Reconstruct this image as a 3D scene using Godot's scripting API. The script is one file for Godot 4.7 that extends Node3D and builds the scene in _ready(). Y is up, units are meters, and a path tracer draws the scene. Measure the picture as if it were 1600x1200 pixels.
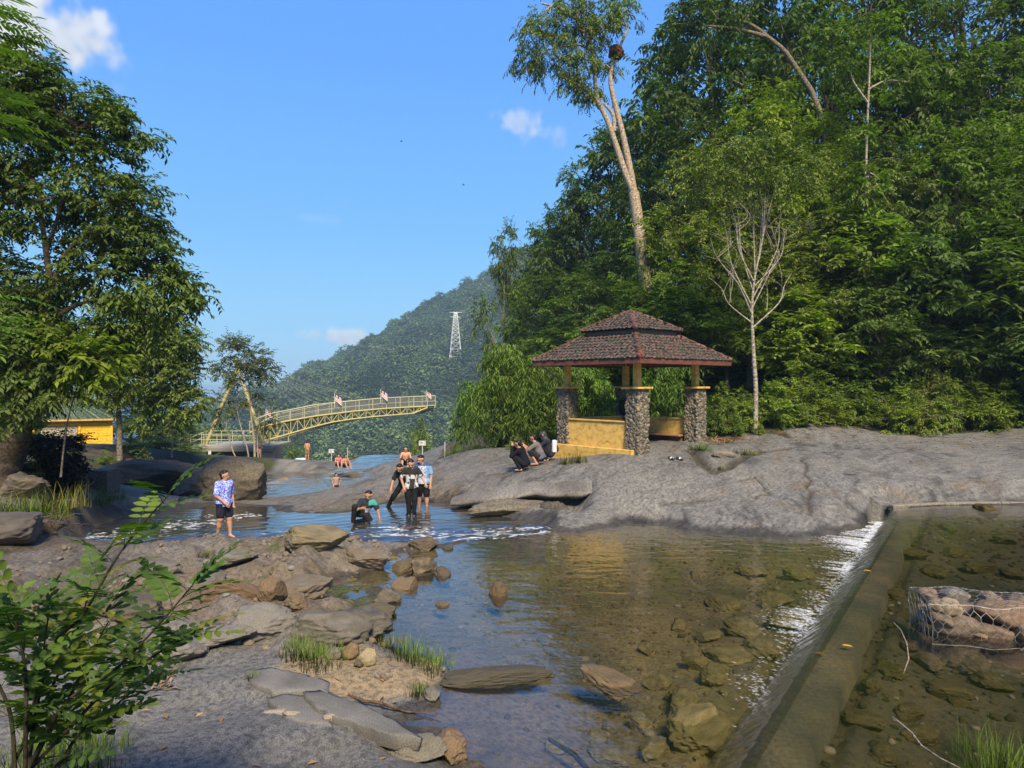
extends Node3D
# A granite river bed below a forested hill: gazebo, weir, pools, footbridge, bathers.
# x is right, y is up, -z is away from the viewer. Water of the near pool lies at y = 0.

const F := 1110.0
const EYE := 3.6

var rng := RandomNumberGenerator.new()
var noise_a := FastNoiseLite.new()
var noise_b := FastNoiseLite.new()
var taken := {}
var M := {}
var T0 := 0

# ---------------------------------------------------------------- _ready
func _ready() -> void:
	T0 = Time.get_ticks_msec()
	rng.seed = 4711
	var camera := Camera3D.new()
	camera.name = "camera"
	camera.fov = 56.8
	camera.near = 0.1
	camera.far = 40000.0
	camera.position = Vector3(0, EYE, 0)
	add_child(camera)
	camera.current = true
	var env := Environment.new()
	env.background_mode = Environment.BG_SKY
	env.sky = Sky.new()
	var sky_material := PanoramaSkyMaterial.new()
	sky_material.panorama = sky_picture()
	env.sky.sky_material = sky_material
	env.background_energy_multiplier = 0.55
	env.tonemap_mode = Environment.TONE_MAPPER_LINEAR
	env.tonemap_exposure = 1.85
	env.fog_enabled = true
	env.fog_density = 0.00036
	env.fog_light_color = Color(0.74, 0.90, 1.0)
	env.sdfgi_enabled = true
	env.ssao_enabled = true
	env.ssil_enabled = true
	var around := WorldEnvironment.new()
	around.name = "world_environment"
	around.environment = env
	add_child(around)
	var sun := DirectionalLight3D.new()
	sun.name = "sun"
	sun.light_energy = 1.6
	sun.light_color = Color(1.0, 0.93, 0.80)
	sun.light_angular_distance = 14.0
	sun.shadow_enabled = true
	add_child(sun)
	sun.look_at_from_position(Vector3(0.14, 0.72, 0.68) * 10.0, Vector3.ZERO)
	noise_a.noise_type = FastNoiseLite.TYPE_SIMPLEX_SMOOTH
	noise_a.seed = 3
	noise_a.frequency = 1.0
	noise_a.fractal_type = FastNoiseLite.FRACTAL_FBM
	noise_a.fractal_octaves = 4
	noise_b.noise_type = FastNoiseLite.TYPE_SIMPLEX_SMOOTH
	noise_b.seed = 11
	noise_b.frequency = 1.0
	noise_b.fractal_type = FastNoiseLite.FRACTAL_NONE
	make_materials()
	build_lattice()
	stage("lattice")
	build_terrain()
	stage("terrain")
	build_far_land()
	stage("far land")
	build_waters()
	stage("water")
	build_weir()
	build_gabion()
	stage("weir")
	build_rocks()
	stage("rocks")
	build_gazebo()
	stage("gazebo")
	build_bridge()
	build_left_bank()
	stage("bridge")
	build_plants()
	stage("plants")
	build_people()
	stage("people")
	build_small_things()
	stage("small things")

func stage(what: String) -> void:
	print("%6.2f s  %s" % [(Time.get_ticks_msec() - T0) / 1000.0, what])

# ---------------------------------------------------------------- naming
func numbered(called: String) -> String:
	if not taken.has(called):
		taken[called] = 0
		return called
	taken[called] += 1
	return "%s_%03d" % [called, taken[called]]

func tag(o: Node, label: String, category: String, group := "") -> void:
	o.set_meta("label", label)
	o.set_meta("category", category)
	if group != "":
		o.set_meta("group", group)

func thing(called: String, label: String, category: String, where := Vector3.ZERO, turn := 0.0, group := "") -> Node3D:
	var o := Node3D.new()
	o.name = numbered(called)
	add_child(o)
	o.position = where
	o.rotation.y = turn
	tag(o, label, category, group)
	return o

func part(parent: Node, called: String, mesh: Mesh, mat: Material, where := Vector3.ZERO) -> MeshInstance3D:
	var o := MeshInstance3D.new()
	o.name = called
	o.mesh = mesh
	o.material_override = mat
	o.position = where
	parent.add_child(o, true)
	return o

func single(called: String, mesh: Mesh, mat: Material, label: String, category: String, where := Vector3.ZERO, group := "") -> MeshInstance3D:
	var o := MeshInstance3D.new()
	o.name = numbered(called)
	o.mesh = mesh
	o.material_override = mat
	add_child(o)
	o.position = where
	tag(o, label, category, group)
	return o

func structure(called: String, mesh: Mesh, mat: Material) -> MeshInstance3D:
	var o := MeshInstance3D.new()
	o.name = numbered(called)
	o.mesh = mesh
	o.material_override = mat
	add_child(o)
	o.set_meta("kind", "structure")
	return o

func copy_of(o: Node3D, where: Vector3, turn := 0.0, label := "") -> Node3D:
	var c: Node3D = o.duplicate()
	var base := String(o.name)
	if base.length() > 4 and base[-4] == "_":
		base = base.substr(0, base.length() - 4)
	c.name = numbered(base)
	add_child(c)
	c.position = where
	c.rotation.y = turn
	if label != "":
		c.set_meta("label", label)
	return c

# ---------------------------------------------------------------- geometry
func at(px: float, py: float, d: float) -> Vector3:
	return Vector3((px - 800.0) / F * d, EYE - (py - 600.0) / F * d, -d)

func on_level(px: float, py: float, level: float) -> Vector3:
	return at(px, py, (EYE - level) * F / (py - 600.0))

class MB:
	var v := PackedVector3Array()
	var n := PackedVector3Array()
	var c := PackedColorArray()
	var i := PackedInt32Array()

	func vert(p: Vector3, normal: Vector3, col: Color) -> int:
		v.append(p)
		n.append(normal)
		c.append(col)
		return v.size() - 1

	func tri(a: Vector3, b: Vector3, d: Vector3, col: Color) -> void:
		var m := (d - a).cross(b - a).normalized()
		var k := v.size()
		v.append(a); v.append(b); v.append(d)
		for j in 3:
			n.append(m)
			c.append(col)
			i.append(k + j)

	func quad(a: Vector3, b: Vector3, d: Vector3, e: Vector3, col: Color) -> void:
		var m := (d - a).cross(b - a) + (e - a).cross(d - a)
		m = m.normalized()
		var k := v.size()
		v.append(a); v.append(b); v.append(d); v.append(e)
		for j in 4:
			n.append(m)
			c.append(col)
		i.append_array(PackedInt32Array([k, k + 1, k + 2, k, k + 2, k + 3]))

	# faces turned outward from an inner point
	func face(points: Array, inner: Vector3, col: Color) -> void:
		var m: Vector3 = (points[2] - points[0]).cross(points[1] - points[0])
		var ps := points.duplicate()
		if m.dot(points[0] - inner) < 0.0:
			ps.reverse()
		for j in range(1, ps.size() - 1):
			tri(ps[0], ps[j], ps[j + 1], col)

	func box(center: Vector3, size: Vector3, basis: Basis, col: Color, bevel := 0.0) -> void:
		var h := size * 0.5
		var b := minf(bevel, minf(h.x, minf(h.y, h.z)) * 0.9)
		if b <= 0.0:
			var cs := []
			for k in 8:
				cs.append(center + basis * Vector3(h.x * (1 if k & 1 else -1), h.y * (1 if k & 2 else -1), h.z * (1 if k & 4 else -1)))
			for f in [[0, 1, 3, 2], [4, 5, 7, 6], [0, 1, 5, 4], [2, 3, 7, 6], [0, 2, 6, 4], [1, 3, 7, 5]]:
				face([cs[f[0]], cs[f[1]], cs[f[2]], cs[f[3]]], center, col)
			return
		var g := func(sx: int, sy: int, sz: int, which: int) -> Vector3:
			var p := Vector3(sx * (h.x - (0.0 if which == 0 else b)), sy * (h.y - (0.0 if which == 1 else b)), sz * (h.z - (0.0 if which == 2 else b)))
			return center + basis * p
		for s in [-1, 1]:
			face([g.call(s, -1, -1, 0), g.call(s, 1, -1, 0), g.call(s, 1, 1, 0), g.call(s, -1, 1, 0)], center, col)
			face([g.call(-1, s, -1, 1), g.call(1, s, -1, 1), g.call(1, s, 1, 1), g.call(-1, s, 1, 1)], center, col)
			face([g.call(-1, -1, s, 2), g.call(1, -1, s, 2), g.call(1, 1, s, 2), g.call(-1, 1, s, 2)], center, col)
			for t in [-1, 1]:
				face([g.call(s, t, -1, 0), g.call(s, t, 1, 0), g.call(s, t, 1, 1), g.call(s, t, -1, 1)], center, col)
				face([g.call(s, -1, t, 0), g.call(s, 1, t, 0), g.call(s, 1, t, 2), g.call(s, -1, t, 2)], center, col)
				face([g.call(-1, s, t, 1), g.call(1, s, t, 1), g.call(1, s, t, 2), g.call(-1, s, t, 2)], center, col)
				for u in [-1, 1]:
					face([g.call(s, t, u, 0), g.call(s, t, u, 1), g.call(s, t, u, 2)], center, col)

	func bar(a: Vector3, b: Vector3, w: float, h: float, col: Color, bevel := 0.0) -> void:
		var z := (b - a)
		var l := z.length()
		z /= l
		var up := Vector3.UP if absf(z.y) < 0.95 else Vector3.RIGHT
		var x := up.cross(z).normalized()
		box((a + b) * 0.5, Vector3(w, h, l), Basis(x, z.cross(x), z), col, bevel)

	func tube(path: Array, radii: Array, sides: int, col: Color, capped := true) -> void:
		var k0 := v.size()
		var count := path.size()
		var side := Vector3.ZERO
		for j in count:
			var t: Vector3 = (path[mini(j + 1, count - 1)] - path[maxi(j - 1, 0)]).normalized()
			if j == 0:
				side = t.cross(Vector3.UP if absf(t.y) < 0.9 else Vector3.RIGHT).normalized()
			else:
				side = (side - t * side.dot(t)).normalized()
			var other := t.cross(side)
			for s in sides:
				var a := TAU * s / sides
				var m := side * cos(a) + other * sin(a)
				v.append(path[j] + m * float(radii[j]))
				n.append(m)
				c.append(col)
		for j in count - 1:
			for s in sides:
				var s2 := (s + 1) % sides
				var p0 := k0 + j * sides + s
				var p1 := k0 + j * sides + s2
				var q0 := p0 + sides
				var q1 := p1 + sides
				i.append_array(PackedInt32Array([p0, q0, q1, p0, q1, p1]))
		if capped:
			for e in [0, count - 1]:
				var m: Vector3 = (path[0] - path[1]).normalized() if e == 0 else (path[count - 1] - path[count - 2]).normalized()
				var k := v.size()
				v.append(path[e] + m * float(radii[e]) * 0.3)
				n.append(m)
				c.append(col)
				for s in sides:
					v.append(v[k0 + e * sides + s])
					n.append((m + n[k0 + e * sides + s] * 0.6).normalized())
					c.append(col)
				for s in sides:
					if e == 0:
						i.append_array(PackedInt32Array([k, k + 1 + s, k + 1 + (s + 1) % sides]))
					else:
						i.append_array(PackedInt32Array([k, k + 1 + (s + 1) % sides, k + 1 + s]))

	func add(o: MB, t: Transform3D, tint := Color.WHITE) -> void:
		var k := v.size()
		v.append_array(t * o.v)
		var b := t.basis.orthonormalized()
		for m in o.n:
			n.append(b * m)
		for q in o.c:
			c.append(q * tint)
		for j in o.i:
			i.append(j + k)

	func smooth_normals() -> void:
		n.resize(v.size())
		n.fill(Vector3.ZERO)
		for j in range(0, i.size(), 3):
			var a := i[j]
			var b := i[j + 1]
			var d := i[j + 2]
			var m := (v[d] - v[a]).cross(v[b] - v[a])
			n[a] += m
			n[b] += m
			n[d] += m
		for j in n.size():
			n[j] = n[j].normalized()

	func duplicate_colored(col: Color) -> MB:
		var o := MB.new()
		o.v = v.duplicate()
		o.i = i.duplicate()
		o.n = v.duplicate()
		o.c.resize(v.size())
		o.c.fill(col)
		return o

	func mesh() -> ArrayMesh:
		var arrays := []
		arrays.resize(Mesh.ARRAY_MAX)
		arrays[Mesh.ARRAY_VERTEX] = v
		arrays[Mesh.ARRAY_NORMAL] = n
		arrays[Mesh.ARRAY_COLOR] = c
		arrays[Mesh.ARRAY_INDEX] = i
		var m := ArrayMesh.new()
		m.add_surface_from_arrays(Mesh.PRIMITIVE_TRIANGLES, arrays)
		return m

func jitter(col: Color, amount: float) -> Color:
	var k := 1.0 + rng.randf_range(-amount, amount)
	return Color(col.r * k, col.g * k, col.b * k)

func mixed(a: Color, b: Color, t: float) -> Color:
	return a.lerp(b, clampf(t, 0.0, 1.0))

func noise3(x: float, y: float, z: float) -> float:
	return noise_b.get_noise_3d(x, y, z)

func fbm(x: float, y: float, z: float) -> float:
	return noise_a.get_noise_3d(x, y, z)

# ---------------------------------------------------------------- sky
func sky_picture() -> ImageTexture:
	var w := 2048
	var h := 1024
	var top := Color(0.075, 0.22, 0.78)
	var stops := [[0.0, Color(0.48, 0.86, 1.12)], [0.045, Color(0.32, 0.72, 1.10)], [0.13, Color(0.19, 0.54, 1.06)], [0.27, Color(0.13, 0.40, 1.04)], [0.45, Color(0.10, 0.33, 1.02)], [0.62, Color(0.10, 0.285, 0.92)], [1.0, top]]
	var data := PackedFloat32Array()
	data.resize(w * h * 3)
	for y in h:
		var e := (0.5 - (y + 0.5) / h) * PI
		var t := clampf(e / (PI / 2), 0.0, 1.0)
		var col: Color = top
		for k in stops.size() - 1:
			if t >= stops[k][0] and t <= stops[k + 1][0]:
				col = stops[k][1].lerp(stops[k + 1][1], (t - stops[k][0]) / (stops[k + 1][0] - stops[k][0]))
				break
		if e < 0.0:
			col = Color(0.10, 0.12, 0.10)
		for x in w:
			var q := (y * w + x) * 3
			data[q] = col.r
			data[q + 1] = col.g
			data[q + 2] = col.b
	# clouds: azimuth from straight ahead (right positive) and height in degrees, half sizes
	var clouds := [[-36.0, 22.6, 6.0, 3.8, 1.0], [-32.6, 22.6, 3.6, 2.6, 0.85], [0.4, 20.2, 2.0, 1.2, 0.45], [1.9, 19.4, 2.6, 1.0, 0.25], [-13.7, 3.6, 2.3, 0.75, 1.0], [-15.5, 4.0, 0.5, 0.35, 0.5], [-15.3, 12.6, 3.2, 0.3, 0.10]]
	var r := RandomNumberGenerator.new()
	r.seed = 77
	for k in 46:
		var az := r.randf_range(42.0, 318.0)
		var el := r.randf_range(3.0, 62.0)
		var big := r.randf_range(2.0, 8.0)
		clouds.append([az, el, big, big * r.randf_range(0.25, 0.5), r.randf_range(0.5, 1.0)])
	var fuzz := FastNoiseLite.new()
	fuzz.seed = 5
	fuzz.frequency = 1.0
	fuzz.fractal_octaves = 5
	for cl in clouds:
		var el: float = deg_to_rad(cl[1])
		var squeeze := maxf(cos(el), 0.15)
		var x0: float = (cl[0] - cl[2] * 1.9 / squeeze) / 360.0 * w
		var x1: float = (cl[0] + cl[2] * 1.9 / squeeze) / 360.0 * w
		var y0 := int((0.5 - (cl[1] + cl[3] * 2.0) / 180.0) * h)
		var y1 := int((0.5 - (cl[1] - cl[3] * 2.0) / 180.0) * h)
		for y in range(maxi(y0, 0), mini(y1, h / 2 - 6)):
			for x in range(int(x0), int(x1) + 1):
				var u: float = (x / float(w) * 360.0 - cl[0]) * squeeze / cl[2]
				var s: float = ((0.5 - (y + 0.5) / h) * 180.0 - cl[1]) / cl[3]
				var f := fuzz.get_noise_3d(u * 1.1 + cl[0], s * 0.9 * cl[3] / cl[2] + cl[1], 0.3)
				var f2 := fuzz.get_noise_3d(u * 3.3 + cl[0], s * 2.6 * cl[3] / cl[2], 7.3)
				var amount: float = smoothstep(0.0, 0.55, 0.88 - sqrt(u * u + s * s) + f * 1.15 + f2 * 0.38) * cl[4]
				if amount <= 0.0:
					continue
				var q := (y * w + posmod(x, w)) * 3
				var shade := 0.86 + 0.12 * clampf(s + f2 * 1.4, -1.0, 1.0)
				data[q] = lerpf(data[q], 0.92 * shade, amount)
				data[q + 1] = lerpf(data[q + 1], 0.94 * shade, amount)
				data[q + 2] = lerpf(data[q + 2], 0.98 * shade, amount)
	var image := Image.create_from_data(w, h, false, Image.FORMAT_RGBF, data.to_byte_array())
	return ImageTexture.create_from_image(image)

# ---------------------------------------------------------------- materials
func noise_texture(seed_: int, freq: float, octaves: int, ramp: Array, kind := FastNoiseLite.TYPE_SIMPLEX_SMOOTH, size := 512, cellular := -1) -> NoiseTexture2D:
	var n := FastNoiseLite.new()
	n.seed = seed_
	n.frequency = freq
	n.noise_type = kind
	n.fractal_octaves = octaves
	if octaves <= 1:
		n.fractal_type = FastNoiseLite.FRACTAL_NONE
	if cellular >= 0:
		n.cellular_return_type = cellular
	var t := NoiseTexture2D.new()
	t.width = size
	t.height = size
	t.seamless = true
	t.noise = n
	if ramp:
		var g := Gradient.new()
		var offs := PackedFloat32Array()
		var cols := PackedColorArray()
		for r in ramp:
			offs.append(r[0])
			cols.append(r[1])
		g.offsets = offs
		g.colors = cols
		t.color_ramp = g
	return t

func grey(k: float) -> Color:
	return Color(k, k, k)

func plain(col: Color, rough := 0.8, metal := 0.0, spec := 0.5) -> StandardMaterial3D:
	var m := StandardMaterial3D.new()
	m.albedo_color = col
	m.roughness = rough
	m.metallic = metal
	m.metallic_specular = spec
	m.vertex_color_use_as_albedo = true
	return m

func textured(m: StandardMaterial3D, tex: Texture2D, scale: float, bump: Texture2D = null, height := 0.0, world := true) -> StandardMaterial3D:
	m.albedo_texture = tex
	m.uv1_triplanar = true
	m.uv1_world_triplanar = world
	m.uv1_scale = Vector3.ONE * scale
	if bump:
		m.heightmap_enabled = true
		m.heightmap_texture = bump
		m.heightmap_scale = height
	return m

func make_materials() -> void:
	var speckle := noise_texture(1, 0.36, 3, [[0.0, grey(0.42)], [0.30, grey(0.60)], [0.45, grey(0.80)], [0.6, grey(0.92)], [0.75, grey(1.0)]])
	var fine_bump := noise_texture(31, 0.14, 4, [])
	var blotch := noise_texture(2, 0.10, 4, [[0.2, Color(0.66, 0.66, 0.66)], [0.42, Color(0.86, 0.855, 0.85)], [0.55, Color(0.98, 0.97, 0.95)], [0.8, Color(1.0, 0.99, 0.97)]])
	var rough_bump := noise_texture(3, 0.035, 5, [])
	M.granite = textured(plain(Color.WHITE, 0.82, 0.0, 0.4), speckle, 0.30, fine_bump, 0.4)
	M.granite.detail_enabled = true
	M.granite.detail_blend_mode = BaseMaterial3D.BLEND_MODE_MUL
	M.granite.detail_albedo = blotch
	M.granite.detail_uv_layer = BaseMaterial3D.DETAIL_UV_2
	M.granite.uv2_triplanar = true
	M.granite.uv2_world_triplanar = true
	M.granite.uv2_scale = Vector3.ONE * 0.21
	M.stone = textured(plain(Color.WHITE, 0.85, 0.0, 0.4), speckle, 0.5, fine_bump, 0.5)
	M.wet_stone = textured(plain(Color.WHITE, 0.35, 0.0, 0.5), speckle, 0.5, fine_bump, 0.6)
	M.bed_stone = textured(plain(Color.WHITE, 0.9, 0.0, 0.1), speckle, 0.5, fine_bump, 0.6)
	M.concrete = textured(plain(Color.WHITE, 0.85), noise_texture(4, 0.05, 4, [[0.2, grey(0.6)], [0.5, grey(0.85)], [0.8, grey(1.0)]]), 0.6, rough_bump, 0.5)
	M.paint = textured(plain(Color.WHITE, 0.6, 0.0, 0.4), noise_texture(5, 0.01, 5, [[0.14, Color(0.66, 0.64, 0.60)], [0.30, Color(0.88, 0.87, 0.85)], [0.5, Color(0.96, 0.955, 0.945)], [0.7, grey(1.0)]]), 0.9)
	M.tile = textured(plain(Color.WHITE, 0.8, 0.0, 0.35), noise_texture(6, 0.02, 5, [[0.25, Color(0.30, 0.33, 0.30)], [0.45, Color(0.72, 0.70, 0.68)], [0.65, grey(1.0)]]), 0.9)
	M.metal = plain(Color.WHITE, 0.55, 0.0, 0.5)
	M.wood = textured(plain(Color.WHITE, 0.85, 0.0, 0.3), noise_texture(7, 0.03, 4, [[0.2, grey(0.5)], [0.6, grey(1.0)]]), 0.8, rough_bump, 0.8, false)
	M.bark = textured(plain(Color.WHITE, 0.92, 0.0, 0.2), noise_texture(8, 0.03, 5, [[0.25, Color(0.60, 0.58, 0.54)], [0.5, Color(0.86, 0.84, 0.80)], [0.75, grey(1.0)]]), 0.5, rough_bump, 2.0, false)
	M.soil = plain(Color.WHITE, 0.95, 0.0, 0.2)
	M.cloth = plain(Color.WHITE, 0.9, 0.0, 0.25)
	M.skin = plain(Color.WHITE, 0.55, 0.0, 0.4)
	M.hair = plain(Color.WHITE, 0.45, 0.0, 0.4)
	M.plastic = plain(Color.WHITE, 0.4)
	M.foam = plain(Color(1, 1, 1, 0.5), 0.9)
	M.foam.transparency = BaseMaterial3D.TRANSPARENCY_ALPHA
	M.wire = plain(Color.WHITE, 0.45, 0.6, 0.5)
	M.net = plain(Color(0.36, 0.38, 0.38, 0.42), 0.8)
	M.net.transparency = BaseMaterial3D.TRANSPARENCY_ALPHA
	M.net.cull_mode = BaseMaterial3D.CULL_DISABLED
	var ripple := noise_texture(9, 0.018, 4, [])
	var still := NoiseTexture2D.new()
	still.width = 512
	still.height = 512
	still.seamless = true
	still.as_normal_map = true
	still.bump_strength = 5.0
	still.noise = ripple.noise
	M.water = water_material(Color(0.10, 0.11, 0.06, 0.17), still, Vector3(0.30, 0.30, 0.42), 0.24)
	M.upper_water = water_material(Color(0.08, 0.08, 0.03, 0.2), still, Vector3(0.5, 0.5, 0.5), 0.22)
	M.stream_water = water_material(Color(0.10, 0.12, 0.12, 0.3), still, Vector3(0.5, 0.5, 0.9), 0.22)
	M.far_water = water_material(Color(0.08, 0.12, 0.12, 0.35), still, Vector3(0.25, 0.25, 0.6), 0.16)
	M.sea = plain(Color(0.10, 0.30, 0.55), 0.3, 0.0, 0.4)

func water_material(col: Color, ripple: Texture2D, scale: Vector3, strength: float) -> StandardMaterial3D:
	var m := StandardMaterial3D.new()
	m.albedo_color = col
	m.transparency = BaseMaterial3D.TRANSPARENCY_ALPHA
	m.roughness = 0.03
	m.metallic_specular = 0.5
	m.clearcoat_enabled = true
	m.clearcoat = 1.0
	m.clearcoat_roughness = 0.03
	m.normal_enabled = true
	m.normal_texture = ripple
	m.normal_scale = strength
	m.uv1_triplanar = true
	m.uv1_world_triplanar = true
	m.uv1_scale = scale
	return m

# ---------------------------------------------------------------- terrain
# Spot heights of the bank and the slabs: [across, away, height].
var spots := []
var lat := PackedFloat32Array()
const LX0 := -66
const LX1 := 82
const LD0 := -8
const LD1 := 112
var shores := []     # each: polygon, box, level, depth, slope, reach
var weir_a := Vector2(1.2, 4.85)   # left edge of the crest, near end (across, away)
var weir_b := Vector2(10.25, 18.6)

func spot(px: float, py: float, d: float) -> void:
	var p := at(px, py, d)
	spots.append(Vector3(p.x, d, p.y))

func shore(pixels: Array, level: float, depth: float, slope: float, reach: float) -> void:
	var poly := PackedVector2Array()
	for k in pixels:
		var p := on_level(k[0], k[1], level)
		poly.append(Vector2(p.x, -p.z))
	add_shore(poly, level, depth, slope, reach)

func add_shore(poly: PackedVector2Array, level: float, depth: float, slope: float, reach: float) -> void:
	var box := Rect2(poly[0], Vector2.ZERO)
	for p in poly:
		box = box.expand(p)
	shores.append({"poly": poly, "box": box, "level": level, "depth": depth, "slope": slope, "reach": reach})

func build_lattice() -> void:
	for s in [[200, 1180, 6.3], [600, 1180, 6.3], [450, 1080, 7.7], [250, 1060, 8.0], [80, 1060, 8.0], [100, 950, 10.5], [300, 900, 12.2], [200, 860, 14.0], [400, 862, 13.8], [500, 860, 14.0],
			[345, 838, 17.8], [230, 846, 16.3], [20, 830, 15.5], [90, 800, 17.5], [30, 780, 17.0], [130, 745, 24.0], [0, 720, 24.0], [60, 702, 34.0], [100, 705, 45.0], [170, 706, 46.0],
			[200, 800, 20.5], [250, 812, 19.6], [190, 762, 25.0], [240, 770, 23.8],
			[430, 793, 22.0], [500, 777, 24.0], [600, 747, 26.0], [700, 712, 28.0], [780, 699, 28.0], [840, 695, 29.0],
			[470, 719, 57.0], [420, 721, 58.0], [530, 722, 54.0], [620, 722, 52.0], [700, 706, 50.0], [740, 701, 46.0], [640, 720, 60.0],
			[660, 792, 20.5], [720, 768, 21.6], [800, 736, 22.5], [872, 719, 24.3], [856, 722, 23.0], [900, 716, 23.3], [1000, 706, 22.3], [1090, 687, 24.6], [940, 711, 22.8], [975, 690, 26.5],
			[850, 792, 18.9], [950, 772, 19.5], [1000, 800, 18.6], [1100, 815, 17.6], [1000, 740, 20.6], [1100, 730, 21.5], [1150, 780, 18.9], [1250, 740, 20.5], [1300, 800, 17.6], [1350, 780, 18.6], [1500, 775, 18.9],
			[1450, 720, 22.0], [1590, 765, 19.3], [1590, 700, 24.0], [1400, 668, 29.0], [1600, 650, 30.0], [1200, 678, 27.0], [1110, 690, 25.2], [1300, 700, 24.0],
			[1180, 641, 29.5], [1400, 632, 32.0], [1600, 625, 33.0], [900, 680, 31.0]]:
		spot(s[0], s[1], s[2])
	for s in [[20, 45, 9.5], [10, 45, 6.0], [34, 30, 8.0], [42, 50, 20.0], [5, 50, 3.5], [0, 60, 1.5], [20, 70, 16.0], [60, 20, 15.0], [62, 72, 32.0], [16, 12, 1.3], [21, 6, 2.0], [30, 10, 4.0], [40, 0, 8.0], [10, 100, 2.0], [45, 100, 20.0], [75, 100, 32.0], [75, 40, 28.0], [75, 0, 18.0],
			[0, 1.0, 2.0], [-3, 2.2, 1.75], [3, 2.2, 1.8], [-7, 2.5, 1.9], [0, 4.0, 0.9], [-4, 4.6, 0.75], [4.2, 3.6, 0.9], [9, 3, 1.3], [-10, 6, 1.0], [-12, 11, 0.8], [-17, 15, 1.3], [-27, 20, 2.0], [-32, 30, 1.6], [-34, 45, -0.3], [-20, 41, -0.2], [-18, 52, -1.8], [-36, 62, -2.2], [-20, 62, -3.2], [-58, 10, 4.0], [-60, 40, 3.0], [-60, 70, -2.0], [0, -6, 2.2], [20, -6, 3.0], [-30, -6, 3.0], [-60, -6, 5.0],
			[-18, 66, -4.0], [-8, 64, -3.6], [0, 68, -3.0], [-14, 78, -14.0], [-2, 80, -11.0], [-30, 80, -11.0], [-45, 84, -9.0], [-16, 106, -26.0], [-40, 106, -20.0], [-62, 106, -16.0], [-4, 104, -22.0],
			[-13, 40, -2.9], [-10, 34, -2.6]]:
		spots.append(Vector3(s[0], s[1], s[2]))
	# thin plate through the spots
	var n := spots.size()
	var size := n + 3
	var a := []
	for r in size:
		var row := PackedFloat64Array()
		row.resize(size + 1)
		a.append(row)
	for r in n:
		for q in n:
			var d2 := Vector2(spots[r].x - spots[q].x, spots[r].y - spots[q].y).length_squared()
			a[r][q] = 0.5 * d2 * log(d2) if d2 > 1e-9 else 0.6
		a[r][n] = 1.0
		a[r][n + 1] = spots[r].x
		a[r][n + 2] = spots[r].y
		a[r][size] = spots[r].z
		a[n][r] = 1.0
		a[n + 1][r] = spots[r].x
		a[n + 2][r] = spots[r].y
	for k in size:
		var best := k
		for r in range(k + 1, size):
			if absf(a[r][k]) > absf(a[best][k]):
				best = r
		var t = a[k]
		a[k] = a[best]
		a[best] = t
		var pivot: PackedFloat64Array = a[k]
		for r in range(k + 1, size):
			var row: PackedFloat64Array = a[r]
			var f := row[k] / pivot[k]
			if f == 0.0:
				continue
			for q in range(k, size + 1):
				row[q] -= f * pivot[q]
			a[r] = row
	var w := PackedFloat64Array()
	w.resize(size)
	for k in range(size - 1, -1, -1):
		var s: float = a[k][size]
		for q in range(k + 1, size):
			s -= a[k][q] * w[q]
		w[k] = s / a[k][k]
	var wide := LX1 - LX0 + 1
	lat.resize(wide * (LD1 - LD0 + 1))
	for dz in range(LD0, LD1 + 1):
		for x in range(LX0, LX1 + 1):
			var s := w[n] + w[n + 1] * x + w[n + 2] * dz
			for q in n:
				var p: Vector3 = spots[q]
				var d2 := (p.x - x) * (p.x - x) + (p.y - dz) * (p.y - dz)
				if d2 > 1e-9:
					s += w[q] * 0.5 * d2 * log(d2)
			lat[(dz - LD0) * wide + x - LX0] = s
	crack([[1256, 708, 22.5], [1262, 760, 19.6], [1267, 803, 17.7]], 0.10, 0.07)
	crack([[1272, 736, 20.7], [1310, 770, 18.9], [1328, 784, 18.3]], 0.09, 0.045)
	crack([[1146, 754, 20.3], [1186, 751, 20.4], [1202, 774, 19.2], [1180, 782, 18.9]], 0.10, 0.06)
	crack([[1080, 706, 23.0], [1096, 728, 21.8], [1112, 748, 21.0], [1135, 738, 21.5], [1185, 708, 23.1], [1240, 692, 24.2]], 0.22, 0.12)
	crack([[690, 764, 21.7], [760, 746, 22.1], [850, 728, 22.4], [960, 716, 22.3]], 0.08, 0.03)
	crack([[1330, 700, 23.6], [1420, 712, 22.4], [1520, 735, 20.9]], 0.08, 0.03)
	crack([[960, 800, 18.9], [1010, 770, 19.6], [1090, 760, 20.0], [1140, 772, 19.3]], 0.08, 0.035)
	crack([[1030, 782, 19.0], [1070, 786, 18.9], [1110, 783, 19.0]], 0.20, 0.05)
	# shorelines
	shore([[725, 1205], [690, 1150], [640, 1128], [668, 1092], [690, 1070], [690, 1035], [612, 1010], [588, 985], [575, 965], [590, 940], [600, 930], [590, 915], [560, 935], [520, 945], [512, 930], [530, 905], [575, 893], [610, 868], [640, 862],
		[700, 852], [760, 841], [850, 830], [905, 832], [945, 826], [985, 818], [1030, 819], [1080, 829], [1150, 836], [1230, 839], [1290, 838], [1340, 828], [1400, 812], [1420, 830], [1350, 950], [1290, 1060], [1240, 1190], [1220, 1290], [880, 1300]], 0.0, 0.55, 0.22, 0.9)
	add_shore(PackedVector2Array([weir_a + Vector2(-0.1, 0), weir_b + Vector2(-0.1, 0), Vector2(12.0, 19.0), Vector2(14.6, 19.0), Vector2(17.0, 18.4), Vector2(16.5, 14.0), Vector2(15.0, 10.0), Vector2(11.0, 7.2), Vector2(7.0, 5.9), Vector2(4.9, 5.0), Vector2(3.6, 3.9)]), 0.35, 0.40, 0.30, 1.2)
	var p1 := PackedVector2Array()
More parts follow.
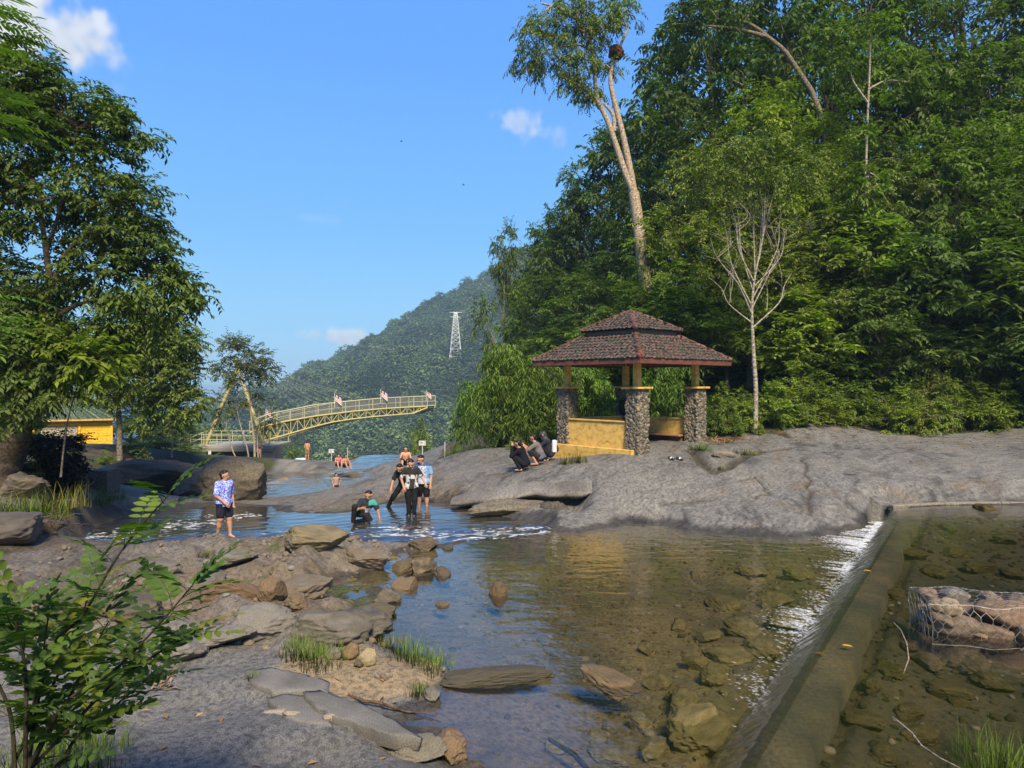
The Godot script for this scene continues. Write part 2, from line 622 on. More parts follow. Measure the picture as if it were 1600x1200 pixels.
	for k in [[120, 842, 16.2], [135, 818, 18.4], [165, 803, 20.2], [215, 796, 21.5], [290, 786, 22.8], [325, 785, 23.0], [420, 790, 22.6], [445, 801, 21.2], [520, 803, 20.5], [575, 790, 21.2], [610, 776, 22.4], [700, 772, 21.9], [740, 786, 20.6], [790, 806, 19.1], [852, 818, 18.2], [852, 829, 17.5], [760, 840, 16.7], [690, 850, 16.0], [640, 850, 16.05], [560, 852, 16.1], [470, 852, 16.2], [400, 846, 16.9], [350, 843, 17.3], [300, 840, 17.6], [240, 844, 17.0], [180, 850, 16.3]]:
		p1.append(Vector2((k[0] - 800.0) / F * k[2], k[2]))
	add_shore(p1, -99.0, 0.16, 0.14, 0.6)
	add_shore(PackedVector2Array([Vector2(-17.5, 46.0), Vector2(-16.8, 50.5), Vector2(-13.0, 50.0), Vector2(-12.8, 56.0), Vector2(-13.0, 63.0), Vector2(-10.0, 63.0), Vector2(-9.4, 58.0), Vector2(-11.0, 51.5), Vector2(-8.0, 47.0), Vector2(-7.2, 41.5), Vector2(-8.5, 35.0), Vector2(-12.0, 30.0), Vector2(-16.0, 33.0), Vector2(-18.0, 40.0)]), -2.7, 0.9, 0.3, 1.6)

func stream_level(x: float, d: float) -> float:
	return lerpf(-0.30, 0.02, smoothstep(-11.0, 0.8, x)) - 0.05 * smoothstep(20.0, 22.5, d) * smoothstep(-3.0, -8.0, x)

func shore_distance(poly: PackedVector2Array, p: Vector2) -> float:
	var best := 1e18
	var inside := false
	var count := poly.size()
	var a := poly[count - 1]
	for k in count:
		var b := poly[k]
		var e := b - a
		var w := p - a
		var t := clampf(w.dot(e) / e.length_squared(), 0.0, 1.0)
		best = minf(best, (w - e * t).length_squared())
		if (a.y > p.y) != (b.y > p.y) and p.x < e.x * (p.y - a.y) / e.y + a.x:
			inside = not inside
		a = b
	return -sqrt(best) if inside else sqrt(best)

func cubic(a: float, b: float, c: float, d: float, t: float) -> float:
	return b + 0.5 * t * (c - a + t * (2.0 * a - 5.0 * b + 4.0 * c - d + t * (3.0 * (b - c) + d - a)))

func base_height(x: float, d: float) -> float:
	var wide := LX1 - LX0 + 1
	var fx := clampf(x - LX0, 1.0, wide - 2.001)
	var fd := clampf(d - LD0, 1.0, LD1 - LD0 - 1.001)
	var ix := int(fx)
	var id := int(fd)
	var tx := fx - ix
	var r := [0.0, 0.0, 0.0, 0.0]
	for k in 4:
		var o := (id + k - 1) * wide + ix
		r[k] = cubic(lat[o - 1], lat[o], lat[o + 1], lat[mini(o + 2, lat.size() - 1)], tx)
	return cubic(r[0], r[1], r[2], r[3], fd - id)

# The overhang above the stream: distance from its lip, positive uphill, and how high it is there.
func scarp(x: float, d: float) -> Vector2:
	var px := 800.0 + x / d * F
	if px < 690.0 or px > 940.0 or d < 17.0 or d > 23.5:
		return Vector2(9, 0)
	var high := 0.50 * smoothstep(695.0, 745.0, px) * smoothstep(935.0, 900.0, px)
	return Vector2(d - lip_away(px), high)

func lip_away(px: float) -> float:
	return 20.75 - 0.0040 * (px - 715.0) + 0.10 * sin(px * 0.055) + 0.05 * sin(px * 0.13)

var cracks := []

func crack(points: Array, wide: float, deep: float) -> void:
	var poly := PackedVector2Array()
	for k in points:
		poly.append(Vector2((k[0] - 800.0) / F * k[2], k[2]))
	var fine := PackedVector2Array()
	for k in poly.size() - 1:
		for j in 6:
			var q := poly[k].lerp(poly[k + 1], j / 6.0)
			fine.append(q + Vector2(noise3(q.x * 2.0, q.y * 2.0, 90.0), noise3(q.x * 2.0, q.y * 2.0, 95.0)) * 0.14)
	fine.append(poly[-1])
	var box := Rect2(fine[0], Vector2.ZERO)
	for q in fine:
		box = box.expand(q)
	cracks.append({"line": fine, "box": box.grow(wide * 2.0), "wide": wide, "deep": deep})

# how deep in a crack this spot lies, 0 .. 1, times its depth
func crack_depth(x: float, d: float) -> float:
	var p := Vector2(x, d)
	var out := 0.0
	for c in cracks:
		if not c.box.has_point(p):
			continue
		var line: PackedVector2Array = c.line
		var best := 1e9
		for k in line.size() - 1:
			var e := line[k + 1] - line[k]
			var f := clampf((p - line[k]).dot(e) / e.length_squared(), 0.0, 1.0)
			best = minf(best, (p - line[k] - e * f).length())
		out = maxf(out, c.deep * smoothstep(c.wide, c.wide * 0.2, best))
	return out

# [height, signed distance to the nearest water]
func ground(x: float, d: float) -> Vector2:
	var h := base_height(x, d)
	var near := 9.0
	var rough := 0.0
	if d < 70.0:
		var g := smoothstep(34.0, 26.0, d)
		rough = fbm(x * 0.55, d * 0.4, 1.0) * (0.03 + 0.10 * g * smoothstep(2.0, -2.0, x)) + fbm(x * 2.0 + 5.0, d * 1.6, 4.0) * (0.012 + 0.012 * smoothstep(0.0, -3.0, x))
		# broken rock on the near left
		var broken := smoothstep(-0.9, -2.6, x) * smoothstep(-10.5, -7.5, x) * smoothstep(8.4, 9.6, d) * smoothstep(16.2, 14.6, d)
		if broken > 0.0:
			var u := x * 0.9 + 0.3 * d
			var t := d * 0.9 - 0.25 * x
			rough += broken * (0.20 * noise3(u * 0.9, t * 1.1, 8.0) + 0.16 * absf(noise3(u * 1.7, t * 1.4, 2.0)) + 0.05 * fbm(u * 3.0, t * 3.0, 3.0))
		# flakes split off the front slab
		if x < -0.3 and x > -6.0 and d < 8.6:
			rough += 0.035 * roundf(2.2 * noise3(x * 0.7 + 2.0, d * 0.9, 6.0)) * smoothstep(8.6, 8.0, d)
	var s := scarp(x, d)
	if s.y > 0.0:
		h -= s.y * (1.0 - smoothstep(0.35, 0.62, s.x)) * smoothstep(-1.5, -0.3, s.x)
	h += rough
	if d > 16.0 and d < 26.0:
		h -= crack_depth(x, d)
	var p := Vector2(x, d)
	for q in shores:
		var reach: float = q.reach
		if not q.box.grow(reach).has_point(p):
			continue
		var sd := shore_distance(q.poly, p) + 0.10 * noise3(x * 1.6, d * 1.6, 20.0) + 0.04 * noise3(x * 5.0, d * 5.0, 22.0)
		var level: float = q.level
		if level < -50.0:
			level = stream_level(x, d)
		if sd > 0.0 and near < 0.0:
			continue
		near = minf(near, sd)
		if sd < 0.0:
			h = level - minf(q.depth, 0.012 - sd * q.slope) + rough * 0.6
			if level < -50.0:
				h = minf(h, level - 0.01)
		elif sd < reach:
			h = lerpf(level + 0.01 + sd * 0.10 + rough * 0.5 * minf(sd * 3.0, 1.0), h, smoothstep(0.0, reach, sd))
	var wu := (weir_b - weir_a).normalized()
	var along := (p - weir_a).dot(wu)
	var off := (p - weir_a).dot(Vector2(-wu.y, wu.x))
	if off > -0.58 and off < 0.75 and along > -2.0 and along < 16.6:
		h = minf(h, 0.05 if off < 0.1 else -0.4)
	return Vector2(h, near)

func height(x: float, d: float) -> float:
	return ground(x, d).x

func lines(marks: Array) -> PackedFloat32Array:
	var out := PackedFloat32Array()
	for k in marks.size() - 1:
		var a: float = marks[k][0]
		var b: float = marks[k + 1][0]
		var sa: float = marks[k][1]
		var sb: float = marks[k + 1][1]
		while a < b - 1e-4:
			out.append(a)
			a += lerpf(sa, sb, clampf((a - marks[k][0]) / (b - marks[k][0]), 0.0, 1.0))
	out.append(marks[-1][0])
	return out

func build_terrain() -> void:
	var xs := lines([[-64.0, 3.0], [-20.0, 0.6], [-11.0, 0.13], [-6.0, 0.085], [7.0, 0.085], [12.0, 0.13], [20.0, 0.4], [40.0, 2.0], [80.0, 4.0]])
	var ds := lines([[-6.0, 1.0], [3.0, 0.3], [5.5, 0.075], [12.0, 0.075], [19.0, 0.085], [24.0, 0.10], [32.0, 0.25], [64.0, 0.5], [110.0, 3.0]])
	var b := MB.new()
	var wide := xs.size()
	var deep := ds.size()
	print("terrain ", wide, " x ", deep)
	b.v.resize(wide * deep)
	b.c.resize(wide * deep)
	var grey_rock := Color(0.232, 0.229, 0.222)
	var dark_rock := Color(0.112, 0.109, 0.106)
	var pale_rock := Color(0.30, 0.285, 0.25)
	var brown_rock := Color(0.20, 0.155, 0.105)
	var soil := Color(0.075, 0.058, 0.035)
	var moss := Color(0.07, 0.095, 0.025)
	var sand := Color(0.34, 0.265, 0.165)
	for j in deep:
		var d := ds[j]
		for k in wide:
			var x := xs[k]
			var g := ground(x, d)
			var p := Vector3(x, g.x, -d)
			var q := j * wide + k
			b.v[q] = p
			# what the ground is made of here
			var n1 := fbm(x * 0.35, d * 0.22, 0.0)
			var n2 := noise3(x * 1.4, d * 0.8, 3.0)
			var streak := fbm(x * 1.6 - d * 0.75, d * 0.20 + x * 0.10, 5.0)
			var col := mixed(grey_rock, dark_rock, (0.45 if d > 9.0 else 0.35) * smoothstep(0.0, 0.34, 0.55 * n1 + 0.85 * streak + 0.25 * noise3(x * 3.4, d * 2.0, 14.0)))
			col = mixed(col, pale_rock, 0.35 * smoothstep(0.12, 0.5, -n1 + 0.3 * n2))
			# water stains that run down the slabs
			var run := absf(noise3(x * 1.15 - d * 0.62 + 0.5 * n2, d * 0.11 + x * 0.16, 27.0))
			if d > 15.0:
				col = mixed(col, Color(0.085, 0.082, 0.078), 0.85 * smoothstep(0.13, 0.03, run) * smoothstep(-0.35, 0.05, n1))
				col = mixed(col, Color(0.24, 0.185, 0.12), 0.5 * smoothstep(0.30, 0.45, fbm(x * 0.8, d * 0.8, 44.0)))
			var left := smoothstep(1.0, -3.0, x) * smoothstep(30.0, 18.0, d)
			col = mixed(col, brown_rock, left * (0.45 + 0.55 * smoothstep(-0.2, 0.3, n1 + 0.4 * n2)) * smoothstep(8.4, 10.0, d) * 0.95)
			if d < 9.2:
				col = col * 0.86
			if g.y < 0.45 and g.y > -0.2 and d < 30.0:
				col = mixed(col, Color(col.r * 0.36, col.g * 0.35, col.b * 0.35), smoothstep(0.40, 0.20, g.y + 0.22 * n2 + 0.08 * noise3(x * 7.0, d * 7.0, 2.0)))
			# beds under water
			if g.y < 0.05:
				var bed := mixed(Color(0.22, 0.17, 0.06), Color(0.10, 0.09, 0.03), 0.5 + 0.9 * n1 + 0.4 * n2)
				if d < 12.5 and x < 2.4:
					bed = mixed(bed, sand * 0.6, smoothstep(1.4, -0.4, x - 0.9 * (d - 7.5) * 0.25 + 0.8 * n2) * smoothstep(9.6, 8.2, d + n1 * 1.5))
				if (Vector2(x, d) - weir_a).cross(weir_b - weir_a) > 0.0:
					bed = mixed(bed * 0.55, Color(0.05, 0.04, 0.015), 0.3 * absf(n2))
				if d > 15.5 and x < 0.8:
					bed = mixed(bed, Color(0.10, 0.09, 0.075), 0.85)
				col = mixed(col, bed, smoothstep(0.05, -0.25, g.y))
			# sand pocket beside the near pool
			var pocket := Vector2((x + 1.75) / 1.1, (d - 8.55) / 0.75).length() + 0.35 * n2
			col = mixed(col, sand, smoothstep(1.05, 0.75, pocket))
			# soil and litter beyond the bare rock
			var edge := 99.0
			if x > 4.0:
				edge = 26.4 + 0.27 * (x - 8.0)
				if x < 8.5:
					edge = 25.2
				edge -= d
			elif x > -5.0:
				edge = 30.5 + 0.12 * (x + 5.0) * (x + 5.0) * -0.6 - d
			if x < -11.5 and d < 26.0:
				edge = minf(edge, x + 13.0 + 0.16 * (d - 15.0))
			if d > 26.0 and x < -12.0:
				edge = minf(edge, 29.0 - d + 0.4 * (x + 12.0) if x < -17.0 else 5.0)
			if d > 62.5:
				edge = minf(edge, 62.5 - d)
			if d < 5.0:
				edge = minf(edge, d - 4.8)
			var e := edge + 1.3 * n2 + 1.6 * n1
			var dirt := mixed(mixed(soil, moss, smoothstep(-0.15, 0.3, n2 + 0.4 * streak)), Color(0.19, 0.125, 0.07), smoothstep(0.15, 0.5, streak))
			col = mixed(col, dirt, smoothstep(0.35, -0.25, e))
			col = mixed(col, moss * 1.1, 0.75 * smoothstep(0.42, 0.5, n1 + 0.25 * n2 + 0.25 * noise3(x * 6.0, d * 6.0, 9.0)) * smoothstep(8.6, 9.6, d) * smoothstep(1.0, -2.0, x) * smoothstep(26.0, 16.0, d))
			if d > 16.0 and d < 26.0 and x > -3.0:
				col = mixed(col, Color(0.07, 0.058, 0.035), 0.85 * smoothstep(0.02, 0.07, crack_depth(x, d)))
			var fleck := 1.0 + (0.10 + 0.16 * smoothstep(10.0, 18.0, d)) * rng.randf_range(-1.0, 1.0) + 0.14 * noise3(x * 7.0, d * 7.0, 1.0)
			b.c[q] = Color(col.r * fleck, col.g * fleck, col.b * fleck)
	var idx := PackedInt32Array()
	idx.resize((wide - 1) * (deep - 1) * 6)
	var w := 0
	for j in deep - 1:
		for k in wide - 1:
			var q := j * wide + k
			idx[w] = q
			idx[w + 1] = q + wide
			idx[w + 2] = q + wide + 1
			idx[w + 3] = q
			idx[w + 4] = q + wide + 1
			idx[w + 5] = q + 1
			w += 6
	b.i = idx
	b.smooth_normals()
	structure("granite_ground", b.mesh(), M.granite)

# ---------------------------------------------------------------- mountain, valley, sea
func mountain_height(x: float, d: float) -> float:
	# a ridge that climbs to the right behind a wooded valley
	var ridge_d := 800.0 + 0.16 * x
	var crest := 118.0 + 0.62 * (x + 36.0) + 3.0 * sin(x * 0.05)
	crest = minf(crest, 150.0)
	var t := clampf((d - 250.0) / (ridge_d - 250.0), 0.0, 1.0)
	var low := -52.0 + 0.012 * maxf(x, -300.0)
	var h := lerpf(low, maxf(crest, -58.0), pow(t, 1.12))
	if d > ridge_d:
		h = maxf(crest - 0.5 * (d - ridge_d), -60.0)
	if x < -260.0:
		h = lerpf(h, -60.0, smoothstep(-260.0, -420.0, x))
	if d < 250.0:
		h = low - (250.0 - d) * 0.02
	h += (14.0 - 9.0 * t) * fbm(x * 0.006, d * 0.005, 9.0) * smoothstep(200.0, 420.0, d) + 3.0 * noise3(x * 0.02, d * 0.016, 2.0) * smoothstep(200.0, 400.0, d)
	return h

func build_far_land() -> void:
	var b := MB.new()
	var xs := lines([[-900.0, 60.0], [-400.0, 12.0], [-40.0, 10.0], [300.0, 14.0], [900.0, 60.0]])
	var ds := lines([[60.0, 10.0], [300.0, 10.0], [1000.0, 14.0], [1500.0, 60.0]])
	var wide := xs.size()
	for d in ds:
		for x in xs:
			b.vert(Vector3(x, mountain_height(x, d), -d), Vector3.UP, Color(0.04, 0.06, 0.024))
	for j in ds.size() - 1:
		for k in wide - 1:
			var q := j * wide + k
			b.i.append_array(PackedInt32Array([q, q + wide, q + wide + 1, q, q + wide + 1, q + 1]))
	b.smooth_normals()
	structure("mountain", b.mesh(), M.soil)
	var s := MB.new()
	var far := 5000.0
	s.quad(Vector3(-far, -60, -60), Vector3(-far, -60, -far), Vector3(far, -60, -far), Vector3(far, -60, -60), Color.WHITE)
	structure("sea", s.mesh(), M.sea)
	# the rest of the land round the viewer, below the near ground
	var g := MB.new()
	g.quad(Vector3(-900, -59, 900), Vector3(-900, -59, -70), Vector3(900, -59, -70), Vector3(900, -59, 900), Color(0.04, 0.05, 0.02))
	structure("valley_ground", g.mesh(), M.soil)

# ---------------------------------------------------------------- water
func water_sheet(called: String, poly: PackedVector2Array, grow: float, step: float, level: Callable, wave: Callable, mat: Material) -> MeshInstance3D:
	var box := Rect2(poly[0], Vector2.ZERO)
	for p in poly:
		box = box.expand(p)
	box = box.grow(grow)
	var b := MB.new()
	var wide := int(box.size.x / step) + 2
	var deep := int(box.size.y / step) + 2
	var ids := PackedInt32Array()
	ids.resize(wide * deep)
	ids.fill(-1)
	for j in deep:
		for k in wide:
			var p := box.position + Vector2(k, j) * step
			if shore_distance(poly, p) < grow:
				ids[j * wide + k] = b.vert(Vector3(p.x, level.call(p.x, p.y) + wave.call(p.x, p.y), -p.y), Vector3.UP, Color.WHITE)
	for j in deep - 1:
		for k in wide - 1:
			var q := j * wide + k
			if ids[q] >= 0 and ids[q + 1] >= 0 and ids[q + wide] >= 0 and ids[q + wide + 1] >= 0:
				b.i.append_array(PackedInt32Array([ids[q], ids[q + wide], ids[q + wide + 1], ids[q], ids[q + wide + 1], ids[q + 1]]))
	b.smooth_normals()
	return structure(called, b.mesh(), mat)

func pool_wave(x: float, d: float) -> float:
	var calm := smoothstep(-1.6, 1.6, x + 0.35 * (d - 9.0) + 0.8 * noise3(x * 0.5, d * 0.5, 40.0))
	var u := x * 0.83 - d * 0.55
	var t := x * 0.55 + d * 0.83
	var big := noise3(x * 1.1, d * 3.2, 30.0) * 0.55 + noise3(u * 1.8, t * 3.4, 31.0) * 0.45
	var fine := noise3(x * 3.5, d * 7.0, 32.0)
	return (0.0008 + 0.0048 * calm) * big + (0.0002 + 0.0013 * calm) * fine

func stream_wave(x: float, d: float) -> float:
	var fall := smoothstep(19.5, 17.0, d)
	return 0.010 * noise3(x * 0.9, d * 2.4, 50.0) + 0.003 * noise3(x * 2.6, d * 6.0, 51.0) + fall * (0.05 * noise3(x * 0.9 - d * 0.6, d * 2.2, 52.0) + 0.012 * noise3(x * 4.0, d * 5.0, 53.0))

func far_wave(x: float, d: float) -> float:
	return 0.02 * noise3(x * 0.7, d * 1.1, 60.0)

func build_waters() -> void:
	water_sheet("near_pool_water", shores[0].poly, 0.30, 0.06, func(_x, _d): return 0.0, pool_wave, M.water)
	water_sheet("upper_pool_water", shores[1].poly, 0.20, 0.10, func(_x, _d): return 0.35, func(x, d): return 0.0012 * noise3(x * 1.4, d * 2.2, 36.0), M.upper_water)
	water_sheet("stream_water", shores[2].poly, 0.30, 0.07, stream_level, stream_wave, M.stream_water)
	water_sheet("far_pool_water", shores[3].poly, 0.30, 0.25, func(_x, _d): return -2.7, far_wave, M.far_water)
	# froth where the stream leaves the pool, below the weir and round the stones
	var b := MB.new()
	var strokes := [
		[[0.75, 17.35], [-0.2, 16.95], [-1.2, 16.45], 0.10, 900, 1.0], [[0.6, 17.7], [-0.5, 17.35], [-1.6, 16.9], 0.14, 350, 1.0],
		[[-1.6, 16.9], [-2.4, 17.0], [-3.2, 17.3], 0.10, 420, 1.0], [[-1.9, 17.6], [-2.8, 17.9], [-3.6, 18.1], 0.12, 260, 1.0],
		[[-3.9, 17.1], [-4.8, 17.3], [-5.8, 17.6], 0.16, 620, 1.0], [[-8.4, 19.6], [-9.2, 19.4], [-10.0, 19.0], 0.22, 520, 1.0], [[-9.6, 17.9], [-10.6, 17.8], [-11.2, 17.3], 0.3, 700, 1.0], [[-7.6, 20.6], [-8.1, 20.9], [-8.6, 21.0], 0.14, 300, 1.0]]
	for s in strokes:
		for k in s[4]:
			var t := rng.randf() * 2.0
			var p0 := Vector2(s[int(t)][0], s[int(t)][1])
			var p1 := Vector2(s[int(t) + 1][0], s[int(t) + 1][1])
			var f := t - int(t)
			var p: Vector2 = p0.lerp(p1, f) + Vector2(rng.randfn(), rng.randfn()) * s[3] * 1.5
			if noise3(p.x * 2.5, p.y * 7.0, 80.0) < 0.12:
				continue
			froth(b, Vector3(p.x, stream_level(p.x, p.y) + stream_wave(p.x, p.y) + 0.004, -p.y), (p1 - p0).normalized(), rng.randf_range(0.006, 0.020))
	var foam := single("foam", b.mesh(), M.foam, "", "")
	foam.remove_meta("label")
	foam.remove_meta("category")
	foam.set_meta("kind", "stuff")
	foam.set_meta("label", "white froth along the rapids where the stream leaves the pool")
	foam.set_meta("category", "foam")

func froth(b: MB, p: Vector3, along: Vector2, r: float) -> void:
	var a := Vector3(along.x, 0, -along.y) * r * rng.randf_range(2.0, 7.0)
	var s := Vector3(-along.y, 0, -along.x).normalized() * r * rng.randf_range(0.5, 0.9)
	var k := b.v.size()
	b.vert(p + Vector3(0, r * 0.45, 0), Vector3.UP, Color(0.80, 0.83, 0.87))
	for j in 6:
		var w := TAU * j / 6.0
		var m := a * cos(w) + s * sin(w)
		b.vert(p + m * rng.randf_range(0.7, 1.1), (m.normalized() + Vector3.UP).normalized(), Color(0.76, 0.80, 0.85))
	for j in 6:
		b.i.append_array(PackedInt32Array([k, k + 1 + (j + 1) % 6, k + 1 + j]))

# ---------------------------------------------------------------- weir
func build_weir() -> void:
	var u := (weir_b - weir_a).normalized()
	var out := Vector2(-u.y, u.x)
	var length := (weir_b - weir_a).length()
	var weir := thing("concrete_weir", "long low concrete weir with sloping wet face between the two pools", "weir")
	var section := [[-0.46, -0.30], [-0.40, 0.28], [-0.02, 0.305], [0.05, 0.29], [0.50, -0.10], [0.75, -0.60]]
	var b := MB.new()
	var steps := 90
	var cols := [Color(0.12, 0.095, 0.038), Color(0.13, 0.10, 0.042), Color(0.13, 0.105, 0.048), Color(0.11, 0.11, 0.095), Color(0.09, 0.095, 0.095), Color(0.08, 0.08, 0.07)]
	for k in steps + 1:
		var t := length * k / steps
		var base := weir_a + u * t
		for j in section.size():
			var wob := (0.05 if j < 2 else 0.02) * noise3(t * 0.8, j * 0.4, 70.0) + 0.008 * noise3(t * 4.0, j * 1.4, 71.0)
			var q: Vector2 = base + out * (float(section[j][0]) + wob)
			b.vert(Vector3(q.x, float(section[j][1]) + wob * 0.4, -q.y), Vector3.UP, mixed(cols[j], Color(0.045, 0.045, 0.02), 0.5 + 1.2 * fbm(q.x * 1.2, q.y * 1.2, 3.0)))
	var per := section.size()
	for k in steps:
		for j in per - 1:
			var q := k * per + j
			b.i.append_array(PackedInt32Array([q, q + per, q + per + 1, q, q + per + 1, q + 1]))
	b.smooth_normals()
	# turn the faces outward
	if b.n[per + 2].y < 0.0:
		for j in range(0, b.i.size(), 3):
			var t := b.i[j + 1]
			b.i[j + 1] = b.i[j + 2]
			b.i[j + 2] = t
		b.smooth_normals()
	part(weir, "weir_body", b.mesh(), M.concrete)
	# the sheet of water that slides down the face
	var w := MB.new()
	var fall := [[-0.08, 0.35], [0.03, 0.337], [0.10, 0.29], [0.20, 0.205], [0.32, 0.10], [0.44, -0.005], [0.50, -0.02]]
	var runs := 420
	for k in runs + 1:
		var t := length * k / runs
		for j in fall.size():
			var rough := 0.010 * noise3(t * 5.0, j * 0.35, 72.0) * minf(j * 0.4, 1.0) + 0.006 * noise3(t * 16.0, j * 0.5, 73.0) * minf(j * 0.4, 1.0)
			var q: Vector2 = weir_a + u * t + out * (float(fall[j][0]) + rough)
			w.vert(Vector3(q.x, float(fall[j][1]) + rough * 0.5, -q.y), Vector3.UP, Color.WHITE)
	per = fall.size()
	for k in runs:
		for j in per - 1:
			var q := k * per + j
			w.i.append_array(PackedInt32Array([q, q + per + 1, q + per, q, q + 1, q + per + 1]))
	w.smooth_normals()
	if w.n[per + 2].y < 0.0:
		for j in range(0, w.i.size(), 3):
			var t := w.i[j + 1]
			w.i[j + 1] = w.i[j + 2]
			w.i[j + 2] = t
		w.smooth_normals()
	structure("weir_water", w.mesh(), M.stream_water)
	# streaks of froth at its foot
	var f := MB.new()
	for k in 34000:
		var t := length * pow(rng.randf(), 0.75)
		var strong := smoothstep(2.6, 5.0, t) * lerpf(0.35, 1.0, smoothstep(5.0, 11.0, t)) * (0.10 + 0.55 * maxf(0.0, noise3(t * 0.45, 1.0, 75.0)) * 2.0)
		strong = maxf(strong, smoothstep(length - 5.0, length - 2.0, t) * 2.2)
		strong *= smoothstep(length - 0.3, length - 0.9, t)
		if rng.randf() > strong:
			continue
		var comb := noise3(t * 6.0, 0.0, 76.0)
		var reach := 0.28 + absf(rng.randfn()) * 0.32 * (0.5 + strong * 0.6) + 0.16 * comb
		if comb < -0.15 and reach > 0.45:
			continue
		var q := weir_a + u * t + out * (0.14 + reach)
		var y := 0.004 + maxf(0.0, 0.36 - (0.14 + reach)) * 0.85
		if y < 0.02:
			y = 0.003 + pool_wave(q.x, q.y)
		froth(f, Vector3(q.x, y, -q.y), out, rng.randf_range(0.0025, 0.0075))
	var foam := single("foam", f.mesh(), M.foam, "white comb of froth along the foot of the weir", "foam")
	foam.set_meta("kind", "stuff")
	# kerb of concrete between the upper pool and the slab
	var kerb := MB.new()
	var pts := [Vector2(10.0, 18.75), Vector2(11.6, 19.15), Vector2(13.2, 19.25), Vector2(15.0, 19.15), Vector2(17.2, 18.6)]
	for k in pts.size() - 1:
		kerb.bar(Vector3(pts[k].x, 0.33, -pts[k].y), Vector3(pts[k + 1].x, 0.33, -pts[k + 1].y), 0.22, 0.18, Color(0.21, 0.185, 0.14), 0.03)
	single("concrete_kerb", kerb.mesh(), M.concrete, "low pale concrete kerb along the far side of the upper pool", "kerb")

# ---------------------------------------------------------------- rocks
var spheres := {}

func ball(level: int) -> MB:
	if spheres.has(level):
		return spheres[level]
	var b := MB.new()
	if level == 0:
		var g := (1.0 + sqrt(5.0)) / 2.0
		for p in [Vector3(-1, g, 0), Vector3(1, g, 0), Vector3(-1, -g, 0), Vector3(1, -g, 0), Vector3(0, -1, g), Vector3(0, 1, g), Vector3(0, -1, -g), Vector3(0, 1, -g), Vector3(g, 0, -1), Vector3(g, 0, 1), Vector3(-g, 0, -1), Vector3(-g, 0, 1)]:
			b.v.append(p.normalized())
		b.i = PackedInt32Array([0, 5, 11, 0, 1, 5, 0, 7, 1, 0, 10, 7, 0, 11, 10, 1, 9, 5, 5, 4, 11, 11, 2, 10, 10, 6, 7, 7, 8, 1, 3, 4, 9, 3, 2, 4, 3, 6, 2, 3, 8, 6, 3, 9, 8, 4, 5, 9, 2, 11, 4, 6, 10, 2, 8, 7, 6, 9, 1, 8])
	else:
		var o := ball(level - 1)
		b.v = o.v.duplicate()
		var mids := {}
		for j in range(0, o.i.size(), 3):
			var e := []
			for k in 3:
				var p := o.i[j + k]
				var q := o.i[j + (k + 1) % 3]
				var key := mini(p, q) * 100000 + maxi(p, q)
				if not mids.has(key):
					mids[key] = b.v.size()
					b.v.append(((o.v[p] + o.v[q]) * 0.5).normalized())
				e.append(mids[key])
			b.i.append_array(PackedInt32Array([o.i[j], e[0], e[2], o.i[j + 1], e[1], e[0], o.i[j + 2], e[2], e[1], e[0], e[1], e[2]]))
	spheres[level] = b
	return b

# A stone of that size; cuts > 0 splits flat faces off it.
func rock(size: Vector3, seed_: int, cuts: int, lumps: float, col: Color, col2: Color, level := 3) -> MB:
	var r := RandomNumberGenerator.new()
	r.seed = seed_
	var src := ball(level)
	var b := MB.new()
	b.i = src.i.duplicate()
	var planes := []
	for k in cuts:
		var m := Vector3(r.randfn(), r.randfn() * 0.8, r.randfn()).normalized()
		planes.append([m, r.randf_range(0.55, 0.9)])
	var off := r.randf() * 100.0
	for p in src.v:
		var q := p * (1.0 + lumps * fbm(p.x * 0.8 + off, p.y * 0.8, p.z * 0.8))
		for pl in planes:
			var over: float = q.dot(pl[0]) - pl[1]
			if over > 0.0:
				q -= pl[0] * over * 0.98
		q *= 1.0 + (lumps * 0.26 + 0.03) * fbm(p.x * 3.0 + off, p.y * 4.0, p.z * 3.0) + 0.05 * lumps * absf(noise3(p.x * 5.0 + off, p.y * 9.0, p.z * 5.0))
		b.v.append(q * size * 0.5)
		var t := 0.5 + 0.9 * fbm(p.x * 1.3 + off, p.y * 2.2, p.z * 1.3 + 9.0)
		b.c.append(mixed(col, col2, t))
	b.smooth_normals()
	return b

var bank_tone := 1.0

func boulder(called: String, label: String, px: float, py: float, size: Vector3, turn: float, col: Color, col2: Color, opts := {}) -> MeshInstance3D:
	# px, py: where its foot stands on the ground
	var d := float(opts.get("d", 0.0))
	if d == 0.0:
		d = (EYE - float(opts.get("level", 0.0))) * F / (py - 600.0)
	var x := (px - 800.0) / F * d
	var g := height(x, d)
	var lift: float = opts.get("lift", 0.32)
	if bank_tone < 0.9 and d < 16.0 and size.x > 0.5:
		size.y *= 0.82
	var b := rock(size, int(px * 7 + py), opts.get("cuts", 7), opts.get("lumps", 0.3), Color(col.r, col.g * lerpf(1.0, 0.94, (1.0 - bank_tone) * 3.8), col.b * lerpf(1.0, 0.84, (1.0 - bank_tone) * 3.8)) * bank_tone, col2 * bank_tone, opts.get("fine", 4 if size.x > 0.3 else 3))
	var o := single(called, b.mesh(), opts.get("mat", M.stone), label, opts.get("category", "rock"), Vector3(x, maxf(g, opts.get("floor", -9.0)) + size.y * (lift - 0.05), -d), opts.get("group", ""))
	o.rotation = Vector3(opts.get("pitch", 0.0), turn, opts.get("roll", 0.0))
	return o

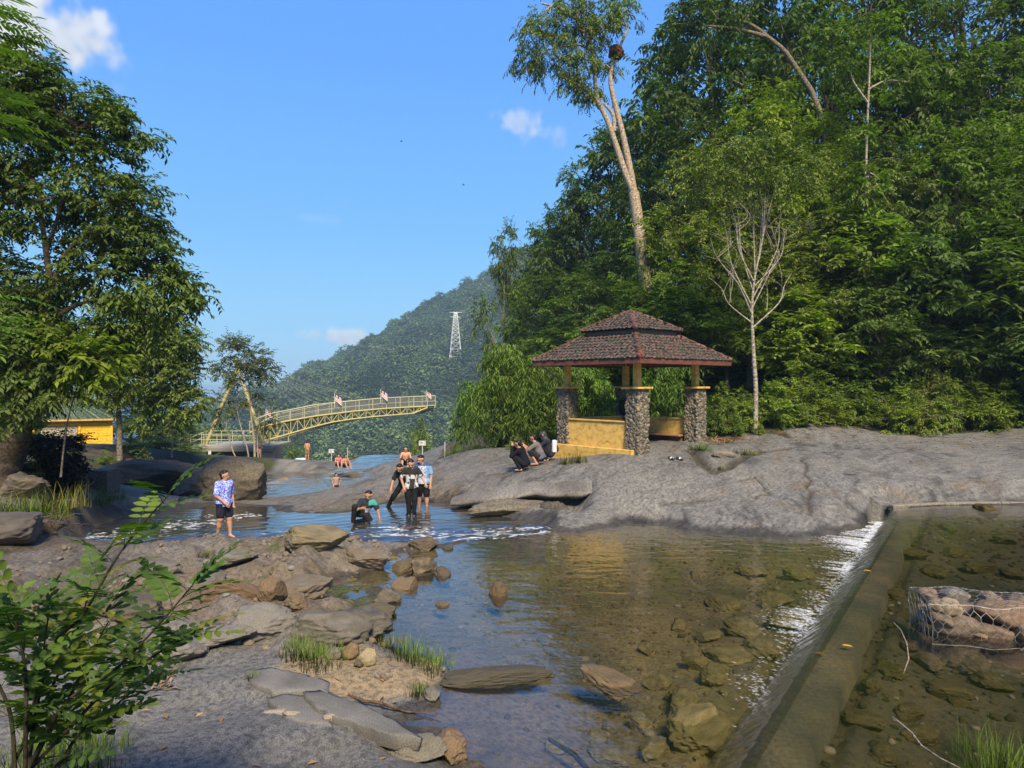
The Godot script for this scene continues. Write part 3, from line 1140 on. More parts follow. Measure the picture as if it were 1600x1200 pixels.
func build_rocks() -> void:
	build_overhang()
	bank_tone = 0.74
	var tan_ := Color(0.40, 0.32, 0.20)
	var gold := Color(0.46, 0.37, 0.21)
	var grey_ := Color(0.27, 0.255, 0.235)
	var dark := Color(0.11, 0.10, 0.085)
	var brown := Color(0.22, 0.155, 0.095)
	var olive := Color(0.16, 0.14, 0.065)
	boulder("boulder", "pale tan wedge shaped boulder with a smooth slanted face", 488, 888, Vector3(1.55, 0.72, 0.95), 0.2, Color(0.37, 0.315, 0.20), Color(0.17, 0.145, 0.10), {"cuts": 12, "lift": 0.36, "roll": -0.16, "fine": 4})
	boulder("boulder", "dark rough boulder between the pale wedge boulder and the inlet", 572, 884, Vector3(1.15, 0.55, 0.9), -0.3, grey_, brown, {"cuts": 9})
	boulder("boulder", "low dark rock at the mouth of the inlet beside the rapids", 662, 858, Vector3(0.6, 0.42, 0.5), 0.3, dark, brown, {"cuts": 6})
	boulder("layered_rock", "layered brown rock with tilted ledges standing in the pool", 660, 893, Vector3(0.66, 0.75, 0.6), 0.5, Color(0.30, 0.24, 0.15), dark, {"cuts": 12, "roll": 0.35, "lift": 0.42, "level": -0.05, "floor": -0.25})
	boulder("rock", "squat olive rock leaning on the layered rock in the pool", 632, 889, Vector3(0.5, 0.36, 0.45), 0.9, olive, brown, {"cuts": 6, "floor": -0.15})
	boulder("rock", "smooth brown oval stone in the pool beside the layered rock", 691, 897, Vector3(0.34, 0.36, 0.28), -0.6, Color(0.17, 0.125, 0.08), dark, {"cuts": 2, "roll": 0.5, "floor": -0.14})
	boulder("rock", "egg shaped brown stone standing alone in the middle of the pool", 779, 928, Vector3(0.31, 0.46, 0.30), 0.3, Color(0.20, 0.14, 0.075), Color(0.12, 0.09, 0.06), {"cuts": 1, "lumps": 0.15, "floor": -0.13})
	boulder("rock", "small flat brown stone just breaking the water below the oval stone", 691, 945, Vector3(0.24, 0.17, 0.16), 0.2, brown, dark, {"cuts": 2, "floor": -0.06})
	boulder("rock", "tiny dark stone in the water beside the rapids", 700, 857, Vector3(0.22, 0.17, 0.16), 0.0, dark, dark, {"cuts": 3, "floor": -0.06})
	boulder("rock", "broken grey rock with a pale corner beside the inlet", 603, 938, Vector3(0.55, 0.42, 0.42), 0.4, Color(0.24, 0.21, 0.15), dark, {"cuts": 9, "floor": -0.1})
	boulder("rock", "rounded tan rock at the tip of the inlet rocks", 634, 917, Vector3(0.48, 0.38, 0.4), -0.2, Color(0.25, 0.20, 0.12), brown, {"cuts": 5, "floor": -0.12})
	boulder("rock", "low olive brown slab between the inlet and the pool", 586, 957, Vector3(0.85, 0.42, 0.55), -0.35, Color(0.19, 0.155, 0.085), dark, {"cuts": 6, "floor": -0.1})
	boulder("boulder", "large dark grey boulder with a yellowish broken side above the grass", 512, 1012, Vector3(1.05, 0.66, 0.85), 0.25, grey_, Color(0.14, 0.125, 0.09), {"cuts": 9, "lift": 0.34, "level": 0.12, "fine": 4})
	boulder("boulder", "rough grey boulder sloping down to the water behind the grass", 565, 1000, Vector3(0.85, 0.5, 0.9), -0.5, Color(0.20, 0.19, 0.17), dark, {"cuts": 8, "level": 0.05})
	boulder("boulder", "smooth grey boulder with a bird dropping on its top", 408, 1002, Vector3(0.95, 0.55, 0.75), 0.1, Color(0.30, 0.285, 0.26), grey_, {"cuts": 6, "level": 0.15})
	boulder("rock", "small rounded brown rock beside the shallow puddle", 466, 975, Vector3(0.36, 0.26, 0.3), 0.0, brown, Color(0.26, 0.2, 0.13), {"cuts": 3, "level": 0.1})
	boulder("boulder", "grey wedge of split rock in the broken bank", 470, 940, Vector3(0.95, 0.5, 0.7), 0.5, Color(0.27, 0.25, 0.21), brown, {"cuts": 11, "level": 0.15, "roll": 0.2})
	boulder("boulder", "reddish brown broken boulder in the middle of the bank", 372, 945, Vector3(1.1, 0.62, 0.8), -0.3, Color(0.26, 0.175, 0.10), brown, {"cuts": 11, "level": 0.2})
	boulder("rock", "upright brown shard leaning in the broken bank", 425, 958, Vector3(0.42, 0.5, 0.3), 0.6, Color(0.28, 0.20, 0.12), brown, {"cuts": 9, "level": 0.15, "roll": 0.4})
	boulder("rock", "grey angular rock left of the reddish broken boulder", 318, 920, Vector3(0.75, 0.5, 0.6), 0.9, grey_, Color(0.19, 0.17, 0.13), {"cuts": 9, "level": 0.3})
	boulder("rock", "mossy grey rock at the top of the broken bank", 362, 893, Vector3(0.8, 0.4, 0.6), 0.4, Color(0.16, 0.16, 0.075), grey_, {"cuts": 6, "level": 0.3})
	boulder("boulder", "grey rounded boulder beside the leaf litter in front of the bush", 282, 1030, Vector3(0.62, 0.42, 0.5), 0.2, Color(0.28, 0.27, 0.255), grey_, {"cuts": 5, "level": 0.25})
	boulder("rock", "low grey rock touching the rounded boulder by the litter", 345, 1012, Vector3(0.8, 0.34, 0.5), 0.35, Color(0.27, 0.25, 0.225), grey_, {"cuts": 6, "level": 0.25})
	boulder("boulder", "broad dark rock half hidden by the leafy bush", 215, 975, Vector3(1.0, 0.55, 0.8), 0.7, Color(0.20, 0.165, 0.12), dark, {"cuts": 8, "level": 0.25})
	boulder("rock", "brown rock behind the leafy bush", 120, 985, Vector3(0.9, 0.55, 0.7), 0.2, Color(0.22, 0.17, 0.12), dark, {"cuts": 8, "level": 0.25})
	boulder("boulder", "grey boulder above the bush below the water channel", 240, 900, Vector3(0.95, 0.5, 0.7), 0.0, grey_, Color(0.2, 0.18, 0.14), {"cuts": 7, "level": 0.3})
	boulder("boulder", "pale pinkish boulder at the left edge beside the brushwood", 15, 872, Vector3(1.5, 0.95, 1.1), 0.4, Color(0.33, 0.28, 0.24), Color(0.2, 0.17, 0.14), {"cuts": 8, "d": 14.6, "lift": 0.45, "fine": 4})
	boulder("boulder", "pale boulder under the trunk of the dark leaning tree", 34, 792, Vector3(1.1, 0.7, 0.9), 0.1, Color(0.31, 0.26, 0.19), dark, {"cuts": 7, "d": 17.6, "lift": 0.4})
	boulder("rock", "small pale stone in the grass beside the concrete walk", 108, 792, Vector3(0.5, 0.3, 0.4), 0.1, Color(0.4, 0.38, 0.34), grey_, {"cuts": 5, "d": 18.5})
	boulder("rock", "brown stone under the brushwood at the left bank", 75, 842, Vector3(0.75, 0.45, 0.5), 0.3, Color(0.25, 0.2, 0.15), dark, {"cuts": 7, "d": 15.6, "lift": 0.4})
	boulder("boulder", "huge rounded speckled boulder beside the person in the blue shirt", 368, 783, Vector3(2.4, 1.85, 1.9), 0.15, Color(0.30, 0.265, 0.21), Color(0.20, 0.175, 0.135), {"cuts": 8, "d": 24.2, "lift": 0.34, "lumps": 0.22, "fine": 4, "mat": M.granite})
	boulder("rock_wall", "long dark rock wall with a flat top below the hut", 232, 745, Vector3(4.9, 1.75, 2.6), -0.06, Color(0.20, 0.165, 0.135), Color(0.115, 0.095, 0.08), {"cuts": 6, "d": 29.6, "lift": 0.30, "lumps": 0.2, "fine": 4, "mat": M.granite})
	boulder("boulder", "speckled rock joining the dark rock wall to the huge boulder", 318, 752, Vector3(2.2, 1.5, 1.8), 0.3, Color(0.30, 0.26, 0.20), Color(0.18, 0.15, 0.115), {"cuts": 5, "d": 28.4, "lift": 0.36, "lumps": 0.22, "mat": M.granite})
	boulder("boulder", "brownish boulder in front of the bare chested person", 640, 737, Vector3(2.0, 1.0, 1.4), 0.2, Color(0.33, 0.26, 0.16), Color(0.17, 0.14, 0.08), {"cuts": 7, "d": 34.5, "lift": 0.3, "roll": 0.25})
	boulder("boulder", "low rock under the seated pair at the far pool", 545, 738, Vector3(3.2, 1.1, 2.2), 0.1, Color(0.24, 0.19, 0.14), Color(0.14, 0.11, 0.08), {"cuts": 5, "d": 48.5, "lift": 0.3})
	boulder("rock", "grey round rock among the shrubs at the top of the slab", 1385, 652, Vector3(0.7, 0.5, 0.5), 0.4, Color(0.21, 0.19, 0.16), dark, {"cuts": 6, "d": 29.5})
	boulder("rock", "flat tan rock flake lying in the crack beside the grass tuft", 1132, 720, Vector3(0.8, 0.22, 0.55), 0.3, Color(0.42, 0.36, 0.26), grey_, {"cuts": 6, "d": 22.4})
	boulder("rock", "long low tongue of rock under the overhang", 800, 788, Vector3(2.3, 0.52, 0.9), 0.22, Color(0.36, 0.33, 0.28), Color(0.2, 0.18, 0.14), {"cuts": 3, "d": 19.6, "lift": 0.22, "lumps": 0.2, "mat": M.granite})
	boulder("rock", "dark pointed rock at the right end of the overhang", 862, 786, Vector3(0.9, 0.45, 0.6), -0.3, Color(0.2, 0.18, 0.15), dark, {"cuts": 6, "d": 19.6, "mat": M.granite})
	boulder("flat_rock", "long dark flat rock lying in the shallow water by the grass", 772, 1062, Vector3(1.32, 0.26, 0.42), 0.12, Color(0.115, 0.105, 0.075), Color(0.085, 0.08, 0.06), {"cuts": 3, "lift": 0.5, "floor": -0.06})
	boulder("boulder", "tan boulder with a flat slanted top near the middle of the pool", 962, 1062, Vector3(0.82, 0.36, 0.5), -0.35, Color(0.24, 0.18, 0.105), Color(0.16, 0.12, 0.065), {"cuts": 8, "lift": 0.30, "roll": -0.3, "floor": -0.12})
	boulder("rock", "cream coloured stone on the sand beside the grass", 573, 1048, Vector3(0.25, 0.24, 0.2), 0.3, Color(0.52, 0.44, 0.25), Color(0.42, 0.36, 0.22), {"cuts": 4, "level": 0.08, "lift": 0.42})
	boulder("rock", "orange tan stone behind the cream stone on the sand", 550, 1040, Vector3(0.25, 0.2, 0.2), 0.7, Color(0.38, 0.26, 0.13), brown, {"cuts": 5, "level": 0.08, "lift": 0.4})
	boulder("rock", "grey brown stone left of the orange tan stone", 522, 1042, Vector3(0.24, 0.18, 0.2), 0.1, Color(0.25, 0.2, 0.14), grey_, {"cuts": 5, "level": 0.08, "lift": 0.4})
	boulder("rock", "dark stone in front of the cream stone on the sand", 561, 1056, Vector3(0.14, 0.1, 0.1), 0.1, dark, brown, {"cuts": 5, "level": 0.06, "lift": 0.4})
	boulder("rock", "flat grey stone where the sand meets the water", 676, 1092, Vector3(0.22, 0.13, 0.28), 0.3, Color(0.20, 0.18, 0.13), grey_, {"cuts": 5, "floor": -0.05})
	boulder("rock", "rough tan rock at the foot of the front slab", 702, 1185, Vector3(0.36, 0.3, 0.4), 0.2, Color(0.30, 0.21, 0.13), brown, {"cuts": 8, "floor": -0.05})
	boulder("flat_rock", "pale flat rock beside the tan rock at the foot of the slab", 650, 1188, Vector3(0.62, 0.24, 0.46), 0.5, Color(0.30, 0.28, 0.23), Color(0.22, 0.2, 0.15), {"cuts": 7, "level": 0.12, "lift": 0.36})
	bank_tone = 1.0
	# plates split off the front slab
	plate("flake_slab", "thin broken slab of granite lying on the front slab", [[417, 1092], [440, 1082], [478, 1086], [505, 1110], [521, 1132], [486, 1130], [448, 1122]], 0.30, 0.055)
	plate("flake_slab", "long pointed slab of granite lifted off the front slab", [[473, 1080], [500, 1077], [560, 1096], [610, 1120], [662, 1152], [618, 1150], [560, 1132], [515, 1116], [488, 1100]], 0.33, 0.075)
	plate("flake_slab", "scaly slab of granite behind the thin broken slab", [[380, 1046], [420, 1042], [470, 1050], [516, 1064], [512, 1080], [470, 1078], [430, 1082], [395, 1068]], 0.27, 0.05)
	for k in [[455, 1130, 0.16], [520, 1136, 0.2], [430, 1123, 0.24]]:
		boulder("rock", ["small flat stone in front of the thin broken slab", "longish pale stone wedged below the pointed slab", "brown chip beside the thin broken slab"][int(k[2] * 25) % 3], k[0], k[1], Vector3(k[2], 0.07, k[2] * 0.5), 0.1, tan_, grey_, {"cuts": 5, "level": 0.27, "lift": 0.4})
	# stones on the beds
	var r := RandomNumberGenerator.new()
	r.seed = 91
	for k in [[1090, 1165, 0.95, 0.42], [1068, 1110, 0.6, 0.3], [1150, 1125, 0.85, 0.3], [1120, 1070, 0.55, 0.32], [1060, 1090, 0.4, 0.22], [1110, 1150, 0.5, 0.3], [1190, 1035, 0.6, 0.3], [1140, 1035, 0.7, 0.28], [1090, 1040, 0.5, 0.25], [1230, 990, 0.7, 0.3], [1160, 985, 0.8, 0.3], [1110, 990, 0.5, 0.22], [1210, 945, 0.7, 0.28], [1130, 935, 0.9, 0.3], [1060, 965, 0.4, 0.2], [1250, 905, 0.7, 0.3], [1170, 890, 0.8, 0.25], [1010, 1000, 0.35, 0.2], [1030, 1060, 0.4, 0.22], [870, 1180, 0.4, 0.16], [930, 1150, 0.35, 0.16], [1000, 1130, 0.35, 0.2], [950, 1185, 0.5, 0.2], [1020, 1180, 0.45, 0.2], [1090, 890, 0.5, 0.2]]:
		boulder("submerged_stone", "olive brown stone lying under the water of the near pool", k[0], k[1], Vector3(k[2], k[3], k[2] * r.randf_range(0.6, 0.8)), r.randf() * TAU, Color(0.21, 0.17, 0.07), Color(0.11, 0.095, 0.042), {"cuts": 5, "level": -0.35, "lift": 0.30, "category": "stone", "group": "stones on the bed of the near pool", "mat": M.bed_stone})
	for k in [[1450, 1040, 0.5], [1520, 1040, 0.7], [1480, 1080, 0.5], [1350, 1145, 0.42], [1380, 1190, 0.35], [1420, 1120, 0.4], [1500, 1095, 0.25], [1440, 1150, 0.4], [1460, 900, 0.6], [1530, 890, 0.7], [1400, 940, 0.5], [1420, 975, 0.4], [1490, 865, 0.6], [1570, 845, 0.7], [1480, 830, 0.6], [1540, 815, 0.7], [1420, 1020, 0.35], [1390, 1065, 0.4], [1360, 1090, 0.3], [1550, 1065, 0.5], [1430, 880, 0.5], [1590, 900, 0.6]]:
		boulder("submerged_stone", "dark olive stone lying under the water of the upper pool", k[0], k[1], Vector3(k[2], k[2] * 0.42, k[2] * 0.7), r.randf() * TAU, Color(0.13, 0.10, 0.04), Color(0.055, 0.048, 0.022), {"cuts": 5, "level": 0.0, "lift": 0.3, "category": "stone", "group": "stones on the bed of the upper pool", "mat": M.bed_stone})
	# gravel on both beds
	var shapes := []
	var many := MultiMesh.new()
	many.transform_format = MultiMesh.TRANSFORM_3D
	many.use_colors = true
	many.mesh = rock(Vector3(1, 0.6, 0.8), 5, 3, 0.3, Color.WHITE, Color(0.7, 0.7, 0.7), 1).mesh()
	while shapes.size() < 5200:
		var x := r.randf_range(-3.0, 16.0)
		var d := r.randf_range(5.5, 18.5)
		var g := ground(x, d)
		if g.y > -0.06 or (x < 0.8 and d > 15.0):
			continue
		if x < 1.0 and d < 9.5 and r.randf() < 0.9:
			continue
		var upper := (Vector2(x, d) - weir_a).cross(weir_b - weir_a) > 0.0
		var s := r.randf_range(0.03, 0.10) * (1.6 if r.randf() < 0.12 else 1.0)
		var bas := Basis(Vector3.UP, r.randf() * TAU) * Basis(Vector3.RIGHT, r.randfn() * 0.3)
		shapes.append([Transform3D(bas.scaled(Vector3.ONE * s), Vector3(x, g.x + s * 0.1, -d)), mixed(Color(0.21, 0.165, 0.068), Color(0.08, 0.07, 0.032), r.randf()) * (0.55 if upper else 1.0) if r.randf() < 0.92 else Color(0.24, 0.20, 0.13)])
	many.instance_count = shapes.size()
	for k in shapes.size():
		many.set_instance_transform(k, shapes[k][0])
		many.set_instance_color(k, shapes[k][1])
	var gravel := MultiMeshInstance3D.new()
	gravel.name = "gravel"
	gravel.multimesh = many
	gravel.material_override = M.bed_stone
	add_child(gravel)
	tag(gravel, "brown gravel covering the beds of both pools under the water", "gravel")
	gravel.set_meta("kind", "stuff")

func plate(called: String, label: String, outline: Array, level: float, thick: float) -> void:
	var top := []
	var mid := Vector3.ZERO
	for k in outline.size():
		var a := on_level(outline[k][0], outline[k][1], level + thick)
		var b := on_level(outline[(k + 1) % outline.size()][0], outline[(k + 1) % outline.size()][1], level + thick)
		for t in 5:
			var p := a.lerp(b, t / 5.0)
			p.x += 0.02 * noise3(p.x * 9.0, 3.0, p.z * 9.0)
			p.z += 0.025 * noise3(p.x * 9.0, 7.0, p.z * 9.0)
			top.append(p)
			mid += p
	mid /= top.size()
	var b := MB.new()
	var rings := 6
	for q in rings + 1:
		var f := 1.0 - q / float(rings)
		for p in top:
			var w: Vector3 = mid + (p - mid) * (f if q > 0 else 1.0)
			var lift := 0.012 * fbm(w.x * 4.0, 1.0, w.z * 4.0) - (0.012 if q == 0 else 0.0)
			b.vert(w + Vector3(0, lift, 0) - Vector3(mid.x, level, mid.z), Vector3.UP, mixed(Color(0.225, 0.215, 0.195), Color(0.14, 0.132, 0.118), 0.5 + fbm(w.x * 2.0, 4.0, w.z * 2.0)))
	for p in top:
		var w: Vector3 = mid + (p - mid) * 0.95
		b.vert(Vector3(w.x - mid.x, -0.06, w.z - mid.z), Vector3.UP, Color(0.16, 0.14, 0.11))
	var n := top.size()
	for k in n:
		var k2 := (k + 1) % n
		for q in rings:
			b.i.append_array(PackedInt32Array([q * n + k, (q + 1) * n + k, (q + 1) * n + k2, q * n + k, (q + 1) * n + k2, q * n + k2]))
		var s := (rings + 1) * n
		b.i.append_array(PackedInt32Array([s + k, k, k2, s + k, k2, s + k2]))
	b.smooth_normals()
	if b.n[rings * n].y < 0.0:
		for j in range(0, b.i.size(), 3):
			var t := b.i[j + 1]
			b.i[j + 1] = b.i[j + 2]
			b.i[j + 2] = t
		b.smooth_normals()
	single(called, b.mesh(), M.stone, label, "rock slab", Vector3(mid.x, level, mid.z))

func build_overhang() -> void:
	var b := MB.new()
	var prof := [[1.10, -0.16], [0.72, -0.03], [0.35, 0.035], [0.05, 0.03], [-0.16, -0.02], [-0.26, -0.10], [-0.24, -0.18], [-0.10, -0.235], [0.18, -0.27], [0.55, -0.34]]
	var n := 60
	for k in n + 1:
		var px := lerpf(704.0, 926.0, k / float(n))
		var d0 := lip_away(px)
		var amount := smoothstep(700.0, 730.0, px) * smoothstep(930.0, 905.0, px)
		for j in prof.size():
			var sx: float = prof[j][0]
			var d := d0 + sx * lerpf(0.4, 1.0, amount)
			var x := (px - 800.0) / F * d0
			var h := base_height(x, d0 + maxf(sx, 0.0)) - 0.01
			var y: float = prof[j][1] * lerpf(0.25, 1.0, amount) - (1.0 - amount) * 0.10
			var bump := 0.05 * fbm(x * 1.4, y * 3.0, d * 1.4) + 0.03 * noise3(x * 4.0, y * 6.0, 2.0)
			var t := 0.5 + fbm(x * 0.9, y * 2.0, 5.0)
			var col := mixed(Color(0.31, 0.295, 0.27), Color(0.19, 0.175, 0.155), t)
			b.vert(Vector3(x, h + y + bump * 0.5, -d + bump), Vector3.UP, col)
	var per := prof.size()
	for k in n:
		for j in per - 1:
			var q := k * per + j
			b.i.append_array(PackedInt32Array([q, q + per, q + per + 1, q, q + per + 1, q + 1]))
	b.smooth_normals()
	if b.n[30 * per + 2].y < 0.0:
		for j in range(0, b.i.size(), 3):
			var t := b.i[j + 1]
			b.i[j + 1] = b.i[j + 2]
			b.i[j + 2] = t
		b.smooth_normals()
	single("rock_overhang", b.mesh(), M.granite, "dark overhanging rock lip above a hollow beside the stream", "rock")

# ---------------------------------------------------------------- gabion
func build_gabion() -> void:
	var o := thing("gabion", "wire gabion basket filled with brown stones in the upper pool", "gabion", Vector3(5.42, 0.24, -9.2), -0.22)
	var size := Vector3(3.4, 0.52, 0.80)
	var r := RandomNumberGenerator.new()
	r.seed = 12
	var shapes := []
	for k in 8:
		shapes.append(rock(Vector3.ONE, 300 + k, 6, 0.3, Color.WHITE, Color(0.62, 0.58, 0.55), 2).mesh())
	var tints := [Color(0.30, 0.205, 0.135), Color(0.26, 0.185, 0.125), Color(0.33, 0.25, 0.165), Color(0.24, 0.18, 0.13), Color(0.42, 0.34, 0.22), Color(0.28, 0.26, 0.22)]
	var mats := []
	for t in tints:
		var m: StandardMaterial3D = M.stone.duplicate()
		m.albedo_color = Color(t.linear_to_srgb(), 1.0)
		mats.append(m)
	var places := [[Vector3(0.95, 0.36, -0.28), Vector3(0.72, 0.34, 0.5), 0], [Vector3(1.25, 0.2, -0.12), Vector3(0.5, 0.4, 0.34), 2], [Vector3(0.35, 0.2, -0.16), Vector3(0.55, 0.34, 0.36), 3], [Vector3(0.3, 0.40, -0.22), Vector3(0.3, 0.28, 0.3), 4], [Vector3(0.75, 0.14, -0.12), Vector3(0.5, 0.24, 0.3), 1]]
	for j in 3:
		for k in 9:
			for z in 2:
				if j > 0 and k < 4 and z == 0 and k > 0:
					continue
				places.append([Vector3(0.2 + k * 0.37 + r.randf_range(-0.06, 0.06), 0.10 + j * 0.165, -0.2 - z * 0.48 + r.randf_range(-0.08, 0.05)), Vector3(r.randf_range(0.24, 0.42), r.randf_range(0.16, 0.25), r.randf_range(0.3, 0.42)), r.randi() % 6])
	for p in places:
		var s := part(o, "stone", shapes[r.randi() % 8], mats[p[2]], p[0])
		s.basis = Basis(Vector3.UP, r.randf_range(-0.5, 0.5)) * Basis(Vector3.BACK, r.randf_range(-0.3, 0.3)) * Basis.from_scale(p[1])
	var b := MB.new()
	var col := Color(0.24, 0.235, 0.22)
	var wire := func(a: Vector3, c: Vector3) -> void:
		var t := (c - a).normalized()
		var s := t.cross(Vector3(0.3, 0.9, 0.2)).normalized() * 0.0038
		var u := t.cross(s)
		var k := b.v.size()
		for e in [a, c]:
			for w in 3:
				var m := s * cos(TAU * w / 3) + u * sin(TAU * w / 3)
				b.vert(e + m, m.normalized(), col)
		for w in 3:
			var w2 := (w + 1) % 3
			b.i.append_array(PackedInt32Array([k + w, k + w + 3, k + w2 + 3, k + w, k + w2 + 3, k + w2]))
	var bulge := func(p: Vector3) -> Vector3:
		var q := p + Vector3(0.02 * noise3(p.x * 3.0, p.y * 3.0, p.z * 3.0 + 5.0), 0.035 * noise3(p.x * 2.0, p.z * 2.0, 3.0), 0.03 * noise3(p.x * 2.2, p.y * 3.0, 9.0))
		if p.z > -0.05:
			q.z += 0.06 * sin(clampf(p.y / size.y, 0, 1) * PI)
		return q
	var cw := 0.125
	var ch := 0.115
	for f in 3:
		# 0 front (x, y), 1 top (x, -z), 2 left end (-z, y)
		var wid: float = [size.x, size.x, size.z][f]
		var hei: float = [size.y, size.z, size.y][f]
		var place := func(u: float, w: float) -> Vector3:
			u = clampf(u, 0.0, wid)
			w = clampf(w, 0.0, hei)
			if f == 0:
				return Vector3(u, w, 0.02)
			if f == 1:
				return Vector3(u, size.y + 0.01, -w)
			return Vector3(-0.01, w, -u)
		var rows := int(hei / ch) + 1
		for j in rows:
			var shift := 0.5 * cw if j % 2 else 0.0
			for k in int(wid / cw) + 1:
				var u := k * cw + shift
				var w := j * ch
				var p0: Vector3 = bulge.call(place.call(u, w))
				var p1: Vector3 = bulge.call(place.call(u, w + ch * 0.45))
				var p2: Vector3 = bulge.call(place.call(u - cw * 0.5, w + ch))
				var p3: Vector3 = bulge.call(place.call(u + cw * 0.5, w + ch))
				if w + ch * 0.45 <= hei:
					wire.call(p0, p1)
				if w + ch <= hei + 0.06:
					wire.call(p1, p2)
					wire.call(p1, p3)
	var edges := [[Vector3(0, 0, 0.02), Vector3(size.x, 0, 0.02)], [Vector3(0, size.y, 0.02), Vector3(size.x, size.y, 0.02)], [Vector3(0, size.y, -size.z), Vector3(size.x, size.y, -size.z)], [Vector3(0, 0, 0), Vector3(0, size.y, 0)], [Vector3(0, size.y, 0), Vector3(0, size.y, -size.z)], [Vector3(0, 0, -size.z), Vector3(0, size.y, -size.z)]]
	for e in edges:
		var path := []
		var rad := []
		for k in 25:
			path.append(bulge.call(e[0].lerp(e[1], k / 24.0)))
			rad.append(0.005)
		b.tube(path, rad, 4, col)
	part(o, "wire_mesh", b.mesh(), M.wire)
	# loose end of wire
	var l := MB.new()
	l.tube([Vector3(1.0, 0.02, 0.08), Vector3(1.1, 0.14, 0.14), Vector3(1.22, 0.22, 0.12), Vector3(1.26, 0.24, 0.08)], [0.012, 0.011, 0.009, 0.007], 5, Color(0.5, 0.48, 0.44))
	part(o, "loose_wire", l.mesh(), M.wire)

# ---------------------------------------------------------------- gazebo
func build_gazebo() -> void:
	var c := Vector2(4.12, 24.6)
	var ang := deg_to_rad(40.5)
	var g := thing("gazebo", "stone pillared gazebo with two tiered brown tile roof and yellow walls", "gazebo", Vector3(c.x, 1.42, -c.y), ang)
	# own axes: x runs along the front right side, -z along the front left side; the front corner is (-s, +s)
	var s := 1.55
	var stone_c := Color(0.20, 0.185, 0.155)
	var yellow := Color(0.62, 0.40, 0.11)
	var corners := {"front": Vector3(-s, 0, s), "right": Vector3(s, 0, s), "left": Vector3(-s, 0, -s), "back": Vector3(s, 0, -s)}
	var r := RandomNumberGenerator.new()
	r.seed = 21
	var chips := []
	for k in 10:
		chips.append(rock(Vector3.ONE, 500 + k, 7, 0.25, Color.WHITE, Color(0.7, 0.68, 0.62), 1))
	for key in ["front", "right", "left", "back"]:
		var p: Vector3 = corners[key]
		var low := -0.5
		var pillar := MB.new()
		pillar.box(p + Vector3(0, (2.02 + low) * 0.5, 0), Vector3(0.48, 2.02 - low, 0.48), Basis.IDENTITY, Color(0.21, 0.195, 0.165), 0.02)
		var body := part(g, "pillar", pillar.mesh(), M.concrete)
		var facing := MB.new()
		for side in 4:
			var out := Vector3(0, 0, 1).rotated(Vector3.UP, side * PI / 2)
			var along := out.rotated(Vector3.UP, PI / 2)
			for k in 260:
				var wid := r.randf_range(0.10, 0.22)
				var hei := wid * r.randf_range(0.55, 1.0)
				var u := r.randf_range(-0.24, 0.24)
				var y := low + 0.04 + (1.98 - low) * ((k * 0.618034) - floorf(k * 0.618034))
				var tone := mixed(mixed(Color(0.27, 0.24, 0.19), Color(0.12, 0.11, 0.095), r.randf()), Color(0.38, 0.32, 0.23), 0.9 if r.randf() < 0.25 else 0.0)
				facing.add(chips[r.randi() % 10], Transform3D(Basis(along, Vector3.UP, out) * Basis(Vector3.BACK, r.randfn() * 0.7) * Basis.from_scale(Vector3(wid, hei, 0.06 + r.randf() * 0.03)), p + along * u + out * 0.235 + Vector3(0, y, 0)), tone)
		var stones := part(body, "stone_facing", facing.mesh(), M.stone)
		stones.set_meta("kind", "stuff")
		var cap := MB.new()
		cap.box(p + Vector3(0, 2.055, 0), Vector3(0.72, 0.07, 0.72), Basis.IDENTITY, yellow, 0.012)
		part(body, "pillar_cap", cap.mesh(), M.paint)
		var post := MB.new()
		post.box(p + Vector3(0, 2.09 + 0.43, 0), Vector3(0.2, 0.86, 0.2), Basis.IDENTITY, yellow, 0.015)
		part(g, "roof_post", post.mesh(), M.paint)
	# walls: front left, back left, back right
	var wall := func(a: Vector3, b: Vector3, top: float, bottom: float, thick: float, called: String) -> Node3D:
		var m := MB.new()
		var dir := (b - a).normalized()
		var mid := (a + b) * 0.5
		m.box(mid + Vector3(0, (top + bottom) * 0.5, 0), Vector3((b - a).length(), top - bottom, thick), Basis(dir, Vector3.UP, dir.cross(Vector3.UP)), yellow, 0.012)
		var o := part(g, called, m.mesh(), M.paint)
		var coping := MB.new()
		coping.box(mid + Vector3(0, top + 0.025, 0), Vector3((b - a).length(), 0.05, thick + 0.08), Basis(dir, Vector3.UP, dir.cross(Vector3.UP)), yellow * 0.95, 0.01)
		part(o, "coping", coping.mesh(), M.paint)
		return o
	wall.call(Vector3(-s - 0.12, 0, s - 0.28), Vector3(-s - 0.12, 0, -s + 0.02), 0.95, -0.35, 0.16, "wall")
	wall.call(Vector3(-s + 0.3, 0, -s), Vector3(s - 0.28, 0, -s), 0.95, -0.25, 0.16, "wall")
	wall.call(Vector3(s + 0.02, 0, -s + 0.28), Vector3(s + 0.02, 0, s - 0.28), 0.95, 0.42, 0.16, "wall")
	var plinth := MB.new()
	plinth.box(Vector3(-s - 0.30, -0.34, -0.16), Vector3(0.16, 0.90, 2.0 * s + 0.52), Basis.IDENTITY, yellow, 0.015)
	part(g, "plinth", plinth.mesh(), M.paint)
	var floor_ := MB.new()
	floor_.box(Vector3(0, -0.24, 0), Vector3(2.0 * s + 0.3, 0.48, 2.0 * s + 0.3), Basis.IDENTITY, Color(0.33, 0.29, 0.21), 0.02)
	part(g, "floor", floor_.mesh(), M.concrete)
	# bench along the back right wall: brown fronts with a dark gap between
	var seat := part(g, "bench", slab(Vector3(s - 0.24, 0.40, 0.0), Vector3(0.42, 0.06, 2.4), Color(0.30, 0.17, 0.09), 0.01), M.paint)
	part(seat, "bench_front", slab(Vector3(s - 0.12, 0.18, 0.85), Vector3(0.16, 0.38, 0.55), Color(0.24, 0.115, 0.07), 0.01), M.paint)
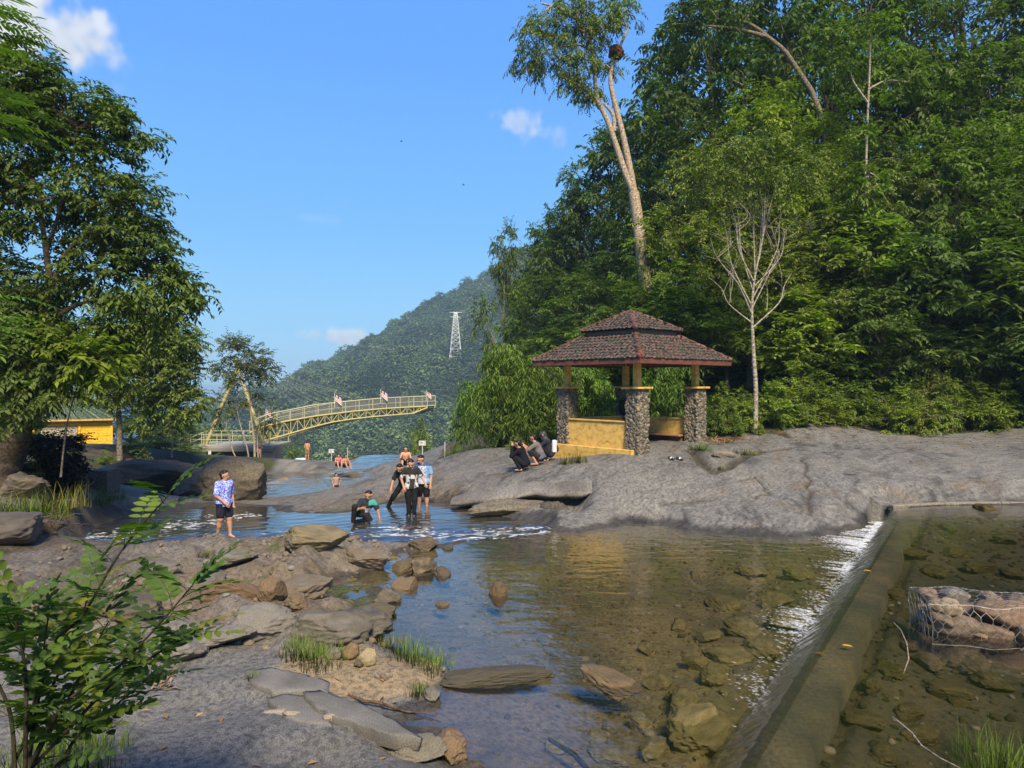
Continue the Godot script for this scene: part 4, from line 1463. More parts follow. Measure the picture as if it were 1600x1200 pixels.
	part(seat, "bench_front", slab(Vector3(s - 0.12, 0.18, -0.85), Vector3(0.16, 0.38, 0.55), Color(0.24, 0.115, 0.07), 0.01), M.paint)
	part(seat, "bench_back", slab(Vector3(s + 0.06, 0.21, 0.0), Vector3(0.06, 0.42, 2.5), Color(0.24, 0.115, 0.07), 0.0), M.paint)
	# steel brace under the left corner
	var brace := MB.new()
	brace.bar(Vector3(-s, 2.15, -s), Vector3(-s * 1.42, 2.80, -s * 1.42), 0.05, 0.05, Color(0.10, 0.13, 0.10))
	part(g, "brace", brace.mesh(), M.metal)
	# roof
	var ke := 1.55 * s
	var kn := 0.72 * s
	var y0 := 2.96
	var y1 := 3.80
	var ku := 0.80 * s
	var y2 := 3.98
	var y3 := 4.66
	var maroon := Color(0.13, 0.052, 0.038)
	var beam := MB.new()
	for q in 4:
		var t := Basis(Vector3.UP, q * PI / 2)
		beam.bar(t * Vector3(-s, 2.92, s), t * Vector3(s, 2.92, s), 0.12, 0.16, Color(0.28, 0.17, 0.09), 0.01)
	part(g, "ring_beam", beam.mesh(), M.wood)
	for q in 4:
		var t := Basis(Vector3.UP, q * PI / 2)
		var fas := MB.new()
		fas.bar(t * Vector3(-ke, 2.885, ke), t * Vector3(ke, 2.885, ke), 0.03, 0.17, maroon, 0.005)
		part(g, "fascia", fas.mesh(), M.paint)
		var hip := MB.new()
		hip.bar(t * Vector3(-s * 0.2, 3.95, s * 0.2), t * Vector3(-ke + 0.06, 2.86, ke - 0.06), 0.08, 0.12, Color(0.20, 0.12, 0.07))
		part(g, "hip_rafter", hip.mesh(), M.wood)
	var deck := MB.new()
	for q in 4:
		var t := Basis(Vector3.UP, q * PI / 2)
		deck.quad(t * Vector3(-ke + 0.03, y0 - 0.03, ke - 0.03), t * Vector3(-kn, y1 - 0.03, kn), t * Vector3(kn, y1 - 0.03, kn), t * Vector3(ke - 0.03, y0 - 0.03, ke - 0.03), Color(0.16, 0.10, 0.06))
		deck.quad(t * Vector3(-kn, y1 - 0.2, kn), t * Vector3(-kn, y2 + 0.02, kn), t * Vector3(kn, y2 + 0.02, kn), t * Vector3(kn, y1 - 0.2, kn), Color(0.17, 0.15, 0.13))
		deck.tri(t * Vector3(-ku + 0.03, y2 - 0.02, ku - 0.03), t * Vector3(0, y3 - 0.04, 0), t * Vector3(ku - 0.03, y2 - 0.02, ku - 0.03), Color(0.16, 0.10, 0.06))
	part(g, "roof_boards", deck.mesh(), M.concrete)
	# tiles: one mesh, laid course by course. Own axes of a tile: x across, y out, z down the slope.
	var tw := 0.185
	var tile := MB.new()
	var prof := []
	for k in 9:
		var a := k / 8.0
		prof.append(Vector2((a - 0.5) * tw * 1.06, 0.030 * (0.5 - 0.5 * cos(a * TAU)) + 0.004))
	var tl := 0.255
	for k in 8:
		var a: Vector2 = prof[k]
		var b: Vector2 = prof[k + 1]
		tile.quad(Vector3(a.x, a.y + 0.024, tl), Vector3(a.x, a.y, 0), Vector3(b.x, b.y, 0), Vector3(b.x, b.y + 0.024, tl), Color.WHITE)
		tile.quad(Vector3(a.x, a.y - 0.004, tl), Vector3(a.x, a.y + 0.024, tl), Vector3(b.x, b.y + 0.024, tl), Vector3(b.x, b.y - 0.004, tl), Color.WHITE)
	var tile_mesh := tile.mesh()
	var tile_mats := []
	for col in [Color(0.105, 0.080, 0.068), Color(0.085, 0.07, 0.062), Color(0.115, 0.08, 0.066), Color(0.07, 0.075, 0.052), Color(0.13, 0.08, 0.064)]:
		var m: StandardMaterial3D = M.tile.duplicate()
		m.albedo_color = Color(col.linear_to_srgb(), 1.0)
		m.vertex_color_use_as_albedo = false
		tile_mats.append(m)
	var lay := func(q: int, a0: float, h0: float, a1: float, h1: float, single_tiles: bool, holder: Node3D, joined: MB) -> void:
		var t := Basis(Vector3.UP, q * PI / 2)
		var run := a0 - a1
		var rise := h1 - h0
		var slope := sqrt(run * run + rise * rise)
		var courses := int(round(slope / 0.20))
		var step := slope / courses
		var down := t * Vector3(0, -rise, run).normalized()
		var across := t * Vector3.RIGHT
		var up := down.cross(across)
		if up.y < 0.0:
			up = -up
		for k in courses:
			var f := k * step / slope
			var half: float = lerpf(a0, a1, f)
			var n := int((2.0 * half + 0.06) / tw)
			var edge := t * Vector3(0, lerpf(h0, h1, f), half)
			for j in n:
				var u := (j - (n - 1) * 0.5) * tw
				var place := Transform3D(Basis(across, up, down), edge - down * (tl - 0.03 + r.randfn() * 0.008) + across * (u + r.randfn() * 0.004) + up * (0.004 + r.randf() * 0.012))
				if single_tiles:
					var o := MeshInstance3D.new()
					o.name = "roof_tile"
					o.mesh = tile_mesh
					o.material_override = tile_mats[r.randi() % 5]
					o.transform = place
					holder.add_child(o, true)
				else:
					joined.add(tile, place, [Color(0.105, 0.080, 0.068), Color(0.085, 0.07, 0.062), Color(0.115, 0.08, 0.066)][r.randi() % 3])
	var lower := MB.new()
	var upper := MB.new()
	lay.call(0, ke, y0, kn, y1, true, g, lower)
	lay.call(3, ke, y0, kn, y1, true, g, lower)
	lay.call(1, ke, y0, kn, y1, false, g, lower)
	lay.call(2, ke, y0, kn, y1, false, g, lower)
	var rest := part(g, "rear_tiles", lower.mesh(), M.tile)
	rest.set_meta("kind", "stuff")
	for q in 4:
		lay.call(q, ku, y2, 0.05, y3, false, g, upper)
	var up_tiles := part(g, "upper_tiles", upper.mesh(), M.tile)
	up_tiles.set_meta("kind", "stuff")
	# ridge caps on the hips
	for q in 4:
		var t := Basis(Vector3.UP, q * PI / 2)
		for tier in 2:
			var a := t * (Vector3(-ke, y0, ke) if tier == 0 else Vector3(-ku, y2, ku))
			var b := t * (Vector3(-kn, y1, kn) if tier == 0 else Vector3(0, y3, 0))
			var n := 6 if tier == 0 else 5
			for k in n:
				var cap := MB.new()
				var p0 := a.lerp(b, k / float(n)) + Vector3(0, 0.035, 0)
				var p1 := a.lerp(b, (k + 1.15) / n) + Vector3(0, 0.02, 0)
				var col := Color(0.27, 0.075, 0.06) if (k == 0 and tier == 0 and q == 0) else jitter(Color(0.15, 0.085, 0.065), 0.3)
				cap.tube([p0, p1], [0.095, 0.08], 10, col)
				part(g, "ridge_tile", cap.mesh(), M.tile)
	var peak := MB.new()
	peak.tube([Vector3(0, y3 - 0.04, 0), Vector3(0, y3 + 0.06, 0), Vector3(0, y3 + 0.1, 0)], [0.16, 0.10, 0.03], 10, Color(0.34, 0.25, 0.17))
	part(g, "finial", peak.mesh(), M.tile)
	# a black pack leaning on the back pillar
	var back := g.transform * Vector3(s - 0.16, 1.0, -s + 0.13)
	var pack := thing("backpack", "black backpack standing on the gazebo wall against the rear pillar", "backpack", back, ang - 0.78)
	var pm := rock(Vector3(0.40, 0.62, 0.26), 5, 2, 0.12, Color(0.012, 0.012, 0.014), Color(0.02, 0.02, 0.022), 3)
	part(pack, "bag_body", pm.mesh(), M.cloth, Vector3(-0.1, 0.30, 0.16))
	part(pack, "bag_pocket", rock(Vector3(0.28, 0.26, 0.12), 8, 2, 0.1, Color(0.016, 0.016, 0.018), Color(0.02, 0.02, 0.022), 2).mesh(), M.cloth, Vector3(-0.1, 0.20, 0.29))
	var handle := MB.new()
	handle.tube([Vector3(-0.16, 0.58, 0.14), Vector3(-0.15, 0.66, 0.13), Vector3(-0.05, 0.66, 0.13), Vector3(-0.04, 0.58, 0.14)], [0.014, 0.014, 0.014, 0.014], 6, Color(0.015, 0.015, 0.016))
	part(pack, "bag_handle", handle.mesh(), M.cloth)

func slab(center: Vector3, size: Vector3, col: Color, bevel := 0.01) -> ArrayMesh:
	var b := MB.new()
	b.box(center, size, Basis.IDENTITY, col, bevel)
	return b.mesh()

func rod(points: Array, radius: float, col: Color, sides := 6) -> ArrayMesh:
	var b := MB.new()
	var rad := []
	for k in points:
		rad.append(radius)
	b.tube(points, rad, sides, col)
	return b.mesh()

# ---------------------------------------------------------------- bridge, tower
func build_bridge() -> void:
	var yel := Color(0.33, 0.295, 0.125)
	var cream := Color(0.40, 0.385, 0.26)
	# platform
	var base := at(365, 694, 65.0)
	var plat := thing("viewing_platform", "grey concrete platform that carries the yellow footbridge", "platform", Vector3(base.x, base.y, base.z))
	part(plat, "deck_slab", slab(Vector3(0.4, -0.15, -1.0), Vector3(7.6, 0.3, 5.0), Color(0.36, 0.35, 0.32), 0.03), M.concrete)
	part(plat, "edge_beam", slab(Vector3(0.4, -0.42, 1.42), Vector3(7.4, 0.26, 0.16), Color(0.25, 0.24, 0.21), 0.02), M.concrete)
	for k in [-3.1, -0.6, 1.7]:
		part(plat, "support", slab(Vector3(k, -1.2, 0.9), Vector3(0.4, 1.9, 0.4), Color(0.22, 0.20, 0.17), 0.02), M.concrete)
	part(plat, "end_wall", slab(Vector3(3.4, -1.05, 0.4), Vector3(1.6, 1.7, 1.9), Color(0.33, 0.28, 0.24), 0.03), M.concrete)
	part(plat, "rear_wall", slab(Vector3(0.0, -1.2, -2.4), Vector3(7.0, 2.0, 0.3), Color(0.27, 0.25, 0.22), 0.02), M.concrete)
	part(plat, "notice_plate", slab(Vector3(-1.55, -0.62, 1.52), Vector3(0.26, 0.34, 0.02), Color(0.55, 0.56, 0.53), 0.003), M.paint)
	# steps on the left
	for k in 9:
		part(plat, "step", slab(Vector3(-3.55 - k * 0.33, -0.26 - k * 0.15, -0.2), Vector3(0.36, 0.18, 2.2), Color(0.34, 0.32, 0.28), 0.01), M.concrete)
	# railing along steps and platform
	var line := [Vector3(-6.6, -1.42, 0.95), Vector3(-3.5, -0.05, 0.95), Vector3(3.6, 0.0, 0.95)]
	var back_line := [Vector3(-6.6, -1.42, -1.3), Vector3(-3.5, -0.05, -1.3), Vector3(-3.5, 0.0, -3.2), Vector3(4.0, 0.0, -3.2)]
	for ln in [line, back_line]:
		for q in ln.size() - 1:
			var a: Vector3 = ln[q]
			var b: Vector3 = ln[q + 1]
			var n := maxi(2, int((b - a).length() / 1.05))
			for k in n + (1 if q == ln.size() - 2 else 0):
				var p := a.lerp(b, k / float(n))
				part(plat, "railing_post", rod([p, p + Vector3(0, 1.0, 0)], 0.035, cream), M.metal)
			for hgt in [1.0, 0.52]:
				part(plat, "railing_bar", rod([a + Vector3(0, hgt, 0), b + Vector3(0, hgt, 0)], 0.032, cream), M.metal)
	# footbridge: chords traced along its length
	var bridge := thing("footbridge", "yellow steel cantilever footbridge with truss sides and leaning pylon", "bridge", Vector3(base.x, base.y, base.z))
	var deck_px := [[373, 684], [412, 666.5], [443, 659], [491, 650.5], [523, 646.5], [550, 643], [595, 639], [640, 636.2], [668, 635]]
	var low_px := [[380, 694], [418, 687.5], [460, 675.5], [491, 666.5], [520, 659.5], [550, 655], [580, 651.5], [646, 646], [669, 636.4]]
	var rail_px := [[380, 664], [415, 648], [443, 642.3], [494, 632.2], [544, 626.8], [595, 622.2], [640, 620], [667, 619]]
	var at_x := func(pts: Array, px: float) -> float:
		for k in pts.size() - 1:
			if px <= pts[k + 1][0]:
				return lerpf(pts[k][1], pts[k + 1][1], clampf((px - pts[k][0]) / (pts[k + 1][0] - pts[k][0]), 0.0, 1.0))
		return pts[-1][1]
	var dist := func(px: float) -> float: return lerpf(66.0, 74.0, clampf((px - 373.0) / 295.0, 0.0, 1.0))
	var place := func(pts: Array, px: float, back: float) -> Vector3:
		var d: float = dist.call(px)
		var p := at(px, at_x.call(pts, px), d)
		return p + Vector3(0.35 * back, 0, -1.0 * back).normalized() * absf(back) - bridge.position if back > 0.0 else p - bridge.position
	var width := 1.9
	var stations := []
	for k in 27:
		stations.append(390.0 + (668.0 - 390.0) * k / 26.0)
	for sidek in 2:
		var w: float = 0.0 if sidek == 0 else width
		var top_path := []
		var low_path := []
		var rail_path := []
		var mid_path := []
		for px in stations:
			top_path.append(place.call(deck_px, px, w))
			low_path.append(place.call(low_px, px, w))
			rail_path.append(place.call(rail_px, px, w))
			mid_path.append((top_path[-1] + rail_path[-1]) * 0.5)
		var truss := part(bridge, "truss", rod(top_path, 0.10, yel, 6), M.metal)
		part(truss, "bottom_chord", rod(low_path, 0.09, yel, 6), M.metal)
		for k in stations.size() - 1:
			if top_path[k].distance_to(low_path[k]) > 0.15:
				part(truss, "vertical", rod([top_path[k], low_path[k]], 0.045, yel, 5), M.metal)
				if k % 2 == 0:
					part(truss, "diagonal", rod([low_path[k], top_path[k + 1]], 0.045, yel, 5), M.metal)
				else:
					part(truss, "diagonal", rod([top_path[k], low_path[k + 1]], 0.045, yel, 5), M.metal)
		var railing := part(bridge, "railing", rod(rail_path, 0.055, cream, 6), M.metal)
		part(railing, "middle_rail", rod(mid_path, 0.02, cream, 5), M.metal)
		for k in range(0, stations.size(), 2):
			part(railing, "railing_post", rod([top_path[k], rail_path[k]], 0.04, cream, 5), M.metal)
		var net := MB.new()
		for k in stations.size() - 1:
			net.quad(top_path[k], rail_path[k], rail_path[k + 1], top_path[k + 1], Color.WHITE)
		part(railing, "netting", net.mesh(), M.net)
	var floor_ := MB.new()
	for k in stations.size() - 1:
		var a: Vector3 = place.call(deck_px, stations[k], 0.0)
		var b: Vector3 = place.call(deck_px, stations[k + 1], 0.0)
		var a2: Vector3 = place.call(deck_px, stations[k], width)
		var b2: Vector3 = place.call(deck_px, stations[k + 1], width)
		floor_.quad(a + Vector3(0, 0.03, 0), a2 + Vector3(0, 0.03, 0), b2 + Vector3(0, 0.03, 0), b + Vector3(0, 0.03, 0), Color(0.30, 0.28, 0.22))
		floor_.quad(a, b, b2, a2, Color(0.30, 0.28, 0.22))
	part(bridge, "bridge_deck", floor_.mesh(), M.concrete)
	# pylon
	var apex: Vector3 = at(371, 574, 66.5) - bridge.position
	var legs := [at(320, 699, 64.6) - bridge.position, at(413, 697, 65.0) - bridge.position]
	for k in 2:
		part(bridge, "pylon_leg", rod([legs[k], apex], 0.18, Color(0.27, 0.235, 0.105), 10), M.metal)
		part(bridge, "pylon_foot", slab(legs[k] + Vector3(0, 0.1, 0), Vector3(0.9, 0.35, 0.8), Color(0.50, 0.44, 0.26), 0.05), M.concrete)
	part(bridge, "pylon_head", rod([apex + Vector3(0.1, -0.5, 0), apex + Vector3(-0.25, 1.0, 0)], 0.22, Color(0.27, 0.235, 0.105), 10), M.metal)
	for px in [491.0, 523.0, 556.0, 600.0]:
		for w in [0.0, width]:
			var foot: Vector3 = place.call(deck_px, px, w)
			part(bridge, "stay_cable", rod([apex + Vector3(-0.1, 0.6, 0), foot + Vector3(0, 0.1, 0)], 0.011, Color(0.25, 0.26, 0.26), 5), M.metal)
	# flags on the railing
	var flag_labels := ["small striped flag at the landward end of the footbridge", "striped flag on the footbridge railing nearest the pylon", "striped flag halfway along the footbridge railing", "small striped flag at the tip of the footbridge"]
	var spots_ := [[416.0, 1.0, 0.7], [523.0, 1.3, 1.0], [595.0, 1.2, 1.0], [666.0, 0.7, 0.75]]
	for k in 4:
		var foot: Vector3 = place.call(rail_px, spots_[k][0], 0.0) + bridge.position
		var fl := thing("flag", flag_labels[k], "flag", foot + Vector3(0, -0.5, 0.1), 0.0, "flags on the footbridge")
		var sc: float = spots_[k][2]
		part(fl, "flagpole", rod([Vector3.ZERO, Vector3(0.02, 1.25 * sc + 0.2, 0)], 0.022, Color(0.7, 0.7, 0.68), 5), M.metal)
		var cloth := MB.new()
		var rows := 10
		for j in rows:
			for i in 5:
				var drop := func(u: float, w: float) -> Vector3:
					return Vector3(0.03 + u * 0.62 * sc + 0.06 * sin(w * 2.0), (1.3 - w * 0.75) * sc - u * 0.5 * sc + 0.15, 0.07 * sin(u * 6.0 + w * 2.0))
				var col := Color(0.55, 0.03, 0.04) if j % 2 == 0 else Color(0.72, 0.72, 0.72)
				if j < 5 and i < 3:
					col = Color(0.02, 0.03, 0.22)
					if j in [1, 2, 3] and i == 1:
						col = Color(0.7, 0.55, 0.05)
				cloth.quad(drop.call(i / 5.0, (j + 1) / float(rows)), drop.call(i / 5.0, j / float(rows)), drop.call((i + 1) / 5.0, j / float(rows)), drop.call((i + 1) / 5.0, (j + 1) / float(rows)), col)
		var cm: StandardMaterial3D = M.cloth.duplicate()
		cm.cull_mode = BaseMaterial3D.CULL_DISABLED
		part(fl, "flag_cloth", cloth.mesh(), cm)
	# lattice tower on the mountain side
	var away := 300.0
	while away < 900.0:
		var q := at(712, 562, away)
		if mountain_height(q.x, away) + 4.0 >= q.y:
			break
		away += 2.0
	var foot := at(712, 562, away)
	foot.y = mountain_height(foot.x, away)
	var top := at(712, 487, away).y - foot.y
	var tower := thing("lattice_tower", "tall white steel lattice tower on the wooded mountain side", "tower", foot)
	var half := func(y: float) -> float: return top * lerpf(0.125, 0.028, y / top)
	var tone := Color(0.60, 0.62, 0.63)
	for sx in [-1, 1]:
		for sz in [-1, 1]:
			part(tower, "tower_leg", rod([Vector3(half.call(0.0) * sx, -3, half.call(0.0) * sz), Vector3(half.call(top) * sx, top, half.call(top) * sz)], 0.15, tone, 4), M.metal)
	var bracing := MB.new()
	var y := 0.0
	var hgt := top * 0.16
	while y < top - 1.5:
		var y2 := minf(y + hgt, top)
		for q in 4:
			var t := Basis(Vector3.UP, q * PI / 2)
			var a: float = half.call(y)
			var b: float = half.call(y2)
			bracing.bar(t * Vector3(-a, y, a), t * Vector3(b, y2, b), 0.13, 0.13, tone)
			bracing.bar(t * Vector3(a, y, a), t * Vector3(-b, y2, b), 0.13, 0.13, tone)
			bracing.bar(t * Vector3(-b, y2, b), t * Vector3(b, y2, b), 0.13, 0.13, tone)
		y = y2
		hgt *= 0.86
	part(tower, "bracing", bracing.mesh(), M.metal)
	for k in 2:
		part(tower, "cross_arm", rod([Vector3(-4.2 + k, top - 0.5 - k * 3.2, 0), Vector3(4.2 - k, top - 0.5 - k * 3.2, 0)], 0.18, tone, 4), M.metal)

# ---------------------------------------------------------------- hut and left bank
func build_left_bank() -> void:
	# hut
	var d := 45.0
	var foot := at(100, 704, d)
	var hut := thing("hut", "yellow wooden hut with a green corrugated hipped roof", "hut", foot, 0.5)
	var yellow := Color(0.72, 0.42, 0.03)
	var boards := 11
	for k in boards:
		for seg in 2:
			var x0: float = [-2.7, 0.86][seg]
			var x1: float = [0.8, 2.56][seg]
			if seg == 0 and k > 2 and k < 9:
				x1 = -1.35
			part(hut, "wall_board", slab(Vector3((x0 + x1) * 0.5, 0.09 + k * 0.172, 0.0), Vector3(x1 - x0, 0.166, 0.045), jitter(yellow, 0.10), 0.008), M.paint)
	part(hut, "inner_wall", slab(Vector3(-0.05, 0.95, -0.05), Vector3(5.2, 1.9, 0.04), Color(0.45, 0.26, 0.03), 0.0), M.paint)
	part(hut, "shutter", slab(Vector3(-0.28, 1.06, 0.0), Vector3(2.05, 1.0, 0.05), Color(0.42, 0.36, 0.27), 0.01), M.wood)
	for x in [-2.7, 0.83, 2.62]:
		part(hut, "corner_post", slab(Vector3(x, 0.95, 0.03), Vector3(0.13, 1.95, 0.1), yellow * 1.05, 0.01), M.paint)
	part(hut, "side_wall", slab(Vector3(2.6, 0.95, -1.8), Vector3(0.05, 1.9, 3.5), yellow * 0.95, 0.01), M.paint)
	part(hut, "side_wall", slab(Vector3(-2.68, 0.95, -1.8), Vector3(0.05, 1.9, 3.5), yellow * 0.95, 0.01), M.paint)
	part(hut, "fascia", slab(Vector3(-0.05, 1.93, 0.42), Vector3(6.1, 0.13, 0.04), Color(0.55, 0.36, 0.12), 0.01), M.paint)
	# corrugated roof: four slopes made of sheets
	var e0 := Vector3(-3.15, 1.98, 0.45)
	var e1 := Vector3(3.05, 1.98, 0.45)
	var r0 := Vector3(-1.6, 3.42, -1.75)
	var r1 := Vector3(0.35, 3.42, -1.75)
	var b0 := Vector3(-3.15, 1.98, -3.95)
	var b1 := Vector3(3.05, 1.98, -3.95)
	var green := Color(0.045, 0.095, 0.06)
	var sheet := func(a: Vector3, c: Vector3, ta: Vector3, tc: Vector3, n: int) -> void:
		for k in n:
			var m := MB.new()
			var waves := 5
			for w in waves * 4:
				var f0 := (k + w / (waves * 4.0)) / n
				var f1 := (k + (w + 1) / (waves * 4.0)) / n
				var l0 := 0.022 * sin(w * PI / 2)
				var l1 := 0.022 * sin((w + 1) * PI / 2)
				m.quad(a.lerp(c, f0) + Vector3(0, l0, 0), ta.lerp(tc, f0) + Vector3(0, l0, 0), ta.lerp(tc, f1) + Vector3(0, l1, 0), a.lerp(c, f1) + Vector3(0, l1, 0), mixed(green, Color(0.22, 0.25, 0.19), pow(rng.randf(), 2.5)))
			m.smooth_normals()
			part(hut, "roof_sheet", m.mesh(), M.tile)
	sheet.call(e0, e1, r0, r1, 7)
	sheet.call(e1, b1, r1, r1 + Vector3(0, 0, -0.01), 5)
	sheet.call(b1, b0, r1, r0, 7)
	sheet.call(b0, e0, r0 + Vector3(0, 0, -0.01), r0, 5)
	for pair in [[r0, r1], [e1, r1], [e0, r0]]:
		part(hut, "ridge_cap", rod([pair[0] + Vector3(0, 0.02, 0), pair[1] + Vector3(0, 0.02, 0)], 0.07, green * 0.9, 6), M.tile)
	# concrete walk with steps beside the stream
	var walk := thing("concrete_walk", "dark concrete walk sloping down beside the stream", "walkway")
	var w := MB.new()
	var a := Vector2(-11.75, 15.2)
	var b := Vector2(-13.6, 22.6)
	for k in 8:
		var p: Vector2 = a.lerp(b, k / 8.0)
		var q: Vector2 = a.lerp(b, (k + 1) / 8.0)
		var y := 0.18 + 0.10 * k * 0.55
		w.bar(Vector3(p.x - 0.6, y - 0.35, -p.y), Vector3(q.x - 0.6, y - 0.31, -q.y - 0.02), 1.5, 0.8, jitter(Color(0.13, 0.12, 0.10), 0.15), 0.03)
	part(walk, "walk_slab", w.mesh(), M.concrete)
	var blk := at(163, 765, 22.4)
	single("concrete_block", slab(Vector3.ZERO, Vector3(0.62, 0.75, 0.75), Color(0.12, 0.11, 0.095), 0.03), M.concrete, "dark square concrete block at the end of the walk", "block", Vector3(blk.x, height(blk.x, 22.4) + 0.25, blk.z))

# ---------------------------------------------------------------- foliage
var leaf_mats := {}

func leaf_material(col: Color, through := 0.5) -> StandardMaterial3D:
	var key := "%s %s" % [col, through]
	if leaf_mats.has(key):
		return leaf_mats[key]
	var m := StandardMaterial3D.new()
	m.albedo_color = Color(col.linear_to_srgb(), 1.0)
	m.vertex_color_use_as_albedo = true
	m.roughness = 0.58
	m.metallic_specular = 0.30
	m.cull_mode = BaseMaterial3D.CULL_DISABLED
	m.backlight_enabled = true
	m.backlight = Color(0.80, 0.95, 0.35) * minf(through * 1.5, 1.0)
	leaf_mats[key] = m
	return m

func leaf(b: MB, p: Vector3, dir: Vector3, up: Vector3, l: float, w: float, col: Color) -> void:
	var side := dir.cross(up).normalized()
	var top := side.cross(dir)
	var mid := p + dir * l * 0.45
	var tip := p + dir * l - top * l * 0.18
	var k := b.v.size()
	b.v.append(p)
	b.v.append(mid - side * w * 0.5 + top * w * 0.12)
	b.v.append(tip)
	b.v.append(mid + side * w * 0.5 + top * w * 0.12)
	for j in 4:
		b.n.append(top)
		b.c.append(col)
	b.i.append_array(PackedInt32Array([k, k + 1, k + 2, k, k + 2, k + 3]))

func spray(b: MB, r: RandomNumberGenerator, p: Vector3, dir: Vector3, length: float, count: int, l: float, w: float, tone: float, droop: float) -> void:
	var side := dir.cross(Vector3.UP)
	side = side.normalized() if side.length() > 0.01 else Vector3.RIGHT
	var d := dir
	var q := p
	var step := length / count
	for k in count:
		d = (d + Vector3(0, -droop * 0.12, 0)).normalized()
		q += d * step
		var s := 1.0 if k % 2 == 0 else -1.0
		var out := (d * 0.55 + side * s * r.randf_range(0.6, 1.0) + Vector3(r.randfn() * 0.2, -droop * r.randf_range(0.1, 0.6) + r.randfn() * 0.18, r.randfn() * 0.2)).normalized()
		var up := (Vector3.UP + Vector3(r.randfn() * 0.35, 0, r.randfn() * 0.35)).normalized()
		var t := clampf(tone * r.randf_range(0.72, 1.18), 0.05, 1.0)
		leaf(b, q, out, up, l * r.randf_range(0.7, 1.15), w * r.randf_range(0.8, 1.15), Color(t, t * r.randf_range(0.94, 1.0), t * r.randf_range(0.75, 1.0)))

# lobes: [centre, radii, clumps]; fills the outer part of each lobe with clumps of sprays
func crown_mesh(lobes: Array, seed_: int, sprays: int, leaves: int, l: float, w: float, droop: float, clump: float) -> MB:
	var r := RandomNumberGenerator.new()
	r.seed = seed_
	var b := MB.new()
	for lobe in lobes:
		var c: Vector3 = lobe[0]
		var rad: Vector3 = lobe[1]
		for k in int(lobe[2]):
			var m := Vector3(r.randfn(), r.randfn() + 0.25, r.randfn()).normalized()
			var reach := pow(r.randf(), 0.28) * (1.0 + 0.25 * noise3(m.x * 1.7 + seed_, m.y * 1.7, m.z * 1.7))
			var p := c + m * rad * reach
			var tone := 0.76 + 0.30 * noise3(p.x * 0.4, p.y * 0.4, p.z * 0.4 + seed_) + r.randf_range(-0.14, 0.14)
			for s in sprays:
				var dir := (m * 0.9 + Vector3(r.randfn(), r.randfn() * 0.55 + 0.12, r.randfn()) * 0.8).normalized()
				var len := clump * r.randf_range(0.6, 1.2)
				spray(b, r, p + Vector3(r.randfn(), r.randfn() * 0.5, r.randfn()) * clump * 0.28, dir, len, leaves, l, w, tone, droop)
	return b

func limb(b: MB, a: Vector3, c: Vector3, r0: float, r1: float, sag: float, seed_: int, sides := 6, col := Color.WHITE) -> void:
	var path := []
	var rad := []
	var n := 7
	var side := (c - a).cross(Vector3.UP).normalized()
	for k in n:
		var t := k / float(n - 1)
		var p := a.lerp(c, t) + Vector3(0, sag * sin(t * PI) * a.distance_to(c), 0)
		p += side * noise3(t * 1.6, seed_ * 3.7, 1.0) * 0.12 * a.distance_to(c) * sin(t * PI)
		path.append(p)
		rad.append(lerpf(r0, r1, t))
	b.tube(path, rad, sides, col, false)

var kinds := []

# one growing form: a tree of about 12 m with a crown of about 9 m across
func tree_kind(seed_: int, o := {}) -> Dictionary:
	var r := RandomNumberGenerator.new()
	r.seed = seed_
	var high: float = o.get("high", 12.0)
	var wide: float = o.get("wide", 4.3)
	var base: float = o.get("base", 3.0)
	var lobes := []
	var count: int = o.get("lobes", 9)
	for k in count:
		var t := (k + 0.5) / count
		var y := lerpf(base + 1.2, high - 1.3, t)
		var around := k * 2.4 + r.randf() * 0.8
		var out: float = wide * 0.62 * sin(PI * pow(t, 0.8) * 0.92 + 0.15) * r.randf_range(0.75, 1.15)
		var size := wide * r.randf_range(0.36, 0.52) * (1.0 - 0.25 * t)
		lobes.append([Vector3(cos(around) * out, y, sin(around) * out), Vector3(size, size * 0.72, size), o.get("clumps", 14)])
	lobes.append([Vector3(0, high - 1.0, 0), Vector3(wide * 0.36, 0.95, wide * 0.36), o.get("clumps", 14)])
	var crown := crown_mesh(lobes, seed_, o.get("sprays", 7), o.get("leaves", 9), o.get("l", 0.30), o.get("w", 0.12), o.get("droop", 0.7), o.get("clump", 0.75))
	var trunk := MB.new()
	var path := []
	var rad := []
	var girth: float = o.get("girth", 0.24)
	for k in 9:
		var t := k / 8.0
		path.append(Vector3(noise3(t * 1.5, seed_, 0) * 0.5, t * (high - 1.6), noise3(t * 1.5, seed_, 5) * 0.5))
		rad.append(girth * (1.0 - 0.8 * t) + (0.10 if k == 0 else 0.0))
	trunk.tube(path, rad, 8, Color.WHITE, false)
	for k in lobes.size() - 1:
		var c: Vector3 = lobes[k][0]
		var y0 := clampf(c.y - 1.6, base * 0.6, high - 2.2)
		var q: Vector3 = path[int(y0 / (high - 1.6) * 8.0)]
		limb(trunk, q, c, girth * 0.42, 0.03, 0.10, seed_ + k, 5)
		for j in 2:
			limb(trunk, q.lerp(c, 0.55) + Vector3(0, 0.1, 0), c + Vector3(r.randfn(), r.randf(), r.randfn()) * 0.8, girth * 0.2, 0.015, 0.1, seed_ + k * 3 + j, 4)
	return {"trunk": trunk.mesh(), "crown": crown.mesh(), "high": high, "wide": wide}

func grow(kind: Dictionary, called: String, label: String, where: Vector3, high: float, across: float, turn: float, leaf_mat: Material, bark: Material, group := "", category := "tree") -> Node3D:
	var o := thing(called, label, category, where, turn, group)
	o.scale = Vector3(across / kind.wide * 0.5, high / kind.high, across / kind.wide * 0.5)
	part(o, "trunk", kind.trunk, bark)
	part(o, "crown", kind.crown, leaf_mat)
	return o

